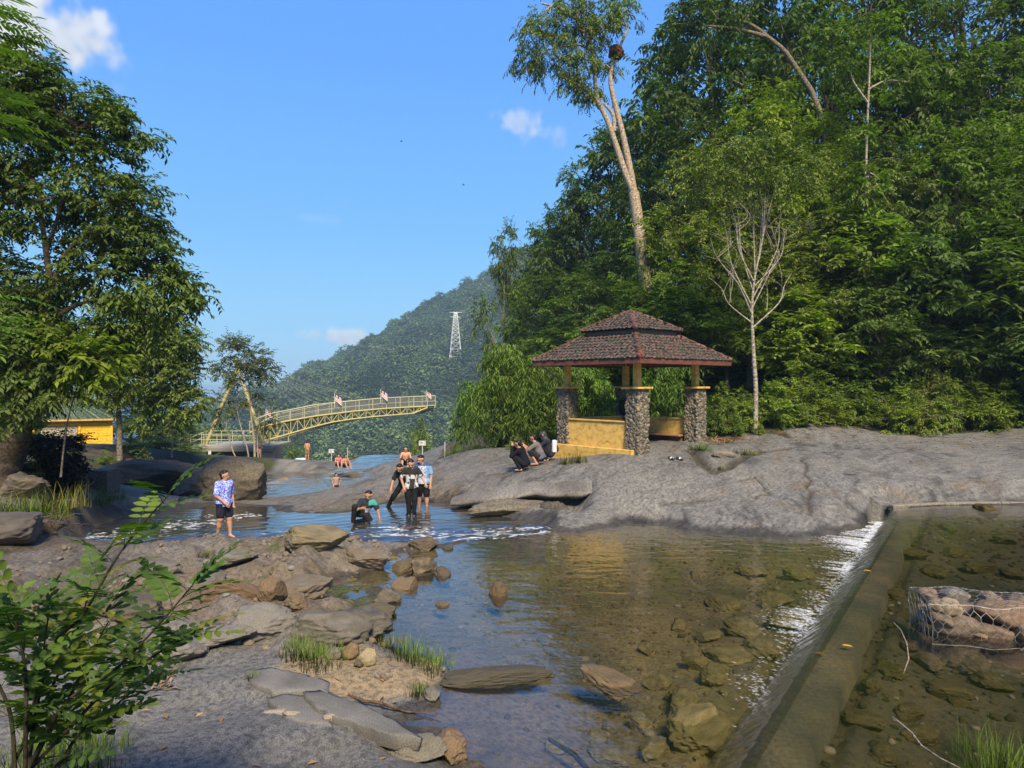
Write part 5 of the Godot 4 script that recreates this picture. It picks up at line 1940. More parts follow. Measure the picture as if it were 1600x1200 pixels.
func bark_of(col: Color) -> StandardMaterial3D:
	var m: StandardMaterial3D = M.bark.duplicate()
	m.albedo_color = Color(col.linear_to_srgb(), 1.0)
	return m

# A tree with its own trunk and lobes. stems: [[points], r0, r1]; lobes in pixels at distance d: [px, py, radius px, clumps, nearer]
func own_tree(called: String, label: String, category: String, foot: Vector3, d: float, stems: Array, lobes: Array, seed_: int, leafing: Array, leaf_mat: Material, bark: Material, group := "") -> Node3D:
	var o := thing(called, label, category, foot, 0.0, group)
	var trunk := MB.new()
	var ends := []
	for s in stems:
		var path := []
		var rad := []
		var pts: Array = s[0]
		for k in pts.size():
			path.append(pts[k] - foot)
		# smooth the path
		var fine := []
		for k in path.size() - 1:
			var p0: Vector3 = path[maxi(k - 1, 0)]
			var p1: Vector3 = path[k]
			var p2: Vector3 = path[k + 1]
			var p3: Vector3 = path[mini(k + 2, path.size() - 1)]
			for j in 4:
				fine.append(p1.cubic_interpolate(p2, p0, p3, j / 4.0))
		fine.append(path[-1])
		for k in fine.size():
			rad.append(lerpf(s[1], s[2], k / float(fine.size() - 1)))
		trunk.tube(fine, rad, 9 if s[1] > 0.08 else 5, Color.WHITE, true)
		for k in fine.size():
			if k > fine.size() / 3:
				ends.append([fine[k], rad[k]])
	var balls := []
	for q in lobes:
		var nearer: float = q[4] if q.size() > 4 else 0.0
		var dd := d - nearer
		var c := at(q[0], q[1], dd) - foot
		var rr: float = q[2] / F * dd
		balls.append([c, Vector3(rr, rr * 0.82, rr), q[3]])
		if ends:
			for j in 2:
				var best = ends[0]
				for e in ends:
					if e[0].distance_to(c) - e[1] * 2.0 < best[0].distance_to(c) - best[1] * 2.0:
						best = e
				limb(trunk, best[0], c + Vector3(0.3 * rr * (j * 2 - 1), 0.2 * rr, 0.25 * rr), minf(best[1] * 0.7, 0.09 + 0.004 * d * 0.2), 0.012, 0.06, seed_ + j, 5)
	part(o, "trunk", trunk.mesh(), bark)
	if balls:
		var cr := crown_mesh(balls, seed_, leafing[0], leafing[1], leafing[2], leafing[3], leafing[4], leafing[5])
		part(o, "crown", cr.mesh(), leaf_mat)
	return o

func oval(b: MB, p: Vector3, dir: Vector3, up: Vector3, l: float, w: float, col: Color) -> void:
	var side := dir.cross(up).normalized()
	var top := side.cross(dir)
	var k := b.v.size()
	var shape := [[0.0, 0.0], [0.16, 0.36], [0.42, 0.5], [0.72, 0.38], [0.92, 0.14], [1.0, 0.0]]
	for q in shape:
		var sag: float = -0.10 * l * float(q[0]) * float(q[0])
		b.vert(p + dir * l * float(q[0]) + top * sag, top, col * 1.12)
		b.vert(p + dir * l * float(q[0]) - side * w * float(q[1]) + top * (sag + 0.16 * w * float(q[1])), (top + side * 0.3).normalized(), col)
		b.vert(p + dir * l * float(q[0]) + side * w * float(q[1]) + top * (sag + 0.16 * w * float(q[1])), (top - side * 0.3).normalized(), col)
	for j in shape.size() - 1:
		var a := k + j * 3
		b.i.append_array(PackedInt32Array([a, a + 1, a + 4, a, a + 4, a + 3, a, a + 3, a + 5, a, a + 5, a + 2]))

# A compound leaf along +z: pairs of leaflets on a stalk
func compound_leaf(pairs: int, length: float, l: float, w: float, seed_: int, tone: float) -> ArrayMesh:
	var r := RandomNumberGenerator.new()
	r.seed = seed_
	var b := MB.new()
	var path := []
	var rad := []
	for k in 8:
		var t := k / 7.0
		path.append(Vector3(0.02 * sin(t * 3.0 + seed_), 0.10 * length * sin(t * 2.2) - 0.20 * length * t * t, length * t))
		rad.append(lerpf(0.0028, 0.0012, t))
	b.tube(path, rad, 4, Color(0.5, 0.6, 0.35), false)
	for k in pairs:
		var t := 0.22 + 0.74 * k / (pairs - 1.0)
		var i0 := mini(int(t * 7.0), 6)
		var p: Vector3 = path[i0].lerp(path[i0 + 1], t * 7.0 - i0)
		var big := sin(PI * (0.22 + 0.62 * t)) * r.randf_range(0.9, 1.1)
		for s in [-1, 1]:
			var dir := Vector3(s * 0.9, r.randf_range(-0.22, 0.06), 0.38).normalized()
			var g := tone * r.randf_range(0.85, 1.1)
			oval(b, p, dir, Vector3(-s * 0.12 + r.randfn() * 0.12, 1, r.randfn() * 0.12).normalized(), l * big, w * big, Color(g, g, g * 0.9))
	oval(b, path[-1], Vector3(0, -0.25, 1).normalized(), Vector3.UP, l, w, Color(tone, tone, tone * 0.9))
	return b.mesh()

func grass_mesh(blades: int, spread: float, high: float, seed_: int) -> ArrayMesh:
	var r := RandomNumberGenerator.new()
	r.seed = seed_
	var b := MB.new()
	for k in blades:
		var a := r.randf() * TAU
		var p := Vector3(cos(a), 0, sin(a)) * spread * sqrt(r.randf())
		var lean := Vector3(r.randfn(), 0, r.randfn()) * 0.75 + p * 0.5 / maxf(spread, 0.01)
		var h := high * (0.25 + 0.95 * pow(r.randf(), 1.6))
		var w := r.randf_range(0.003, 0.006)
		var side := Vector3(cos(a + 1.3), 0, sin(a + 1.3)) * w
		var q := p
		var g := r.randf_range(0.55, 1.0)
		var col := Color(g, g, g * r.randf_range(0.5, 0.9))
		var up := Vector3.UP
		var i0 := b.v.size()
		for j in 4:
			var t := j / 3.0
			var sw := side * (1.0 - t * 0.92)
			b.vert(q - sw, Vector3(lean.x * 0.5, 0.8, lean.z * 0.5).normalized(), col)
			b.vert(q + sw, Vector3(lean.x * 0.5, 0.8, lean.z * 0.5).normalized(), col)
			q += (up + lean * t * 1.1).normalized() * h / 3.0
		for j in 3:
			var a0 := i0 + j * 2
			b.i.append_array(PackedInt32Array([a0, a0 + 2, a0 + 3, a0, a0 + 3, a0 + 1]))
	return b.mesh()

# ---------------------------------------------------------------- where it grows
func build_plants() -> void:
	var r := RandomNumberGenerator.new()
	r.seed = 2024
	var dark := leaf_material(Color(0.135, 0.20, 0.055), 0.62)
	var deep := leaf_material(Color(0.115, 0.182, 0.060), 0.62)
	var mid := leaf_material(Color(0.175, 0.26, 0.058), 0.68)
	var fresh := leaf_material(Color(0.24, 0.335, 0.064), 0.72)
	var bright := leaf_material(Color(0.285, 0.37, 0.062), 0.72)
	var olive := leaf_material(Color(0.19, 0.24, 0.072), 0.6)
	var yellowish := leaf_material(Color(0.26, 0.31, 0.08), 0.6)
	var bark_grey := bark_of(Color(0.22, 0.19, 0.155))
	var bark_dark := bark_of(Color(0.085, 0.068, 0.052))
	var bark_pale := bark_of(Color(0.38, 0.35, 0.30))
	var bark_tan := bark_of(Color(0.46, 0.38, 0.30))
	for k in 4:
		kinds.append(tree_kind(100 + k, {"wide": 4.3 + 0.2 * k, "lobes": 9 + k}))
	kinds.append(tree_kind(140, {"l": 0.42, "w": 0.17, "leaves": 7, "clump": 0.9, "droop": 1.1}))
	kinds.append(tree_kind(141, {"l": 0.40, "w": 0.15, "leaves": 8, "clump": 0.9, "droop": 1.0, "lobes": 11}))
	kinds.append(tree_kind(142, {"l": 0.20, "w": 0.085, "leaves": 12, "sprays": 8, "clump": 0.7, "lobes": 11, "clumps": 15}))
	kinds.append(tree_kind(143, {"l": 0.55, "w": 0.21, "leaves": 6, "sprays": 6, "clump": 1.0, "droop": 0.5, "lobes": 10}))
	kinds.append(tree_kind(144, {"l": 0.24, "w": 0.085, "leaves": 12, "sprays": 6, "clump": 1.15, "droop": 0.15, "lobes": 12, "clumps": 13}))
	var mats := {"k": dark, "d": deep, "m": mid, "f": fresh, "b": bright, "o": olive, "y": yellowish}
	# the forest wall on the right: [px, top py, distance, width px, kind, leaf]
	var forest := [
		[790, 345, 68, 84, 0, "k"], [850, 338, 64, 120, 1, "d"], [822, 425, 58, 100, 2, "m"], [868, 420, 54, 150, 6, "k"], [905, 255, 56, 150, 3, "d"], [955, 195, 54, 150, 0, "d"], [890, 320, 60, 160, 1, "k"],
		[925, 420, 44, 170, 2, "m"], [870, 500, 46, 170, 0, "m"], [832, 520, 50, 100, 6, "f"], [990, 330, 46, 190, 1, "k"], [1010, 150, 52, 190, 2, "d"], [1060, 30, 50, 240, 0, "d"], [1120, -40, 47, 280, 1, "k"], [1075, 190, 44, 230, 3, "k"],
		[1230, -70, 44, 300, 2, "d"], [1370, -90, 43, 320, 3, "k"], [1500, -100, 42, 320, 8, "o"], [1620, -60, 40, 300, 1, "d"], [1300, 30, 39, 280, 6, "m"], [1450, 60, 38, 300, 2, "k"], [1570, 60, 36, 280, 6, "m"],
		[1030, 330, 39, 150, 0, "f"], [1110, 215, 37, 230, 6, "y"], [1205, 125, 37, 250, 1, "b"], [1290, 190, 36, 240, 8, "b"], [1170, 260, 34, 220, 8, "y"], [1105, 340, 34, 180, 6, "f"], [1000, 430, 37.5, 170, 2, "m"], [950, 500, 38, 170, 5, "m"],
		[1385, 215, 35, 250, 6, "o"], [1502, 190, 33, 270, 1, "m"], [1610, 200, 32, 260, 8, "m"], [1340, 330, 33, 230, 7, "f"], [1260, 360, 33, 200, 6, "y"], [1450, 350, 31, 240, 5, "d"], [1560, 350, 30, 250, 7, "k"],
		[1060, 450, 33, 170, 7, "m"], [1250, 450, 31, 170, 7, "b"], [1370, 440, 30.5, 190, 5, "k"], [1490, 450, 30, 190, 8, "d"], [1590, 450, 29.5, 190, 5, "k"], [1140, 430, 33, 150, 6, "f"], [900, 570, 40, 130, 6, "m"], [980, 560, 36, 140, 4, "m"], [1320, 500, 31.5, 150, 7, "f"], [772, 585, 62, 70, 6, "f"], [800, 560, 45, 90, 2, "m"],
		[728, 600, 84, 50, 3, "m"], [655, 655, 95, 60, 1, "f"], [735, 645, 70, 50, 6, "f"], [1690, 260, 30, 280, 5, "k"], [1720, 420, 27, 240, 4, "d"]]
	var words := {"k": "dark green broadleaf tree", "d": "deep green shaded tree", "m": "mid green leafy tree", "f": "fresh green leafy tree", "b": "bright yellow green tree", "o": "olive green tree", "y": "yellowish green tree"}
	var count_of := {}
	var label_of := []
	for t in forest:
		var band_ := forest_band(t)
		var full: String = words[t[5]] + " " + band_
		label_of.append(full)
		count_of[full] = count_of.get(full, []) + [t[0]]
	for k in forest.size():
		var t: Array = forest[k]
		var p := at(t[0], 600, t[2])
		var g := height(p.x, t[2])
		if t[2] > 80.0:
			g = minf(g, -4.0)
		var top: float = EYE - (t[1] - 600.0) / F * t[2]
		var across: float = t[3] / F * t[2] * 1.12
		var high := maxf(top - g, 3.0)
		var label: String = label_of[k]
		var fellows: Array = count_of[label]
		if fellows.size() > 1:
			fellows.sort()
			label = ["leftmost", "second from left", "third from left", "fourth from left", "fifth from left", "sixth from left", "seventh from left", "eighth from left"][fellows.find(t[0])] + " of the " + label.replace(" tree ", " trees ")
		var o := grow(kinds[t[4]], "forest_tree", label, Vector3(p.x, g - 0.2, p.z), high, across, r.randf() * TAU, mats[t[5]], bark_grey if r.randf() < 0.5 else bark_dark, "trees of the forest wall")
	# the tall tree that leans out over the forest
	var d := 38.4
	var foot := at(1016, 480, d)
	foot.y = height(foot.x, d)
	var P := func(px: float, py: float, near := 0.0) -> Vector3: return at(px, py, d - near)
	own_tree("tall_tree", "tall leaning tree with bare forked pinkish trunk rising above the forest", "tree", foot, d,
		[[[foot, P.call(1012, 470), P.call(1004, 410), P.call(997, 345), P.call(990, 300)], 0.36, 0.29],
		[[P.call(992, 310), P.call(984, 262), P.call(972, 205), P.call(958, 150), P.call(954, 118), P.call(963, 85), P.call(980, 48)], 0.21, 0.06],
		[[P.call(990, 300), P.call(977, 270), P.call(961, 222), P.call(949, 188), P.call(936, 160), P.call(930, 130), P.call(925, 72), P.call(906, 35), P.call(893, 5)], 0.19, 0.06],
		[[P.call(938, 165), P.call(918, 142), P.call(894, 128), P.call(880, 121)], 0.16, 0.05],
		[[P.call(960, 205), P.call(958, 180), P.call(944, 162)], 0.12, 0.07],
		[[P.call(906, 35), P.call(880, 15), P.call(845, 5)], 0.10, 0.04],
		[[P.call(926, 80), P.call(905, 70), P.call(870, 75)], 0.10, 0.03]],
		[[868, 92, 38, 30], [838, 70, 28, 18], [905, 108, 32, 24], [905, 55, 36, 26], [878, 25, 38, 28], [945, 45, 32, 20], [972, 22, 28, 20], [828, 98, 20, 14], [918, 140, 18, 12], [928, 12, 38, 34], [882, 128, 18, 12], [850, 40, 26, 20], [950, 105, 16, 8], [915, 158, 12, 6]],
		77, [6, 9, 0.22, 0.072, 1.3, 0.62], leaf_material(Color(0.235, 0.30, 0.095), 0.65), bark_tan)
	# nest of dead leaves in its fork
	var nest := rock(Vector3(0.8, 0.7, 0.8), 9, 0, 0.5, Color(0.10, 0.04, 0.025), Color(0.05, 0.03, 0.02), 3)
	single("leaf_nest", nest.mesh(), M.soil, "reddish brown nest in the fork of the tall leaning tree", "nest", P.call(963, 82))
	# the pale half bare tree beside the gazebo
	d = 26.9
	P = func(px: float, py: float, near := 0.0) -> Vector3: return at(px, py, d - near)
	foot = at(1180, 648, d)
	foot.y = height(foot.x, d) - 0.1
	var stems := [[[foot, P.call(1181, 610), P.call(1178, 560), P.call(1176, 520), P.call(1175, 480), P.call(1180, 430), P.call(1192, 370), P.call(1196, 300)], 0.10, 0.014]]
	var forks := [[1175, 478, 1128, 330], [1177, 455, 1150, 300], [1180, 432, 1168, 285], [1186, 405, 1212, 290], [1176, 466, 1236, 300], [1178, 448, 1250, 335], [1175, 492, 1110, 372], [1187, 396, 1184, 275], [1175, 482, 1224, 352], [1176, 505, 1106, 432], [1176, 512, 1238, 425], [1178, 440, 1140, 318]]
	for k in forks:
		var mx := lerpf(k[0], k[2], 0.5) + r.randf_range(-12, 12)
		var my := lerpf(k[1], k[3], 0.42) + r.randf_range(-8, 8)
		var nx := lerpf(k[0], k[2], 0.78) + r.randf_range(-8, 8)
		var ny := lerpf(k[1], k[3], 0.74)
		var far := r.randf_range(-1.3, 1.3)
		stems.append([[P.call(k[0], k[1]), P.call(mx, my, far * 0.4), P.call(nx, ny, far * 0.8), P.call(k[2], k[3], far)], r.randf_range(0.024, 0.042), 0.007])
		for j in 3:
			var t := r.randf_range(0.35, 0.85)
			var sx := lerpf(k[0], k[2], t)
			var sy := lerpf(k[1], k[3], t * 0.9)
			stems.append([[P.call(mx if j == 0 else sx, my if j == 0 else sy, far * t), P.call(sx + r.randf_range(-24, 24), sy - r.randf_range(14, 40), far + r.randf_range(-0.5, 0.5)), P.call(sx + r.randf_range(-38, 38), sy - r.randf_range(35, 75), far + r.randf_range(-0.8, 0.8))], 0.013, 0.005])
	own_tree("half_bare_tree", "slender tree with pale bare branches and thin green top beside the gazebo", "tree", foot, d, stems,
		[[1165, 272, 55, 26], [1108, 292, 42, 20], [1222, 290, 45, 22], [1148, 235, 45, 20], [1250, 262, 36, 16], [1190, 240, 40, 16]], 31, [6, 10, 0.16, 0.065, 0.9, 0.55], leaf_material(Color(0.181, 0.239, 0.065), 0.6), bark_pale)
	# pale trunks that show among the dark leaves higher up
	d = 32.2
	P = func(px: float, py: float, near := 0.0) -> Vector3: return at(px, py, d - near)
	foot = at(1355, 330, d)
	foot.y = height(foot.x, d)
	own_tree("pale_trunk_tree", "tree with a thin white blotched trunk among the dark foliage", "tree", foot, d, [[[foot, P.call(1353, 330), P.call(1354, 230), P.call(1358, 130), P.call(1360, 70)], 0.07, 0.045], [[P.call(1357, 140), P.call(1385, 126), P.call(1420, 128)], 0.06, 0.02], [[P.call(1356, 160), P.call(1335, 130), P.call(1330, 115)], 0.06, 0.02]],
		[[1365, 60, 50, 16], [1420, 110, 30, 8], [1320, 100, 30, 8], [1356, 290, 40, 14], [1372, 330, 40, 14], [1345, 215, 14, 4]], 71, [6, 9, 0.28, 0.11, 0.9, 0.7], mid, bark_pale)
	d = 36.5
	P = func(px: float, py: float, near := 0.0) -> Vector3: return at(px, py, d - near)
	foot = at(1300, 300, d)
	foot.y = height(foot.x, d)
	own_tree("grey_limb_tree", "tree with a thick bare grey limb slanting through the upper leaves", "tree", foot, d, [[[foot, P.call(1290, 220), P.call(1240, 100), P.call(1200, 58), P.call(1165, 35), P.call(1120, 30)], 0.17, 0.06], [[P.call(1200, 58), P.call(1150, 45), P.call(1100, 40)], 0.12, 0.05]],
		[[1110, 20, 60, 22], [1170, -10, 60, 20], [1060, 50, 36, 12]], 72, [6, 9, 0.28, 0.11, 0.9, 0.7], deep, bark_grey)
	# feathery bamboo round the gazebo
	var bam := leaf_material(Color(0.196, 0.300, 0.061), 0.7)
	var bam2 := leaf_material(Color(0.145, 0.261, 0.052), 0.6)
	var clumps := [[[[800, 600, 40, 28], [790, 560, 26, 14], [770, 640, 36, 22], [815, 660, 34, 20]], 28.5, "bright bamboo clump at the left edge of the gazebo's thicket"], [[[852, 590, 36, 24], [860, 640, 36, 22], [838, 670, 26, 14]], 29.0, "bright bamboo clump right behind the left gazebo pillar"],
		[[[915, 605, 36, 24], [930, 640, 30, 18], [905, 575, 24, 12]], 29.5, "bamboo clump seen through the gazebo between the left pillars"], [[[1040, 600, 36, 22], [1030, 640, 28, 16], [1060, 570, 24, 12]], 30.0, "bamboo clump seen through the gazebo beside the right pillar"],
		[[[762, 690, 24, 12], [735, 660, 26, 14], [748, 620, 28, 14]], 33.0, "low bamboo at the lower left corner of the thicket"]]
	for c in clumps:
		d = c[1]
		foot = at(c[0][0][0], 690, d)
		foot.y = height(foot.x, d)
		var canes := []
		for q in c[0]:
			for j in 3:
				canes.append([[foot + Vector3(r.randfn() * 0.3, 0, r.randfn() * 0.3), at(q[0] + r.randf_range(-15, 15), q[1] + 20, d), at(q[0] + r.randf_range(-30, 30), q[1] - q[2] * 0.8, d)], 0.02, 0.008])
		own_tree("bamboo", c[2], "bamboo", foot, d, canes, c[0], 300 + int(d * 10), [8, 9, 0.26, 0.045, 1.5, 0.6], bam if d < 29.2 else bam2, bark_of(Color(0.2, 0.24, 0.08)), "bamboo round the gazebo")
	# ---- left side
	d = 19.5
	foot = at(6, 792, 17.6)
	foot.y = height(foot.x, 17.6) - 0.1
	P = func(px: float, py: float, near := 0.0) -> Vector3: return at(px, py, 19.0 - near)
	own_tree("evergreen_tree", "big dark evergreen tree with a gnarled trunk at the left edge", "tree", foot, d,
		[[[foot, P.call(8, 740), P.call(28, 680), P.call(40, 620), P.call(62, 560), P.call(70, 520)], 0.42, 0.15], [[P.call(66, 545), P.call(80, 505), P.call(112, 480), P.call(142, 470)], 0.10, 0.04], [[P.call(70, 525), P.call(74, 480), P.call(78, 440), P.call(70, 380), P.call(60, 300)], 0.13, 0.05], [[P.call(76, 470), P.call(100, 400), P.call(150, 360), P.call(205, 380)], 0.07, 0.03], [[P.call(70, 400), P.call(105, 290), P.call(120, 200)], 0.06, 0.025], [[P.call(20, 690), P.call(10, 600), P.call(-10, 500)], 0.25, 0.1]],
		[[128, 165, 46, 22], [30, 150, 60, 36], [-10, 110, 70, 40], [60, 120, 30, 12], [0, 210, 66, 40], [160, 205, 34, 14], [70, 215, 62, 34], [150, 265, 54, 30], [188, 330, 62, 36], [225, 375, 42, 20], [70, 330, 74, 46], [232, 438, 62, 40], [280, 462, 32, 16], [140, 430, 66, 36], [60, 470, 66, 40], [158, 540, 46, 24], [205, 505, 40, 20], [100, 560, 44, 26], [40, 565, 46, 30, 2.2], [72, 612, 26, 12, 2.2], [15, 640, 26, 12, 2.2], [10, 580, 56, 34], [40, 620, 34, 14], [-10, 660, 40, 16], [30, 540, 60, 34], [-20, 300, 80, 44], [-20, 450, 70, 36], [180, 185, 16, 6], [222, 214, 10, 4]],
		55, [8, 10, 0.19, 0.075, 0.75, 0.55], leaf_material(Color(0.13, 0.188, 0.05), 0.6), bark_dark)
	# young bright leaves in front of it
	own_tree("sapling", "sapling with big yellow green leaves in front of the evergreen", "tree", at(95, 705, 17.8), 17.6, [[[at(95, 745, 17.8), at(105, 660, 17.6), at(125, 590, 17.5)], 0.03, 0.012]], [[115, 548, 30, 12], [158, 566, 30, 12], [138, 586, 20, 7], [85, 535, 26, 8]], 56, [5, 8, 0.26, 0.10, 0.6, 0.45], leaf_material(Color(0.217, 0.290, 0.043), 0.7), bark_grey)
	# rounded tree behind the hut
	d = 36.0
	foot = at(187, 712, d)
	foot.y = height(foot.x, d)
	P = func(px: float, py: float, near := 0.0) -> Vector3: return at(px, py, d - near)
	own_tree("rounded_tree", "rounded green tree with a thin straight trunk beside the hut", "tree", foot, d, [[[foot, P.call(186, 660), P.call(184, 615), P.call(195, 560)], 0.15, 0.08], [[P.call(184, 620), P.call(215, 605), P.call(255, 600)], 0.06, 0.02], [[P.call(186, 640), P.call(170, 600), P.call(150, 570)], 0.06, 0.02]],
		[[250, 545, 48, 70], [215, 590, 44, 56], [280, 590, 30, 34], [170, 560, 44, 46], [255, 505, 34, 34], [290, 630, 24, 24], [160, 620, 34, 20], [215, 530, 40, 44], [255, 640, 34, 30], [285, 540, 24, 20]], 57, [7, 11, 0.22, 0.09, 0.7, 0.65], leaf_material(Color(0.19, 0.255, 0.07), 0.65), bark_grey)
	own_tree("twiggy_tree", "thin half bare tree with open twigs beside the rounded tree", "tree", at(268, 715, 40.0), 40.0, [[[at(268, 715, 40), at(270, 640, 40), at(280, 560, 40)], 0.06, 0.02], [[at(272, 620, 40), at(300, 590, 40), at(318, 575, 40)], 0.03, 0.01], [[at(275, 590, 40), at(295, 545, 40), at(310, 520, 40)], 0.03, 0.01]],
		[[300, 520, 18, 4], [312, 580, 18, 4], [296, 560, 18, 4]], 58, [4, 7, 0.16, 0.06, 0.7, 0.6], olive, bark_pale)
	# dark trees behind hut and bridge landing
	for t in [[60, 470, 50, 200, 1, "d", "dark tree standing right behind the hut roof"], [-30, 380, 44, 220, 2, "k", "dark tree behind the evergreen at the picture edge"], [160, 520, 56, 170, 0, "k", "tall dark tree behind the rounded tree"], [235, 600, 62, 130, 3, "d", "dark tree between the hut and the bridge steps"], [290, 655, 72, 110, 1, "m", "low green tree behind the bridge steps"], [340, 668, 84, 100, 0, "m", "low green tree behind the viewing platform"], [205, 640, 54, 110, 6, "d", "dark bushy tree beside the thin straight trunk"], [262, 668, 60, 90, 6, "k", "dark bushy tree left of the bridge steps"], [400, 672, 92, 90, 2, "m", "green tree below the landward end of the footbridge"], [455, 690, 100, 80, 6, "m", "green tree top below the middle of the footbridge"], [120, 640, 58, 120, 3, "d", "dark tree low behind the hut"]]:
		var p := at(t[0], 600, t[2])
		var g := height(p.x, t[2])
		var top: float = EYE - (t[1] - 600.0) / F * t[2]
		grow(kinds[t[4]], "dark_tree", t[6], Vector3(p.x, minf(g, top - 4.0) - 0.2, p.z), maxf(top - g, 4.0), t[3] / F * t[2] * 1.15, r.randf() * TAU, mats[t[5]], bark_dark, "dark trees behind the hut and the bridge")
	# slender trees before the pylon
	d = 57.0
	foot = at(398, 722, d)
	foot.y = height(foot.x, d)
	P = func(px: float, py: float, near := 0.0) -> Vector3: return at(px, py, d - near)
	own_tree("slender_tree", "slender tree with several thin grey stems in front of the pylon", "tree", foot, d, [[[foot, P.call(397, 690), P.call(391, 640), P.call(388, 590), P.call(380, 545)], 0.10, 0.03], [[foot + Vector3(-0.5, 0, 0), P.call(386, 700), P.call(372, 650), P.call(366, 600)], 0.07, 0.03], [[foot + Vector3(-1.3, 0, 0.2), P.call(362, 700), P.call(353, 660), P.call(356, 620)], 0.06, 0.02], [[foot + Vector3(0.3, 0, 0), P.call(402, 690), P.call(405, 640)], 0.06, 0.02]],
		[[372, 550, 22, 22], [400, 562, 22, 22], [352, 578, 18, 15], [415, 580, 14, 12], [382, 590, 22, 20], [350, 628, 16, 7], [400, 625, 18, 8], [372, 640, 14, 4], [418, 655, 12, 6], [345, 655, 12, 4], [360, 540, 10, 6]], 59, [6, 10, 0.26, 0.11, 0.6, 0.85], leaf_material(Color(0.123, 0.152, 0.051), 0.5), bark_pale)
	# maroon leaved shrub by the hut
	own_tree("maroon_shrub", "dense dark maroon leaved shrub in front of the hut", "shrub", at(85, 775, 20.5), 20.5, [[[at(85, 780, 20.5), at(80, 720, 20.5)], 0.05, 0.02]], [[75, 705, 40, 40], [105, 735, 38, 34], [55, 745, 36, 30], [100, 700, 26, 18], [85, 765, 34, 24]], 60, [8, 9, 0.12, 0.055, 0.6, 0.35], leaf_material(Color(0.032, 0.023, 0.023), 0.2), bark_dark)
	# shrubs along the top of the slab
	var bush_kinds := []
	for k in 4:
		bush_kinds.append(tree_kind(200 + k, {"high": 3.0, "wide": 1.7, "base": -0.8, "lobes": 7, "clumps": 9, "l": 0.16 + 0.05 * (k % 2), "w": 0.075 + 0.02 * (k % 2), "clump": 0.36, "leaves": 7, "sprays": 7, "girth": 0.04, "droop": 0.6}))
	var bushes := [[1128, 590, 27.2, 60, "f"], [1160, 600, 27.6, 70, "b"], [1205, 585, 28.2, 90, "f"], [1240, 560, 28.6, 100, "b"], [1280, 575, 28.8, 90, "f"], [1320, 560, 29.6, 100, "m"], [1350, 590, 29.4, 80, "f"], [1390, 570, 30.2, 100, "m"], [1430, 580, 30.4, 90, "f"], [1462, 530, 30.6, 90, "y"], [1500, 560, 30.8, 100, "m"], [1540, 570, 31.0, 100, "o"], [1580, 560, 31.2, 110, "m"], [1610, 570, 31.2, 100, "m"], [1300, 620, 28.2, 60, "b"], [1215, 625, 27.8, 60, "f"], [1370, 620, 29.4, 60, "m"], [1450, 620, 30.2, 60, "f"], [1520, 615, 30.6, 70, "m"], [1590, 605, 30.6, 70, "o"], [1115, 630, 26.6, 50, "m"], [1250, 610, 28.0, 60, "f"], [1180, 650, 27.0, 34, "b"], [1330, 640, 28.6, 40, "y"], [1490, 650, 29.8, 30, "y"], [1145, 640, 26.6, 40, "m"], [1480, 585, 29.6, 80, "f"], [1525, 590, 29.9, 90, "b"], [1565, 585, 30.0, 90, "f"], [1605, 590, 30.0, 90, "m"], [1405, 600, 29.4, 80, "b"], [1440, 605, 29.4, 70, "y"], [1555, 620, 29.8, 60, "y"], [745, 690, 32.0, 40, "y"], [780, 688, 29.0, 44, "m"], [828, 676, 29.2, 44, "f"], [715, 690, 40.0, 40, "m"], [862, 690, 27.0, 30, "o"], [810, 692, 27.2, 36, "y"]]
	var shrub_words := {"f": "fresh green shrub", "b": "bright yellow green shrub", "m": "mid green shrub", "y": "yellowish leafy shrub", "o": "olive shrub"}
	for t in bushes:
		if t[0] >= 1400:
			t[2] -= 1.7
	bushes.sort_custom(func(a, b): return a[0] < b[0])
	var shrub_count := {}
	var shrub_total := {}
	for t in bushes:
		var where := "along the slab's top edge" if t[0] > 1250 else ("near the half bare tree" if t[0] > 1100 else "left of the gazebo")
		shrub_total[shrub_words[t[4]] + " " + where] = shrub_total.get(shrub_words[t[4]] + " " + where, 0) + 1
	for t in bushes:
		var p := at(t[0], 600, t[2])
		var g := height(p.x, t[2])
		var top: float = EYE - (t[1] - 600.0) / F * t[2]
		var where := "along the slab's top edge" if t[0] > 1250 else ("near the half bare tree" if t[0] > 1100 else "left of the gazebo")
		var full: String = shrub_words[t[4]] + " " + where
		shrub_count[full] = shrub_count.get(full, 0) + 1
		if shrub_total[full] > 1:
			full = ["first", "second", "third", "fourth", "fifth", "sixth", "seventh", "eighth", "ninth", "tenth"][shrub_count[full] - 1] + " from left of the " + full.replace(" shrub ", " shrubs ")
		grow(bush_kinds[r.randi() % 4], "shrub", full, Vector3(p.x, g - 0.1, p.z), maxf(top - g, 0.6), t[3] / F * t[2] * 1.1, r.randf() * TAU, mats[t[4]], bark_grey, "shrubs at the edge of the forest", "shrub")
	# left bank shrubs and grass
	for t in [[20, 690, 19.5, 90, "d", "dark shrub behind the gnarled trunk"], [130, 735, 24.0, 50, "o", "olive shrub below the hut wall"], [45, 640, 24.0, 130, "k", "dark bush between the trunk and the hut"], [205, 682, 38.0, 70, "m", "green shrub right of the thin straight trunk"], [250, 680, 42.0, 90, "k", "dark shrub left of the bridge steps"], [225, 696, 34.0, 50, "o", "olive shrub on top of the dark rock wall"], [290, 690, 50.0, 90, "m", "green shrub under the bridge railing"], [165, 700, 34.0, 40, "f", "fresh green shrub beside the hut's corner"]]:
		var p := at(t[0], 600, t[2])
		var g := height(p.x, t[2])
		grow(bush_kinds[r.randi() % 4], "shrub", t[5], Vector3(p.x, g - 0.1, p.z), maxf(EYE - (t[1] - 600.0) / F * t[2] - g, 0.7), t[3] / F * t[2], r.randf() * TAU, mats[t[4]], bark_dark, "", "shrub")
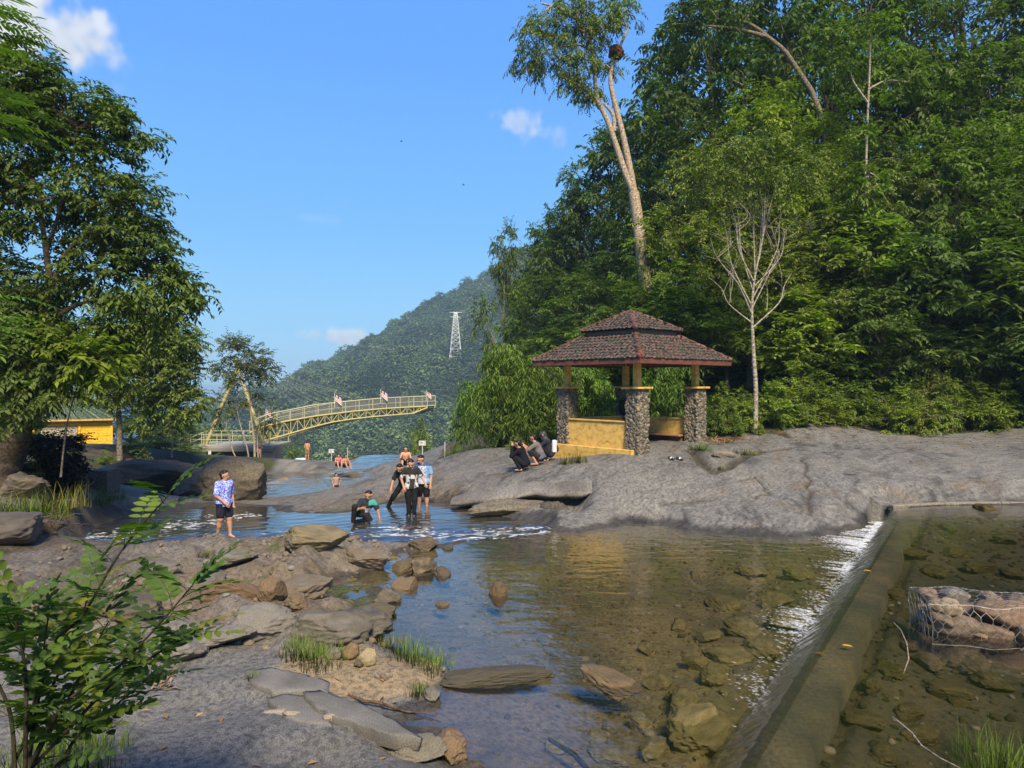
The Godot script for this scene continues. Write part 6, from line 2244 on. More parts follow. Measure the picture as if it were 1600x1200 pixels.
	var green := leaf_material(Color(0.189, 0.290, 0.058), 0.5)
	var straw := leaf_material(Color(0.232, 0.232, 0.072), 0.4)
	var tufts := [grass_mesh(420, 0.40, 0.30, 1), grass_mesh(300, 0.34, 0.22, 2), grass_mesh(120, 0.18, 0.2, 3)]
	for t in [[640, 1030, 0.05, 0, 0.85, green, "thick grass tuft on the sand at the edge of the pool"], [675, 1045, 0.03, 1, 0.9, green, "grass tuft leaning over the water beside the long flat rock"], [600, 1015, 0.06, 1, 0.9, straw, "dry grass hanging over the grey boulder"], [470, 1035, 0.15, 0, 0.8, green, "grass tuft under the big grey boulder"], [500, 1050, 0.12, 1, 1.0, green, "grass tuft left of the sand pocket"], [655, 1085, 0.03, 2, 0.9, green, "small grass tuft between sand and water"],
			[1575, 1130, 0.45, 0, 1.3, green, "bright grass tuft in the lower right corner"], [1545, 1175, 0.5, 0, 1.1, green, "grass tuft at the very bottom right edge"], [1605, 1160, 0.55, 0, 1.4, green, "tall grass at the right corner of the upper pool"], [345, 915, 0.35, 1, 0.7, straw, "mossy grass on the broken bank"], [325, 880, 0.35, 1, 0.6, straw, "low grass above the broken bank"], [60, 1185, 0.6, 0, 1.3, green, "long grass under the leafy bush"], [130, 1190, 0.4, 0, 1.0, green, "grass at the foot of the leafy bush"], [395, 1062, 0.28, 2, 0.5, green, "tiny grass sprig on the front slab"]]:
		var p := on_level(t[0], t[1], t[2])
		p.y = height(p.x, -p.z)
		var o := single("grass_tuft", tufts[t[3]], t[5], t[6], "grass", p)
		o.scale = Vector3.ONE * t[4]
		o.rotation.y = r.randf() * TAU
		o.set_meta("kind", "stuff")
	for t in [[1095, 706, 23.0, 1, 1.3, green, "grass tuft in the crack of the slab beside the gazebo"], [1165, 708, 22.8, 1, 1.2, straw, "dry grass tuft at the head of the crack"], [1125, 735, 21.4, 2, 1.0, green, "small green tuft low in the crack"], [905, 714, 22.2, 2, 2.0, straw, "straw coloured grass at the foot of the yellow plinth"], [884, 716, 22.2, 2, 1.6, straw, "grass at the left end of the plinth"], [80, 800, 17.4, 0, 2.2, straw, "long grass on the left bank beside the walk"], [60, 815, 16.4, 0, 1.8, green, "grass below the pale boulder at the left edge"], [160, 782, 20.8, 1, 2.0, green, "green moss grass at the end of the walk"], [10, 815, 16.0, 0, 2.0, green, "grass at the foot of the gnarled trunk"], [730, 716, 30.0, 1, 2.0, green, "grass patch on the slab behind the bathers"], [715, 718, 30.0, 1, 1.8, green, "low grass beside the patch on the slab"]]:
		var p := at(t[0], t[1], t[2])
		p.y = height(p.x, t[2])
		var o := single("grass_tuft", tufts[t[3]], t[5], t[6], "grass", p)
		o.scale = Vector3.ONE * t[4]
		o.set_meta("kind", "stuff")
	build_scatter(r)
	build_near_bush(r)
	build_feathery_tree(r)
	build_ground_cover(r)
	build_far_forest(r)

func forest_band(t: Array) -> String:
	if t[0] < 900:
		return "at the forest's left end" if t[1] < 480 else "low at the forest's left end"
	if t[0] < 1110 and t[1] > 280:
		return "behind the gazebo"
	return "high on the hill" if t[1] < 200 else ("halfway up the forest wall" if t[1] < 420 else "at the forest's foot")

func build_near_bush(r: RandomNumberGenerator) -> void:
	# the leafy bush at the lower left, close to the viewer
	var root := Vector3(-3.05, 0.75, -4.25)
	root.y = height(root.x, 4.25) - 0.05
	var bush := thing("leafy_bush", "leafy bush with pinnate yellow green leaves at the lower left corner", "bush", root)
	var leaves := []
	for k in 6:
		leaves.append(compound_leaf(5 + k % 3, r.randf_range(0.28, 0.38), r.randf_range(0.088, 0.112), r.randf_range(0.045, 0.057), 900 + k, 0.8))
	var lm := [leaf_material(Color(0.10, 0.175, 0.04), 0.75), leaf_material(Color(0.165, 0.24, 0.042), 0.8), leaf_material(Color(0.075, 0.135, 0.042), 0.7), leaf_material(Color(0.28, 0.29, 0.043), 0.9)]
	var bark := bark_of(Color(0.045, 0.042, 0.028))
	var tips := [[[70, 1040], [130, 960], [190, 860], [262, 775]], [[90, 1090], [170, 1030], [240, 960], [300, 890]], [[60, 1100], [95, 1020], [120, 960], [140, 900]], [[120, 1100], [180, 1040], [240, 1000], [290, 970]], [[40, 1110], [40, 1030], [30, 970], [15, 920]], [[110, 1140], [160, 1095], [195, 1065], [220, 1045]], [[20, 1120], [0, 1050], [-30, 1000], [-60, 960]], [[70, 1130], [100, 1080], [130, 1020], [170, 945]], [[90, 1170], [110, 1140], [130, 1115], [145, 1100]], [[30, 1150], [45, 1100], [60, 1040], [75, 940]]]
	for s in tips.size():
		var pts := [Vector3(r.randfn() * 0.12, 0, r.randfn() * 0.1)]
		var near := r.randf_range(-0.45, 0.5)
		for q in tips[s]:
			pts.append(at(q[0], q[1] + (25 if s > 0 else 0), 4.25 + near) - root)
		var fine := []
		for k in pts.size() - 1:
			for j in 5:
				fine.append(pts[k].cubic_interpolate(pts[k + 1], pts[maxi(k - 1, 0)], pts[mini(k + 2, pts.size() - 1)], j / 5.0))
		fine.append(pts[-1])
		var rad := []
		for k in fine.size():
			rad.append(lerpf(0.014, 0.004, k / float(fine.size() - 1)))
		var b := MB.new()
		b.tube(fine, rad, 6, Color.WHITE)
		var stem := part(bush, "stem", b.mesh(), bark)
		for k in range(5, fine.size()):
			for twice in 2:
				if (twice == 1 and r.randf() < 0.7) or (k < 10 and r.randf() < 0.5):
					continue
				var t: Vector3 = (fine[k] - fine[k - 1]).normalized()
				var a := k * 2.4 + twice * 2.2 + r.randf()
				var out := (Vector3(cos(a), 0.1, sin(a)) + t * 0.7).normalized()
				if k == fine.size() - 1:
					out = t
				var kind := r.randi() % 10
				var mat: Material = lm[0] if kind < 4 else (lm[1] if kind < 7 else (lm[2] if kind < 9 else lm[3]))
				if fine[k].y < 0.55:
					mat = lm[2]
				var o := part(stem, "leaf", leaves[r.randi() % 6], mat, fine[k])
				var z := out
				var x := Vector3.UP.cross(z).normalized()
				o.basis = Basis(x, z.cross(x), z) * Basis(Vector3.BACK, r.randfn() * 0.25) * Basis.from_scale(Vector3.ONE * r.randf_range(0.7, 1.1))

func build_feathery_tree(r: RandomNumberGenerator) -> void:
	var foot := Vector3(-9.6, 0.9, -9.2)
	foot.y = height(foot.x, 9.2) - 0.1
	var tree := thing("feathery_tree", "tree with feathery pinnate fronds hanging in from the left edge", "tree", foot)
	var trunk := MB.new()
	trunk.tube([Vector3.ZERO, Vector3(0.1, 3, 0), Vector3(0.3, 6, 0.2), Vector3(0.2, 10, 0)], [0.22, 0.19, 0.15, 0.06], 8, Color.WHITE)
	var mesh_ := []
	for k in 3:
		mesh_.append(compound_leaf(12, r.randf_range(0.75, 0.95), 0.16, 0.042, 950 + k, 0.85))
	var lm := leaf_material(Color(0.138, 0.210, 0.058), 0.8)
	var lm2 := leaf_material(Color(0.174, 0.275, 0.051), 0.9)
	var spots_ := [[-35, 30], [-20, 60], [-45, 90], [-25, 120], [-10, 165], [-40, 150], [-60, 200], [-5, 190], [-45, 20], [-50, 435], [-40, 465], [-60, 490], [-35, 500], [-75, 450], [-55, 10], [-40, 200], [-10, 8], [-20, 205], [-55, 520]]
	for s in spots_:
		var p := at(s[0], s[1], 9.0 + r.randf_range(-0.6, 0.6)) - foot
		var from := Vector3(0.25, clampf(p.y - 0.9, 1.5, 9.5), 0.1)
		limb(trunk, from, p, 0.05, 0.012, 0.08, s[0] + 77, 5)
		for k in 3:
			var o := part(tree, "frond", mesh_[r.randi() % 3], lm if s[1] < 300 else lm2, p - Vector3(0.12 * k, 0.05 * k, 0))
			var z := Vector3(1.0, r.randf_range(-0.35, 0.15), r.randf_range(-0.9, 0.9)).normalized()
			var x := Vector3.UP.cross(z).normalized()
			o.basis = Basis(x, z.cross(x), z)
	part(tree, "trunk", trunk.mesh(), bark_of(Color(0.14, 0.12, 0.095)))

func build_ground_cover(r: RandomNumberGenerator) -> void:
	# low leaves and litter on the forest floor
	var b := MB.new()
	for k in 10:
		var a := k * TAU / 10.0
		leaf(b, Vector3.ZERO, Vector3(cos(a), 0.55 + 0.3 * sin(k * 5.0), sin(a)).normalized(), Vector3.UP, 0.24, 0.10, Color(0.8, 0.8, 0.7))
		leaf(b, Vector3(cos(a), 0.5, sin(a)) * 0.12, Vector3(cos(a + 0.5), 0.2, sin(a + 0.5)).normalized(), Vector3.UP, 0.20, 0.09, Color(1, 1, 0.8))
	var spots_ := []
	while spots_.size() < 2600:
		var x := r.randf_range(-6.0, 26.0)
		var d := r.randf_range(24.0, 40.0)
		var edge := 27.3 + 0.27 * (x - 8.0) if x > 8.5 else (26.6 if x > 5.5 else 29.5)
		if d < edge + r.randfn() * 0.35 or (x < 2 and d < 30.0):
			continue
		spots_.append(Transform3D(Basis(Vector3.UP, r.randf() * TAU).scaled(Vector3.ONE * r.randf_range(0.5, 1.6)), Vector3(x, height(x, d), -d)))
	var many := MultiMesh.new()
	many.transform_format = MultiMesh.TRANSFORM_3D
	many.mesh = b.mesh()
	many.instance_count = spots_.size()
	for k in spots_.size():
		many.set_instance_transform(k, spots_[k])
	var o := MultiMeshInstance3D.new()
	o.name = "ground_cover"
	o.multimesh = many
	o.material_override = leaf_material(Color(0.109, 0.167, 0.041))
	add_child(o)
	tag(o, "low leafy ground cover under the forest edge", "ground cover")
	o.set_meta("kind", "stuff")

func build_far_forest(r: RandomNumberGenerator) -> void:
	var tints := [Color(0.165, 0.245, 0.09), Color(0.13, 0.205, 0.085), Color(0.205, 0.285, 0.10)]
	for kind in 3:
		var lobes := [[Vector3(0, 3.2, 0), Vector3(3.0, 2.4, 3.0), 26], [Vector3(1.6, 2.4, 0.8), Vector3(1.9, 1.6, 1.9), 12], [Vector3(-1.5, 2.2, -0.9), Vector3(2.0, 1.7, 2.0), 12], [Vector3(0.3, 4.6, -0.4), Vector3(1.5, 1.2, 1.5), 10]]
		var crown := crown_mesh(lobes, 700 + kind, 3, 4, 1.05, 0.55, 0.6, 0.9)
		var places := []
		var tries := 0
		while places.size() < 6400 and tries < 60000:
			tries += 1
			var d := 190.0 + 680.0 * pow(r.randf(), 0.8)
			var px := r.randf_range(250.0, 1000.0)
			var x := (px - 800.0) / F * d
			var h := mountain_height(x, d)
			if h < -55.0:
				continue
			var s := r.randf_range(0.55, 1.35) * (1.0 if r.randf() < 0.9 else 1.7)
			places.append([Transform3D(Basis(Vector3.UP, r.randf() * TAU).scaled(Vector3(s, s * r.randf_range(0.8, 1.3), s)), Vector3(x, h - 1.0, -d)), clampf(0.72 + 0.5 * noise3(x * 0.02, d * 0.014, 33.0) + r.randf_range(-0.2, 0.2), 0.35, 1.0)])
		var many := MultiMesh.new()
		many.transform_format = MultiMesh.TRANSFORM_3D
		many.use_colors = true
		many.mesh = crown.mesh()
		many.instance_count = places.size()
		for k in places.size():
			many.set_instance_transform(k, places[k][0])
			var t: float = places[k][1]
			many.set_instance_color(k, Color(t, t, t))
		var o := MultiMeshInstance3D.new()
		o.name = numbered("mountain_forest")
		o.multimesh = many
		o.material_override = leaf_material(tints[kind], 0.3)
		add_child(o)
		tag(o, ["dense green forest covering the mountain side", "darker tree crowns scattered through the mountain forest", "lighter tree crowns scattered through the mountain forest"][kind], "forest")
		o.set_meta("kind", "stuff")

func build_scatter(r: RandomNumberGenerator) -> void:
	# small stones between the boulders of the near bank
	var many := MultiMesh.new()
	many.transform_format = MultiMesh.TRANSFORM_3D
	many.use_colors = true
	many.mesh = rock(Vector3(1, 0.65, 0.8), 41, 7, 0.3, Color.WHITE, Color(0.7, 0.7, 0.7), 2).mesh()
	var places := []
	while places.size() < 900:
		var x := r.randf_range(-8.5, -0.6)
		var d := r.randf_range(8.2, 15.6)
		var g := ground(x, d)
		if g.y < 0.02 or noise3(x * 0.8, d * 0.8, 61.0) < -0.02:
			continue
		var s := 0.03 + 0.13 * pow(r.randf(), 3.0)
		places.append([Transform3D((Basis(Vector3.UP, r.randf() * TAU) * Basis(Vector3.RIGHT, r.randfn() * 0.3)).scaled(Vector3.ONE * s), Vector3(x, g.x + s * 0.15, -d)), mixed(mixed(Color(0.30, 0.24, 0.16), Color(0.20, 0.14, 0.09), r.randf()), Color(0.33, 0.31, 0.28), r.randf() * 0.7)])
	many.instance_count = places.size()
	for k in places.size():
		many.set_instance_transform(k, places[k][0])
		many.set_instance_color(k, places[k][1])
	var o := MultiMeshInstance3D.new()
	o.name = "rubble"
	o.multimesh = many
	o.material_override = M.stone
	add_child(o)
	tag(o, "small broken stones scattered between the boulders of the near bank", "rubble")
	o.set_meta("kind", "stuff")
	# dead leaves blown onto the slabs
	var b := MB.new()
	for k in 900:
		var x := r.randf_range(-7.0, 19.0)
		var d := r.randf_range(22.0, 28.5) if x > 3.0 else r.randf_range(6.0, 15.0)
		var g := ground(x, d)
		if g.y < 0.1 or (x > 3.0 and r.randf() > smoothstep(21.0, 27.0, d)) or (x <= 3.0 and r.randf() < 0.6):
			continue
		leaf(b, Vector3(x, g.x + 0.012, -d), Vector3(r.randfn(), 0.12, r.randfn()).normalized(), Vector3.UP, r.randf_range(0.06, 0.14), r.randf_range(0.03, 0.06), mixed(Color(0.34, 0.21, 0.09), Color(0.14, 0.09, 0.05), r.randf()))
	var lm := M.soil.duplicate() as StandardMaterial3D
	lm.cull_mode = BaseMaterial3D.CULL_DISABLED
	var litter := single("dead_leaves", b.mesh(), lm, "dead brown leaves scattered over the granite slabs", "leaves")
	litter.set_meta("kind", "stuff")

# ---------------------------------------------------------------- people
# A figure is a field of tapered capsules joined smoothly, meshed as surface nets.
func skin_over(bones: Array, cell: float, blend: float, paint: Callable, clips := []) -> MB:
	var lo := Vector3.ONE * 1e9
	var hi := -lo
	for q in bones:
		for e in 2:
			var rr: float = q[2 + e] + cell * 3.0
			lo = lo.min(q[e] - Vector3.ONE * rr)
			hi = hi.max(q[e] + Vector3.ONE * rr)
	var nx := int((hi.x - lo.x) / cell) + 2
	var ny := int((hi.y - lo.y) / cell) + 2
	var nz := int((hi.z - lo.z) / cell) + 2
	var field := PackedFloat32Array()
	field.resize(nx * ny * nz)
	field.fill(1.0)
	for q in bones:
		var a: Vector3 = q[0]
		var c: Vector3 = q[1]
		var ra: float = q[2]
		var rb: float = q[3]
		var big := maxf(ra, rb) + cell * 2.5 + blend
		var p0 := ((a.min(c) - Vector3.ONE * big) - lo) / cell
		var p1 := ((a.max(c) + Vector3.ONE * big) - lo) / cell
		var e := c - a
		var ll := maxf(e.length_squared(), 1e-8)
		var flat: float = q[4] if q.size() > 4 else 1.0
		for z in range(maxi(0, int(p0.z)), mini(nz, int(p1.z) + 2)):
			for y in range(maxi(0, int(p0.y)), mini(ny, int(p1.y) + 2)):
				var o := (z * ny + y) * nx
				for x in range(maxi(0, int(p0.x)), mini(nx, int(p1.x) + 2)):
					var p := lo + Vector3(x, y, z) * cell - a
					var t := clampf(p.dot(e) / ll, 0.0, 1.0)
					var w := p - e * t
					w.z *= flat
					var dist := w.length() - lerpf(ra, rb, t)
					var old := field[o + x]
					var h := maxf(blend - absf(old - dist), 0.0) / blend
					field[o + x] = minf(old, dist) - h * h * blend * 0.25
	# cut straight at hems: nothing beyond each plane [point, outward direction]
	for cl in clips:
		for z in nz:
			for y in ny:
				var o := (z * ny + y) * nx
				for x in nx:
					if field[o + x] < 0.9:
						field[o + x] = maxf(field[o + x], (lo + Vector3(x, y, z) * cell - cl[0]).dot(cl[1]))
	var b := MB.new()
	var ids := PackedInt32Array()
	ids.resize(nx * ny * nz)
	ids.fill(-1)
	var corner := [0, 1, nx, nx + 1, nx * ny, nx * ny + 1, nx * ny + nx, nx * ny + nx + 1]
	var edges := [[0, 1], [0, 2], [0, 4], [1, 3], [1, 5], [2, 3], [2, 6], [4, 5], [4, 6], [3, 7], [5, 7], [6, 7]]
	for z in nz - 1:
		for y in ny - 1:
			for x in nx - 1:
				var o := (z * ny + y) * nx + x
				var mask := 0
				if field[o] >= 0.99 and field[o + corner[7]] >= 0.99:
					continue
				for k in 8:
					if field[o + corner[k]] < 0.0:
						mask |= 1 << k
				if mask == 0 or mask == 255:
					continue
				var sum := Vector3.ZERO
				var n := 0
				for g in edges:
					var fa := field[o + corner[g[0]]]
					var fb := field[o + corner[g[1]]]
					if (fa < 0.0) == (fb < 0.0):
						continue
					var t := fa / (fa - fb)
					var pa := Vector3(g[0] & 1, (g[0] >> 1) & 1, g[0] >> 2)
					var pb := Vector3(g[1] & 1, (g[1] >> 1) & 1, g[1] >> 2)
					sum += pa.lerp(pb, t)
					n += 1
				var p := lo + (Vector3(x, y, z) + sum / n) * cell
				ids[o] = b.v.size()
				b.v.append(p)
				b.c.append(paint.call(p))
	var steps := [1, nx, nx * ny]
	for z in range(1, nz - 1):
		for y in range(1, ny - 1):
			for x in range(1, nx - 1):
				var o := (z * ny + y) * nx + x
				if ids[o] < 0:
					continue
				for axis in 3:
					var inside := field[o] < 0.0
					if inside == (field[o + steps[axis]] < 0.0):
						continue
					var u: int = steps[(axis + 1) % 3]
					var w: int = steps[(axis + 2) % 3]
					var q0 := ids[o]
					var q1 := ids[o - u]
					var q2 := ids[o - u - w]
					var q3 := ids[o - w]
					if q0 < 0 or q1 < 0 or q2 < 0 or q3 < 0:
						continue
					if inside:
						b.i.append_array(PackedInt32Array([q0, q2, q1, q0, q3, q2]))
					else:
						b.i.append_array(PackedInt32Array([q0, q1, q2, q0, q2, q3]))
	b.smooth_normals()
	return b

func fingers(b: MB, wrist: Vector3, dir: Vector3, across: Vector3, bend: Vector3, col: Color, size: float) -> void:
	var root := wrist + dir * 0.085 * size
	var lens := [0.062, 0.074, 0.070, 0.054]
	for k in 4:
		var p := root + across * (k - 1.5) * 0.019 * size
		var l: float = lens[k] * size
		var d := dir
		var path := [p - dir * 0.02 * size, p]
		for j in 3:
			d = (d + bend * 0.38).normalized()
			p += d * l / 3.0
			path.append(p)
		b.tube(path, [0.0095 * size, 0.0092 * size, 0.0086 * size, 0.0078 * size, 0.006 * size], 6, col)
	var t0 := wrist + dir * 0.03 * size - across * 0.026 * size
	var td := (dir * 0.7 - across * 0.7 + bend * 0.3).normalized()
	b.tube([t0, t0 + td * 0.028 * size, t0 + (td + dir * 0.5).normalized() * 0.055 * size], [0.012 * size, 0.0105 * size, 0.008 * size], 6, col)

func pose_stand(o := {}) -> Dictionary:
	var j := {"pelvis": Vector3(0, 0.92, 0), "chest": Vector3(0, 1.24, 0.01), "neck": Vector3(0, 1.43, 0), "head": Vector3(0, 1.565, 0.02), "face": Vector3(0, 0, 1),
		"sh_r": Vector3(-0.175, 1.37, 0), "el_r": Vector3(-0.23, 1.10, -0.02), "wr_r": Vector3(-0.22, 0.86, 0.05), "sh_l": Vector3(0.175, 1.37, 0), "el_l": Vector3(0.23, 1.10, -0.02), "wr_l": Vector3(0.22, 0.86, 0.05),
		"hip_r": Vector3(-0.09, 0.90, 0), "kn_r": Vector3(-0.11, 0.49, 0.02), "an_r": Vector3(-0.11, 0.075, -0.02), "hip_l": Vector3(0.09, 0.90, 0), "kn_l": Vector3(0.11, 0.49, 0.02), "an_l": Vector3(0.11, 0.075, -0.02), "toe": Vector3(0, -0.04, 0.17)}
	j.merge(o, true)
	return j

func pose_squat(o := {}) -> Dictionary:
	var j := {"pelvis": Vector3(0, 0.26, -0.14), "chest": Vector3(0, 0.56, 0.0), "neck": Vector3(0, 0.73, 0.07), "head": Vector3(0, 0.855, 0.12), "face": Vector3(0, -0.15, 1),
		"sh_r": Vector3(-0.175, 0.66, 0.03), "el_r": Vector3(-0.22, 0.48, 0.26), "wr_r": Vector3(-0.08, 0.62, 0.42), "sh_l": Vector3(0.175, 0.66, 0.03), "el_l": Vector3(0.22, 0.48, 0.26), "wr_l": Vector3(0.08, 0.62, 0.42),
		"hip_r": Vector3(-0.09, 0.24, -0.12), "kn_r": Vector3(-0.16, 0.50, 0.24), "an_r": Vector3(-0.12, 0.075, 0.0), "hip_l": Vector3(0.09, 0.24, -0.12), "kn_l": Vector3(0.16, 0.50, 0.24), "an_l": Vector3(0.12, 0.075, 0.0), "toe": Vector3(0, -0.04, 0.17)}
	j.merge(o, true)
	return j

func pose_sit(o := {}) -> Dictionary:
	var j := {"pelvis": Vector3(0, 0.10, 0), "chest": Vector3(0, 0.42, 0.05), "neck": Vector3(0, 0.60, 0.08), "head": Vector3(0, 0.735, 0.11), "face": Vector3(0, 0, 1),
		"sh_r": Vector3(-0.175, 0.54, 0.06), "el_r": Vector3(-0.24, 0.32, 0.20), "wr_r": Vector3(-0.12, 0.34, 0.40), "sh_l": Vector3(0.175, 0.54, 0.06), "el_l": Vector3(0.24, 0.32, 0.20), "wr_l": Vector3(0.12, 0.34, 0.40),
		"hip_r": Vector3(-0.09, 0.09, 0.02), "kn_r": Vector3(-0.14, 0.30, 0.42), "an_r": Vector3(-0.12, -0.05, 0.62), "hip_l": Vector3(0.09, 0.09, 0.02), "kn_l": Vector3(0.14, 0.30, 0.42), "an_l": Vector3(0.12, -0.05, 0.62), "toe": Vector3(0, -0.04, 0.16)}
	j.merge(o, true)
	return j

# look: skin, hair (Color), shirt (Callable or null), sleeve 0..1, trousers Color or null, leg 0..2 (1 = knee, 2 = ankle), long_hair, build
func person(label: String, where: Vector3, turn: float, j: Dictionary, look: Dictionary, cell := 0.016, size := 1.0) -> Node3D:
	var o := thing("person", label, "person", where, turn)
	o.scale = Vector3.ONE * size
	var stout: float = look.get("build", 1.0)
	var skin: Color = look.get("skin", Color(0.36, 0.19, 0.115))
	var face: Vector3 = j.face.normalized()
	var up: Vector3 = (j.head - j.neck).normalized()
	up = (up + Vector3.UP * 0.6).normalized()
	face = (face - up * face.dot(up) * 0.7).normalized()
	var ear := up.cross(face).normalized()
	var belly: Vector3 = j.pelvis.lerp(j.chest, 0.45)
	var torso := [[j.hip_r, j.hip_l, 0.105 * stout, 0.105 * stout], [j.pelvis, belly, 0.125 * stout, 0.118 * stout], [belly, j.chest, 0.118 * stout, 0.128 * stout], [j.sh_r.lerp(j.chest, 0.3), j.sh_l.lerp(j.chest, 0.3), 0.085 * stout, 0.085 * stout],
		[j.chest + (j.sh_r - j.chest) * 0.35, belly + (j.hip_r - j.pelvis) * 0.5, 0.10 * stout, 0.10 * stout], [j.chest + (j.sh_l - j.chest) * 0.35, belly + (j.hip_l - j.pelvis) * 0.5, 0.10 * stout, 0.10 * stout]]
	var bones := torso.duplicate()
	bones.append([j.chest.lerp(j.neck, 0.6), j.head - up * 0.03, 0.055, 0.052])
	bones.append([j.head + up * 0.025 - face * 0.02, j.head + up * 0.03 + face * 0.012, 0.088, 0.082])
	bones.append([j.head - up * 0.02 + face * 0.02, j.head - up * 0.075 + face * 0.045, 0.066, 0.042])
	var arms := []
	var legs := []
	for s in ["_r", "_l"]:
		arms.append([j["sh" + s], j["el" + s], 0.054 * stout, 0.043 * stout])
		bones.append(arms[-1])
		bones.append([j["el" + s], j["wr" + s], 0.041 * stout, 0.027])
		var hd: Vector3 = (j["wr" + s] - j["el" + s]).normalized()
		bones.append([j["wr" + s], j["wr" + s] + hd * 0.075, 0.027, 0.030])
		legs.append([j["hip" + s], j["kn" + s], 0.088 * stout, 0.058 * stout])
		legs.append([j["kn" + s], j["an" + s], 0.057 * stout, 0.036])
		bones.append(legs[-2])
		bones.append(legs[-1])
		var calf: Vector3 = j["kn" + s].lerp(j["an" + s], 0.3)
		bones.append([calf + Vector3(0, 0, -0.012), calf + Vector3(0, -0.06, -0.012), 0.056 * stout, 0.048 * stout])
		var toe: Vector3 = j["toe" + s] if j.has("toe" + s) else j.toe
		bones.append([j["an" + s] + Vector3(0, -0.025, -0.03), j["an" + s] + toe, 0.038, 0.026])
	var body := skin_over(bones, cell, 0.03, func(p: Vector3) -> Color: return skin * (1.0 + 0.10 * noise3(p.x * 9.0, p.y * 9.0, p.z * 9.0)))
	if cell < 0.02:
		# finer head with nose, brow and ears, then fingers
		var head := [bones[torso.size() + 1], bones[torso.size() + 2], [j.head + face * 0.075 - up * 0.002, j.head + face * 0.105 - up * 0.03, 0.013, 0.017], [j.head + face * 0.078 + up * 0.018 - ear * 0.035, j.head + face * 0.078 + up * 0.018 + ear * 0.035, 0.016, 0.016],
			[j.head + face * 0.078 - up * 0.058 - ear * 0.018, j.head + face * 0.078 - up * 0.058 + ear * 0.018, 0.013, 0.013], [j.head - ear * 0.09 - up * 0.015, j.head - ear * 0.092 + up * 0.02, 0.018, 0.02], [j.head + ear * 0.09 - up * 0.015, j.head + ear * 0.092 + up * 0.02, 0.018, 0.02]]
		body.add(skin_over(head, 0.007, 0.014, func(p: Vector3) -> Color:
			var q: Vector3 = p - j.head
			return skin * (0.62 if absf(q.dot(up) + 0.058) < 0.011 and q.dot(face) > 0.075 and absf(q.dot(ear)) < 0.028 else 1.0)), Transform3D.IDENTITY)
		for s in ["_r", "_l"]:
			var hd: Vector3 = (j["wr" + s] - j["el" + s]).normalized()
			var side := hd.cross(Vector3(0, 0, 1)).normalized()
			if side.length() < 0.1:
				side = Vector3.RIGHT
			fingers(body, j["wr" + s], hd, side * (1.0 if s == "_r" else -1.0), hd.cross(side) * (0.8 if s == "_r" else -0.8), skin, 1.0)
	part(o, "body", body.mesh(), M.skin)
	if cell < 0.02:
		for s in [-1, 1]:
			var eye := MB.new()
			eye.add(ball(1).duplicate_colored(Color(0.02, 0.015, 0.012)), Transform3D(Basis.from_scale(Vector3(0.012, 0.008, 0.008)), j.head + face * 0.088 + up * 0.002 + ear * 0.032 * s))
			part(o, "eye", eye.mesh(), M.hair)
	# hair
	var hc: Color = look.get("hair", Color(0.012, 0.010, 0.009))
	var hair := [[j.head + up * 0.036 - face * 0.032, j.head + up * 0.052 - face * 0.008, 0.098, 0.084], [j.head + up * 0.085 + face * 0.02 - ear * 0.03, j.head + up * 0.085 + face * 0.028 + ear * 0.03, 0.040, 0.040], [j.head + up * 0.01 - face * 0.045, j.head - up * 0.04 - face * 0.045, 0.078, 0.062]]
	if look.get("covered", false):
		hair = [[j.head + up * 0.03 - face * 0.03, j.head + up * 0.03 + face * 0.02, 0.105, 0.1], [j.head - up * 0.03 - face * 0.03, j.neck - face * 0.02, 0.095, 0.11], [j.neck, j.chest.lerp(j.neck, 0.5) - face * 0.03, 0.11, 0.13]]
	elif look.get("long_hair", false):
		hair.append([j.head - face * 0.06, j.neck - face * 0.075 - up * 0.08, 0.07, 0.045])
	part(o, "hair", skin_over(hair, maxf(cell * 0.7, 0.009), 0.02, func(p: Vector3) -> Color: return hc * (1.0 + 0.5 * noise3(p.x * 40.0, p.y * 14.0, p.z * 40.0))).mesh(), M.hair)
	if look.has("shirt"):
		var cover := []
		for q in torso:
			cover.append([q[0], q[1], q[2] + 0.017, q[3] + 0.017])
		var hem: float = look.get("hem", 0.06)
		var down: Vector3 = (j.pelvis - j.chest).normalized()
		cover.append([belly, j.pelvis + down * (hem + 0.12), 0.132 * stout, 0.150 * stout])
		cover.append([j.hip_r + down * (hem + 0.06), j.hip_l + down * (hem + 0.06), 0.132 * stout, 0.132 * stout])
		cover.append([j.chest.lerp(j.neck, 0.5), j.chest.lerp(j.neck, 0.72), 0.085, 0.068])
		var sl: float = look.get("sleeve", 0.7)
		for q in arms:
			cover.append([q[0], q[0].lerp(q[1], minf(sl, 1.0)), q[2] + 0.013, q[2] + 0.016])
		if sl > 1.0:
			for s in ["_r", "_l"]:
				cover.append([j["el" + s], j["el" + s].lerp(j["wr" + s], sl - 1.0), 0.060, 0.044])
		var inv := 1.0
		part(o, "shirt", skin_over(cover, cell, 0.03, look.shirt, [[j.pelvis + down * hem, down]]).mesh(), M.cloth)
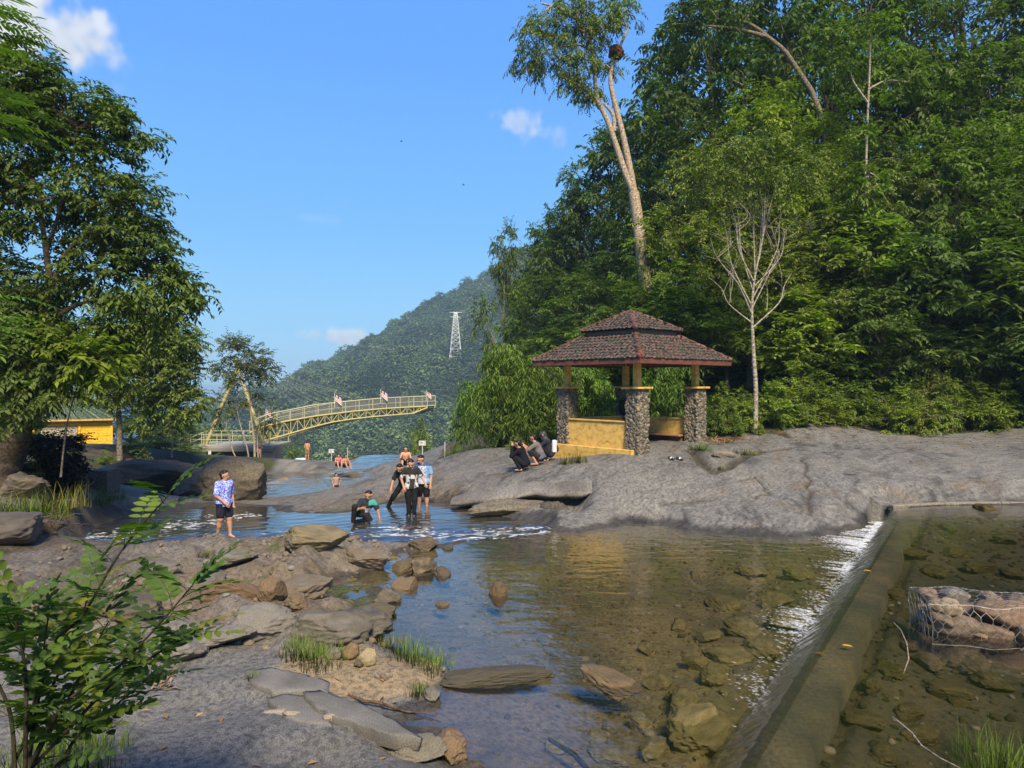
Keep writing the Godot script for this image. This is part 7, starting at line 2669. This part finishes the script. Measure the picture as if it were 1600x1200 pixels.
	if look.has("trousers"):
		var tc: Color = look.trousers
		var cover := [[j.hip_r, j.hip_l, 0.118 * stout, 0.118 * stout], [j.pelvis, j.pelvis.lerp(belly, 0.6), 0.132 * stout, 0.126 * stout]]
		var leg: float = look.get("leg", 2.0)
		for k in 2:
			var thigh = legs[k * 2]
			var shin = legs[k * 2 + 1]
			cover.append([thigh[0], thigh[0].lerp(thigh[1], minf(leg, 1.0)), thigh[2] + 0.018, lerpf(thigh[2], thigh[3], minf(leg, 1.0)) + (0.03 if leg < 1.2 else 0.020)])
			if leg > 1.0:
				cover.append([shin[0], shin[0].lerp(shin[1], leg - 1.0), shin[2] + 0.019, lerpf(shin[2], shin[3], leg - 1.0) + 0.022])
		part(o, "trousers" if leg > 1.2 else "shorts", skin_over(cover, cell, 0.03, func(p: Vector3) -> Color: return tc * (1.0 + 0.35 * noise3(p.x * 7.0, p.y * 7.0, p.z * 7.0))).mesh(), M.cloth)
	return o

func stand_at(px: float, py: float, d: float) -> Vector3:
	var p := at(px, py, d)
	p.y = height(p.x, d)
	return p

func build_people() -> void:
	var black := Color(0.012, 0.012, 0.014)
	# blue patterned shirt, beside the stream
	var blue_shirt := func(p: Vector3) -> Color:
		var n := noise3(p.x * 22.0, p.y * 22.0, p.z * 22.0)
		var c := Color(0.42, 0.46, 0.74) if n < -0.05 else (Color(0.05, 0.07, 0.42) if n < 0.32 else Color(0.16, 0.22, 0.62))
		return c
	person("person in blue patterned shirt and black shorts standing barefoot by the stream", stand_at(350, 838, 17.8), 0.95,
		pose_stand({"face": Vector3(0.55, 0.02, 1), "el_r": Vector3(-0.24, 1.09, 0.05), "wr_r": Vector3(-0.10, 0.90, 0.20), "el_l": Vector3(0.25, 1.10, -0.05), "kn_r": Vector3(-0.12, 0.49, 0.03), "an_r": Vector3(-0.12, 0.075, -0.10), "an_l": Vector3(0.12, 0.075, 0.08), "kn_l": Vector3(0.11, 0.49, 0.06)}),
		{"shirt": blue_shirt, "sleeve": 0.85, "hem": 0.12, "trousers": Color(0.016, 0.017, 0.03), "leg": 0.78, "build": 1.12, "skin": Color(0.40, 0.22, 0.14)}, 0.014, 1.0)
	# crouching on one hand in the stream
	var teal := func(p: Vector3) -> Color:
		if p.x > -0.02 and p.x < 0.14 and p.y < 0.42 and p.z > 0.0:
			return Color(0.50, 0.46, 0.50)
		if p.x > 0.08 and p.y > 0.5:
			return Color(0.05, 0.24, 0.22)
		return Color(0.020, 0.024, 0.032)
	person("person in dark teal and white shirt crouching on one hand in the stream", stand_at(572, 806, 19.6), 0.1,
		pose_squat({"pelvis": Vector3(-0.14, 0.30, -0.10), "chest": Vector3(0.02, 0.50, 0.02), "neck": Vector3(0.07, 0.65, 0.08), "head": Vector3(0.07, 0.76, 0.13), "face": Vector3(-0.15, -0.2, 1), "sh_r": Vector3(-0.13, 0.60, 0.06), "sh_l": Vector3(0.20, 0.56, 0.02), "el_l": Vector3(0.31, 0.36, 0.06), "wr_l": Vector3(0.36, 0.12, 0.10), "el_r": Vector3(-0.20, 0.42, 0.26), "wr_r": Vector3(-0.08, 0.46, 0.38),
			"hip_r": Vector3(-0.22, 0.28, -0.06), "kn_r": Vector3(-0.26, 0.48, 0.28), "an_r": Vector3(-0.32, 0.06, 0.16), "hip_l": Vector3(-0.04, 0.26, -0.06), "kn_l": Vector3(0.14, 0.10, 0.24), "an_l": Vector3(0.02, 0.04, -0.14)}),
		{"shirt": teal, "sleeve": 0.75, "hem": 0.02, "trousers": Color(0.016, 0.014, 0.015), "leg": 1.95, "skin": Color(0.33, 0.18, 0.11)}, 0.014, 1.05)
	# black and white shirt, looking down
	var printed := func(p: Vector3) -> Color:
		if p.y > 1.24:
			return Color(0.02, 0.02, 0.022)
		var n := noise3(p.x * 14.0, p.y * 9.0, p.z * 10.0)
		if absf(p.x - 0.01) < 0.075 + n * 0.04 and p.z > 0.0 and p.y < 1.12:
			return Color(0.03, 0.028, 0.028)
		return Color(0.44, 0.42, 0.42) if n > -0.25 - (1.2 - p.y) * 0.6 else Color(0.03, 0.03, 0.03)
	person("person in black and grey printed shirt and long black trousers looking down into the stream", stand_at(643, 796, 20.4), 0.12,
		pose_stand({"head": Vector3(-0.02, 1.55, 0.10), "neck": Vector3(0, 1.42, 0.03), "face": Vector3(-0.05, -0.5, 1), "chest": Vector3(0, 1.23, 0.0), "el_r": Vector3(-0.30, 1.13, 0.02), "wr_r": Vector3(-0.22, 0.88, 0.10), "el_l": Vector3(0.30, 1.17, 0.06), "wr_l": Vector3(0.40, 0.98, 0.20), "an_r": Vector3(-0.08, 0.075, 0.0), "an_l": Vector3(0.07, 0.075, 0.06), "kn_r": Vector3(-0.09, 0.49, 0.02), "kn_l": Vector3(0.09, 0.49, 0.06)}),
		{"shirt": printed, "sleeve": 0.8, "hem": 0.10, "trousers": black, "leg": 1.95, "skin": Color(0.36, 0.20, 0.13)}, 0.014, 0.99)
	# one striding behind
	person("person in black striding bent behind the one in the printed shirt", stand_at(630, 786, 21.2), -0.5,
		pose_stand({"pelvis": Vector3(0.05, 0.82, 0), "chest": Vector3(0.10, 1.08, 0.16), "neck": Vector3(0.13, 1.23, 0.26), "head": Vector3(0.14, 1.33, 0.36), "face": Vector3(0.2, -0.6, 1), "sh_r": Vector3(-0.07, 1.19, 0.2), "el_r": Vector3(-0.14, 0.95, 0.3), "wr_r": Vector3(-0.12, 0.74, 0.42), "sh_l": Vector3(0.28, 1.19, 0.2), "el_l": Vector3(0.34, 0.95, 0.3), "wr_l": Vector3(0.32, 0.74, 0.42), "hip_r": Vector3(-0.04, 0.80, 0), "kn_r": Vector3(-0.24, 0.46, 0.14), "an_r": Vector3(-0.50, 0.08, 0.12), "hip_l": Vector3(0.14, 0.80, 0), "kn_l": Vector3(0.22, 0.44, 0.08), "an_l": Vector3(0.24, 0.075, -0.04)}),
		{"shirt": func(_p): return Color(0.016, 0.016, 0.018), "sleeve": 0.8, "hem": 0.08, "trousers": black, "leg": 1.9, "skin": Color(0.36, 0.2, 0.13)}, 0.016, 1.0)
	# blue grey shirt, black shorts
	var dotted := func(p: Vector3) -> Color:
		if p.x < -0.11 or p.y > 1.36:
			return Color(0.05, 0.07, 0.14)
		if p.x > 0.12:
			return Color(0.16, 0.28, 0.48)
		var n := noise3(p.x * 30.0, p.y * 26.0, p.z * 20.0)
		return Color(0.14, 0.17, 0.26) if n > 0.12 and p.y > 1.0 else Color(0.40, 0.44, 0.55)
	person("person in blue grey shirt and black shorts standing with head bowed in the stream", stand_at(661, 787, 21.1), -0.1,
		pose_stand({"head": Vector3(-0.05, 1.55, 0.10), "neck": Vector3(-0.01, 1.42, 0.03), "face": Vector3(-0.45, -0.5, 1), "el_r": Vector3(-0.25, 1.12, 0.06), "wr_r": Vector3(-0.20, 0.92, 0.22), "el_l": Vector3(0.24, 1.09, -0.02), "wr_l": Vector3(0.23, 0.83, 0.04), "an_r": Vector3(-0.12, 0.075, 0.02), "an_l": Vector3(0.10, 0.075, -0.04)}),
		{"shirt": dotted, "sleeve": 0.8, "hem": 0.08, "trousers": black, "leg": 0.92, "build": 1.08, "skin": Color(0.38, 0.22, 0.15)}, 0.014, 1.02)
	# bare chested behind the brown boulder
	var rock_top := at(634, 730, 34.6)
	person("bare chested person sitting on the brown boulder behind the bathers", rock_top + Vector3(0, 0.12, 0), 0.1, pose_sit({"face": Vector3(0.1, -0.35, 1)}), {"trousers": Color(0.03, 0.03, 0.04), "leg": 1.0, "skin": Color(0.42, 0.215, 0.13)}, 0.026, 1.05)
	# two sitting at the far pool
	person("person in pink sitting on the far rock beside a bather", at(528, 728, 48.0), 0.5, pose_sit({"face": Vector3(0.3, 0, 1)}), {"shirt": func(_p): return Color(0.42, 0.13, 0.14), "sleeve": 0.3, "hem": 0.0, "trousers": Color(0.1, 0.02, 0.03), "leg": 0.7, "skin": Color(0.42, 0.22, 0.14), "long_hair": true}, 0.03, 0.95)
	person("dark haired bather sitting at the right end of the far rock", at(539, 730, 47.2), 0.7, pose_sit({"face": Vector3(0.2, -0.1, 1)}), {"trousers": Color(0.02, 0.02, 0.03), "leg": 0.6, "skin": Color(0.36, 0.18, 0.11), "long_hair": true}, 0.03, 1.0)
	# standing in the far pool
	var wading := at(525, 757, 44.0)
	person("person wading waist deep in the far pool", Vector3(wading.x, -2.7 - 0.82, wading.z), 0.8, pose_stand({}), {"shirt": func(_p): return Color(0.28, 0.19, 0.17), "sleeve": 0.2, "hem": 0.0, "trousers": Color(0.03, 0.03, 0.05), "leg": 1.0, "skin": Color(0.36, 0.2, 0.13), "long_hair": true}, 0.03, 0.95)
	# far left pair
	person("bare chested person in tan shorts standing with back turned on the far rocks", stand_at(480, 722, 57.5), 3.0, pose_stand({"wr_r": Vector3(-0.16, 1.05, 0.2), "wr_l": Vector3(0.16, 1.05, 0.2)}), {"trousers": Color(0.24, 0.15, 0.08), "leg": 0.8, "skin": Color(0.42, 0.20, 0.11)}, 0.03, 0.97)
	person("person in a pink dress standing in front of the platform wall", stand_at(405, 719, 58.5), 0.2, pose_stand({"el_l": Vector3(0.24, 1.15, 0.1), "wr_l": Vector3(0.1, 1.28, 0.22)}), {"shirt": func(p: Vector3): return Color(0.42, 0.22, 0.26) if p.y < 1.1 else Color(0.14, 0.06, 0.06), "sleeve": 0.4, "hem": 0.26, "skin": Color(0.38, 0.22, 0.15), "long_hair": true}, 0.03, 0.94)
	# three squatting beside the gazebo
	person("person in black squatting on the slab left of the gazebo", stand_at(815, 728, 22.4), -1.9, pose_squat({"face": Vector3(0, 0.0, 1), "wr_r": Vector3(-0.05, 0.80, 0.30), "wr_l": Vector3(0.05, 0.80, 0.30)}), {"shirt": func(_p): return Color(0.010, 0.010, 0.012), "sleeve": 1.9, "hem": 0.06, "trousers": black, "leg": 1.95, "skin": Color(0.38, 0.2, 0.13)}, 0.016, 1.0)
	person("person in grey shirt squatting with a phone beside the one in black", stand_at(839, 722, 22.9), -1.75, pose_squat({"face": Vector3(0, -0.3, 1)}), {"shirt": func(p: Vector3): return Color(0.13, 0.12, 0.12) if p.y > 0.42 else Color(0.09, 0.09, 0.11), "sleeve": 0.85, "hem": 0.06, "trousers": Color(0.02, 0.02, 0.025), "leg": 1.4, "skin": Color(0.40, 0.2, 0.14)}, 0.016, 1.02)
	var third := stand_at(854, 716, 23.9)
	var kneel := person("person in dark headscarf squatting nearest the yellow plinth", third, -1.6, pose_squat({}), {"shirt": func(_p): return Color(0.02, 0.022, 0.032), "sleeve": 1.9, "hem": 0.08, "trousers": black, "leg": 1.95, "covered": true, "hair": Color(0.03, 0.034, 0.036), "skin": Color(0.42, 0.24, 0.17)}, 0.016, 1.02)
	var bag := thing("backpack", "white and black backpack worn by the person nearest the plinth", "backpack", third + Vector3(0.26, 0.28, 0.03), -1.6)
	part(bag, "bag_body", slab(Vector3.ZERO, Vector3(0.30, 0.42, 0.16), Color(0.50, 0.52, 0.57), 0.035), M.cloth, Vector3(0, 0.22, 0))
	part(bag, "bag_pocket", rock(Vector3(0.22, 0.24, 0.1), 15, 2, 0.1, Color(0.015, 0.016, 0.03), Color(0.02, 0.02, 0.03), 2).mesh(), M.cloth, Vector3(0, 0.14, -0.1))
	var phone := at(826, 704, 22.9)
	single("phone", slab(Vector3.ZERO, Vector3(0.012, 0.15, 0.075), Color(0.012, 0.012, 0.013), 0.004), M.plastic, "black phone held by the squatting person in grey", "phone", Vector3(839, 0, 0) * 0.0 + (stand_at(839, 722, 22.9) + Vector3(-0.46, 0.68, 0.10)))

# ---------------------------------------------------------------- small things
func build_small_things() -> void:
	# sandals on the slab
	for k in 2:
		var p := at(1048 + k * 13, 718, 21.8)
		p.y = height(p.x, 21.8) + 0.008
		var o := thing("sandal", ["black and white sandal on the slab, left one of the pair", "black and white sandal on the slab, right one of the pair"][k], "sandal", p, 0.5 + 0.3 * k, "pair of sandals on the slab")
		var sole := MB.new()
		for s in 9:
			var t := s / 8.0
			var w := 0.048 * (0.72 + 0.5 * sin(t * 2.6)) * (0.6 if s == 0 or s == 8 else 1.0)
			sole.box(Vector3(0, 0.014, (t - 0.5) * 0.27), Vector3(w * 2.0, 0.028, 0.036), Basis.IDENTITY, Color(0.015, 0.015, 0.016), 0.006)
		part(o, "sole", sole.mesh(), M.plastic)
		for q in 2:
			var band := MB.new()
			var pts := []
			for s in 9:
				var a := PI * s / 8.0
				pts.append(Vector3(cos(a) * 0.052, 0.02 + sin(a) * 0.055, 0.05 - q * 0.11))
			for s in 8:
				band.bar(pts[s], pts[s + 1], 0.045, 0.008, Color(0.7, 0.7, 0.7) if q == 0 else Color(0.02, 0.02, 0.02))
			part(o, "strap", band.mesh(), M.plastic)
	# driftwood on the sand
	var stick := MB.new()
	var pts := []
	for q in [[545, 1086, 0.12], [570, 1096, 0.13], [592, 1098, 0.12], [615, 1106, 0.08], [640, 1113, 0.04], [664, 1114, 0.03], [688, 1122, 0.02]]:
		pts.append(on_level(q[0], q[1], q[2]))
	var origin: Vector3 = pts[0]
	for k in pts.size():
		pts[k] -= origin
	stick.tube(pts, [0.012, 0.016, 0.018, 0.014, 0.013, 0.009, 0.004], 7, Color(0.13, 0.09, 0.06))
	var wood := thing("driftwood", "dark crooked stick lying on the sand with its end in the water", "stick", origin)
	part(wood, "main_branch", stick.mesh(), M.bark)
	var twig := MB.new()
	twig.tube([pts[2], pts[2] + Vector3(0.04, 0.05, -0.03), pts[2] + Vector3(0.06, 0.03, 0.10)], [0.010, 0.007, 0.004], 5, Color(0.15, 0.10, 0.07))
	twig.tube([pts[5], pts[5] + Vector3(0.03, 0.05, -0.02)], [0.006, 0.003], 5, Color(0.15, 0.10, 0.07))
	part(wood, "twig", twig.mesh(), M.bark)
	# sunken branch in the near pool
	var sunk := MB.new()
	var a := on_level(858, 1155, -0.05)
	var b := on_level(930, 1215, -0.05)
	sunk.tube([Vector3.ZERO, (b - a) * 0.5 + Vector3(0.03, 0.03, 0), b - a], [0.02, 0.028, 0.024], 7, Color(0.05, 0.04, 0.025))
	single("sunken_branch", sunk.mesh(), M.bark, "dark branch lying in the shallow water at the bottom of the picture", "branch", a)
	# curved cane rising from the upper pool
	var cane := MB.new()
	var c0 := on_level(1418, 1050, 0.35)
	var cpts := []
	for q in [[1412, 1052, 0.33], [1420, 1030, 0.40], [1417, 1005, 0.44], [1408, 985, 0.44], [1396, 972, 0.42]]:
		cpts.append(on_level(q[0], q[1], q[2]) - c0)
	cane.tube(cpts, [0.006, 0.007, 0.007, 0.006, 0.005], 5, Color(0.34, 0.28, 0.2))
	single("cane", cane.mesh(), M.wood, "thin curved cane standing out of the upper pool", "cane", c0)
	var tw := MB.new()
	var t0 := on_level(1400, 1130, 0.36)
	var tp := []
	for q in [[1395, 1120], [1425, 1145], [1440, 1165], [1470, 1185], [1500, 1200]]:
		tp.append(on_level(q[0], q[1], 0.36) - t0)
	tw.tube(tp, [0.007, 0.008, 0.008, 0.006, 0.005], 5, Color(0.30, 0.26, 0.2))
	single("twig", tw.mesh(), M.wood, "long pale twig floating in the upper pool near the grass", "twig", t0)
	# yellow leaves on the weir
	var ym := leaf_material(Color(0.55, 0.36, 0.03), 0.5)
	for q in [[1354, 891, "yellow leaf lying on the far part of the weir crest"], [1322, 1008, "yellow leaf lying on the middle of the weir crest"], [1280, 1020, "brown leaf at the edge of the weir crest"]]:
		var m := MB.new()
		oval(m, Vector3(-0.05, 0, 0), Vector3(1, 0.05, 0.3).normalized(), Vector3.UP, 0.13, 0.06, Color(0.9, 0.85, 0.8) if q[0] != 1280 else Color(0.2, 0.2, 0.3))
		single("fallen_leaf", m.mesh(), ym, q[2], "leaf", on_level(q[0], q[1], 0.358))
	# litter in front of the bush
	var lit := MB.new()
	var r := RandomNumberGenerator.new()
	r.seed = 8
	for k in 150:
		var q := on_level(160 + r.randf() * 110, 1052 + r.randf() * 26, 0.28)
		q.y = height(q.x, -q.z) + 0.012 + r.randf() * 0.02
		var dir := Vector3(r.randfn(), 0.1 * r.randfn(), r.randfn()).normalized()
		leaf(lit, q, dir, (Vector3.UP + Vector3(r.randfn(), 0, r.randfn()) * 0.4).normalized(), 0.09, 0.04, mixed(Color(0.34, 0.22, 0.11), Color(0.16, 0.10, 0.06), r.randf()))
	var lm := M.soil.duplicate() as StandardMaterial3D
	lm.cull_mode = BaseMaterial3D.CULL_DISABLED
	var litter := single("leaf_litter", lit.mesh(), lm, "dry brown leaves gathered in a hollow of the front slab", "leaves")
	litter.set_meta("kind", "stuff")
	var scrap := MB.new()
	var s0 := on_level(208, 1051, 0.30)
	for k in 6:
		var x0 := -0.16 + k * 0.055
		scrap.quad(Vector3(x0, 0.01 + 0.012 * sin(k * 2.0), 0.03), Vector3(x0, 0.015 + 0.01 * cos(k * 3.0), -0.025), Vector3(x0 + 0.055, 0.015 + 0.01 * cos((k + 1) * 3.0), -0.025), Vector3(x0 + 0.055, 0.01 + 0.012 * sin((k + 1) * 2.0), 0.03), Color(0.75, 0.76, 0.78))
	s0.y = height(s0.x, -s0.z) + 0.02
	single("plastic_scrap", scrap.mesh(), lm, "crumpled white plastic scrap beside the dry leaves", "scrap", s0)
	# bird droppings are paint on stone; a brushwood pile on the left bank
	var brush := MB.new()
	var heap := at(60, 838, 15.6)
	heap.y = height(heap.x, 15.6)
	for k in 90:
		var p0 := Vector3(r.randfn() * 0.35, r.randf() * 0.3, r.randfn() * 0.2)
		var dir := Vector3(r.randfn(), r.randf() * 0.5, r.randfn() * 0.5).normalized()
		brush.tube([p0, p0 + dir * 0.25, p0 + dir * 0.45 + Vector3(0, -0.08, 0)], [0.008, 0.006, 0.004], 4, jitter(Color(0.16, 0.11, 0.07), 0.3), false)
	single("brushwood", brush.mesh(), M.soil, "heap of dry brushwood on the left bank", "brushwood", heap)
	# sticks and dead leaves at the upper right of the gazebo
	var deb := MB.new()
	var h0 := at(1120, 690, 25.0)
	h0.y = height(h0.x, 25.0)
	for k in 160:
		var p0 := Vector3(r.randfn() * 0.55, 0.02 + r.randf() * 0.10, r.randfn() * 0.4)
		var dir := Vector3(r.randfn(), r.randfn() * 0.15, r.randfn()).normalized()
		if k % 3 == 0:
			deb.tube([p0, p0 + dir * 0.3], [0.010, 0.006], 4, jitter(Color(0.22, 0.15, 0.09), 0.3), false)
		else:
			leaf(deb, p0, dir, Vector3.UP, 0.16, 0.07, jitter(Color(0.24, 0.14, 0.07), 0.4))
	single("leaf_debris", deb.mesh(), lm, "brown sticks and dead leaves beside the right gazebo pillar", "debris", h0)
	# boards and posts on the far lip
	for q in [[518, 716, 58.0, "white notice board on a post beside the far rocks"], [660, 706, 46.0, "white notice board on a post behind the bathers"]]:
		var p := at(q[0], q[1], q[2])
		p.y = height(p.x, q[2]) - 0.05
		var top: float = at(0, 689 if q[0] > 600 else 702, q[2]).y - p.y
		var o := thing("notice_board", q[3], "sign", p)
		part(o, "sign_post", rod([Vector3.ZERO, Vector3(0, top, 0)], 0.04, Color(0.36, 0.36, 0.34)), M.metal)
		part(o, "sign_panel", slab(Vector3(0, top - 0.14, 0.05), Vector3(0.46, 0.32, 0.03), Color(0.46, 0.48, 0.46), 0.004), M.paint)
		part(o, "printed_mark", slab(Vector3(-0.05, top - 0.12, 0.069), Vector3(0.14, 0.08, 0.004), Color(0.18, 0.2, 0.2), 0.0), M.paint)
	for q in [[543, 718, 60.0, 700, "thin grey post at the end of the far channel"], [695, 710, 46.0, 692, "thin grey post right of the notice board"]]:
		var p := at(q[0], q[1], q[2])
		p.y = height(p.x, q[2]) - 0.1
		var o := thing("marker_post", q[4], "post", p)
		part(o, "post_shaft", rod([Vector3.ZERO, Vector3(0, at(0, q[3], q[2]).y - p.y, 0)], 0.045, Color(0.32, 0.31, 0.28)), M.metal)
		part(o, "post_cap", rod([Vector3(0, at(0, q[3], q[2]).y - p.y, 0), Vector3(0, at(0, q[3], q[2]).y - p.y + 0.04, 0)], 0.055, Color(0.4, 0.4, 0.37)), M.metal)
	# log and towel on the far rocks
	var lp := at(436, 735, 47.5)
	lp.y = height(lp.x, 47.5) + 0.18
	var log_ := MB.new()
	log_.tube([Vector3(-0.75, -0.12, 0.1), Vector3(-0.2, 0.02, 0), Vector3(0.4, 0.16, -0.1), Vector3(0.6, 0.2, -0.1)], [0.14, 0.24, 0.24, 0.18], 9, Color(0.34, 0.22, 0.07))
	single("log", log_.mesh(), M.bark, "short yellowish log lying on the far rocks", "log", lp)
	var tp2 := at(470, 722, 57.0)
	tp2.y = height(tp2.x, 57.0) + 0.06
	single("towel", rock(Vector3(0.9, 0.22, 0.5), 77, 3, 0.5, Color(0.55, 0.66, 0.80), Color(0.35, 0.5, 0.72), 2).mesh(), M.cloth, "crumpled white and blue towel on the far rocks", "towel", tp2)
	# two birds
	for q in [[627, 221, "tiny dark bird high above the bridge"], [724, 289, "tiny dark bird in the sky left of the forest"]]:
		var o := thing("bird", q[2], "bird", at(q[0], q[1], 60.0))
		var body := MB.new()
		body.tube([Vector3(-0.09, 0, 0), Vector3(-0.03, 0.01, 0), Vector3(0.05, 0.01, 0), Vector3(0.11, 0, 0)], [0.01, 0.03, 0.03, 0.008], 6, Color(0.02, 0.02, 0.025))
		part(o, "body", body.mesh(), M.soil)
		for s in [-1, 1]:
			var wing := MB.new()
			wing.quad(Vector3(0.05, 0.01, 0), Vector3(0.03, 0.06, s * 0.14), Vector3(-0.02, 0.05, s * 0.15), Vector3(-0.04, 0.01, 0), Color(0.02, 0.02, 0.025))
			part(o, "wing", wing.mesh(), lm)
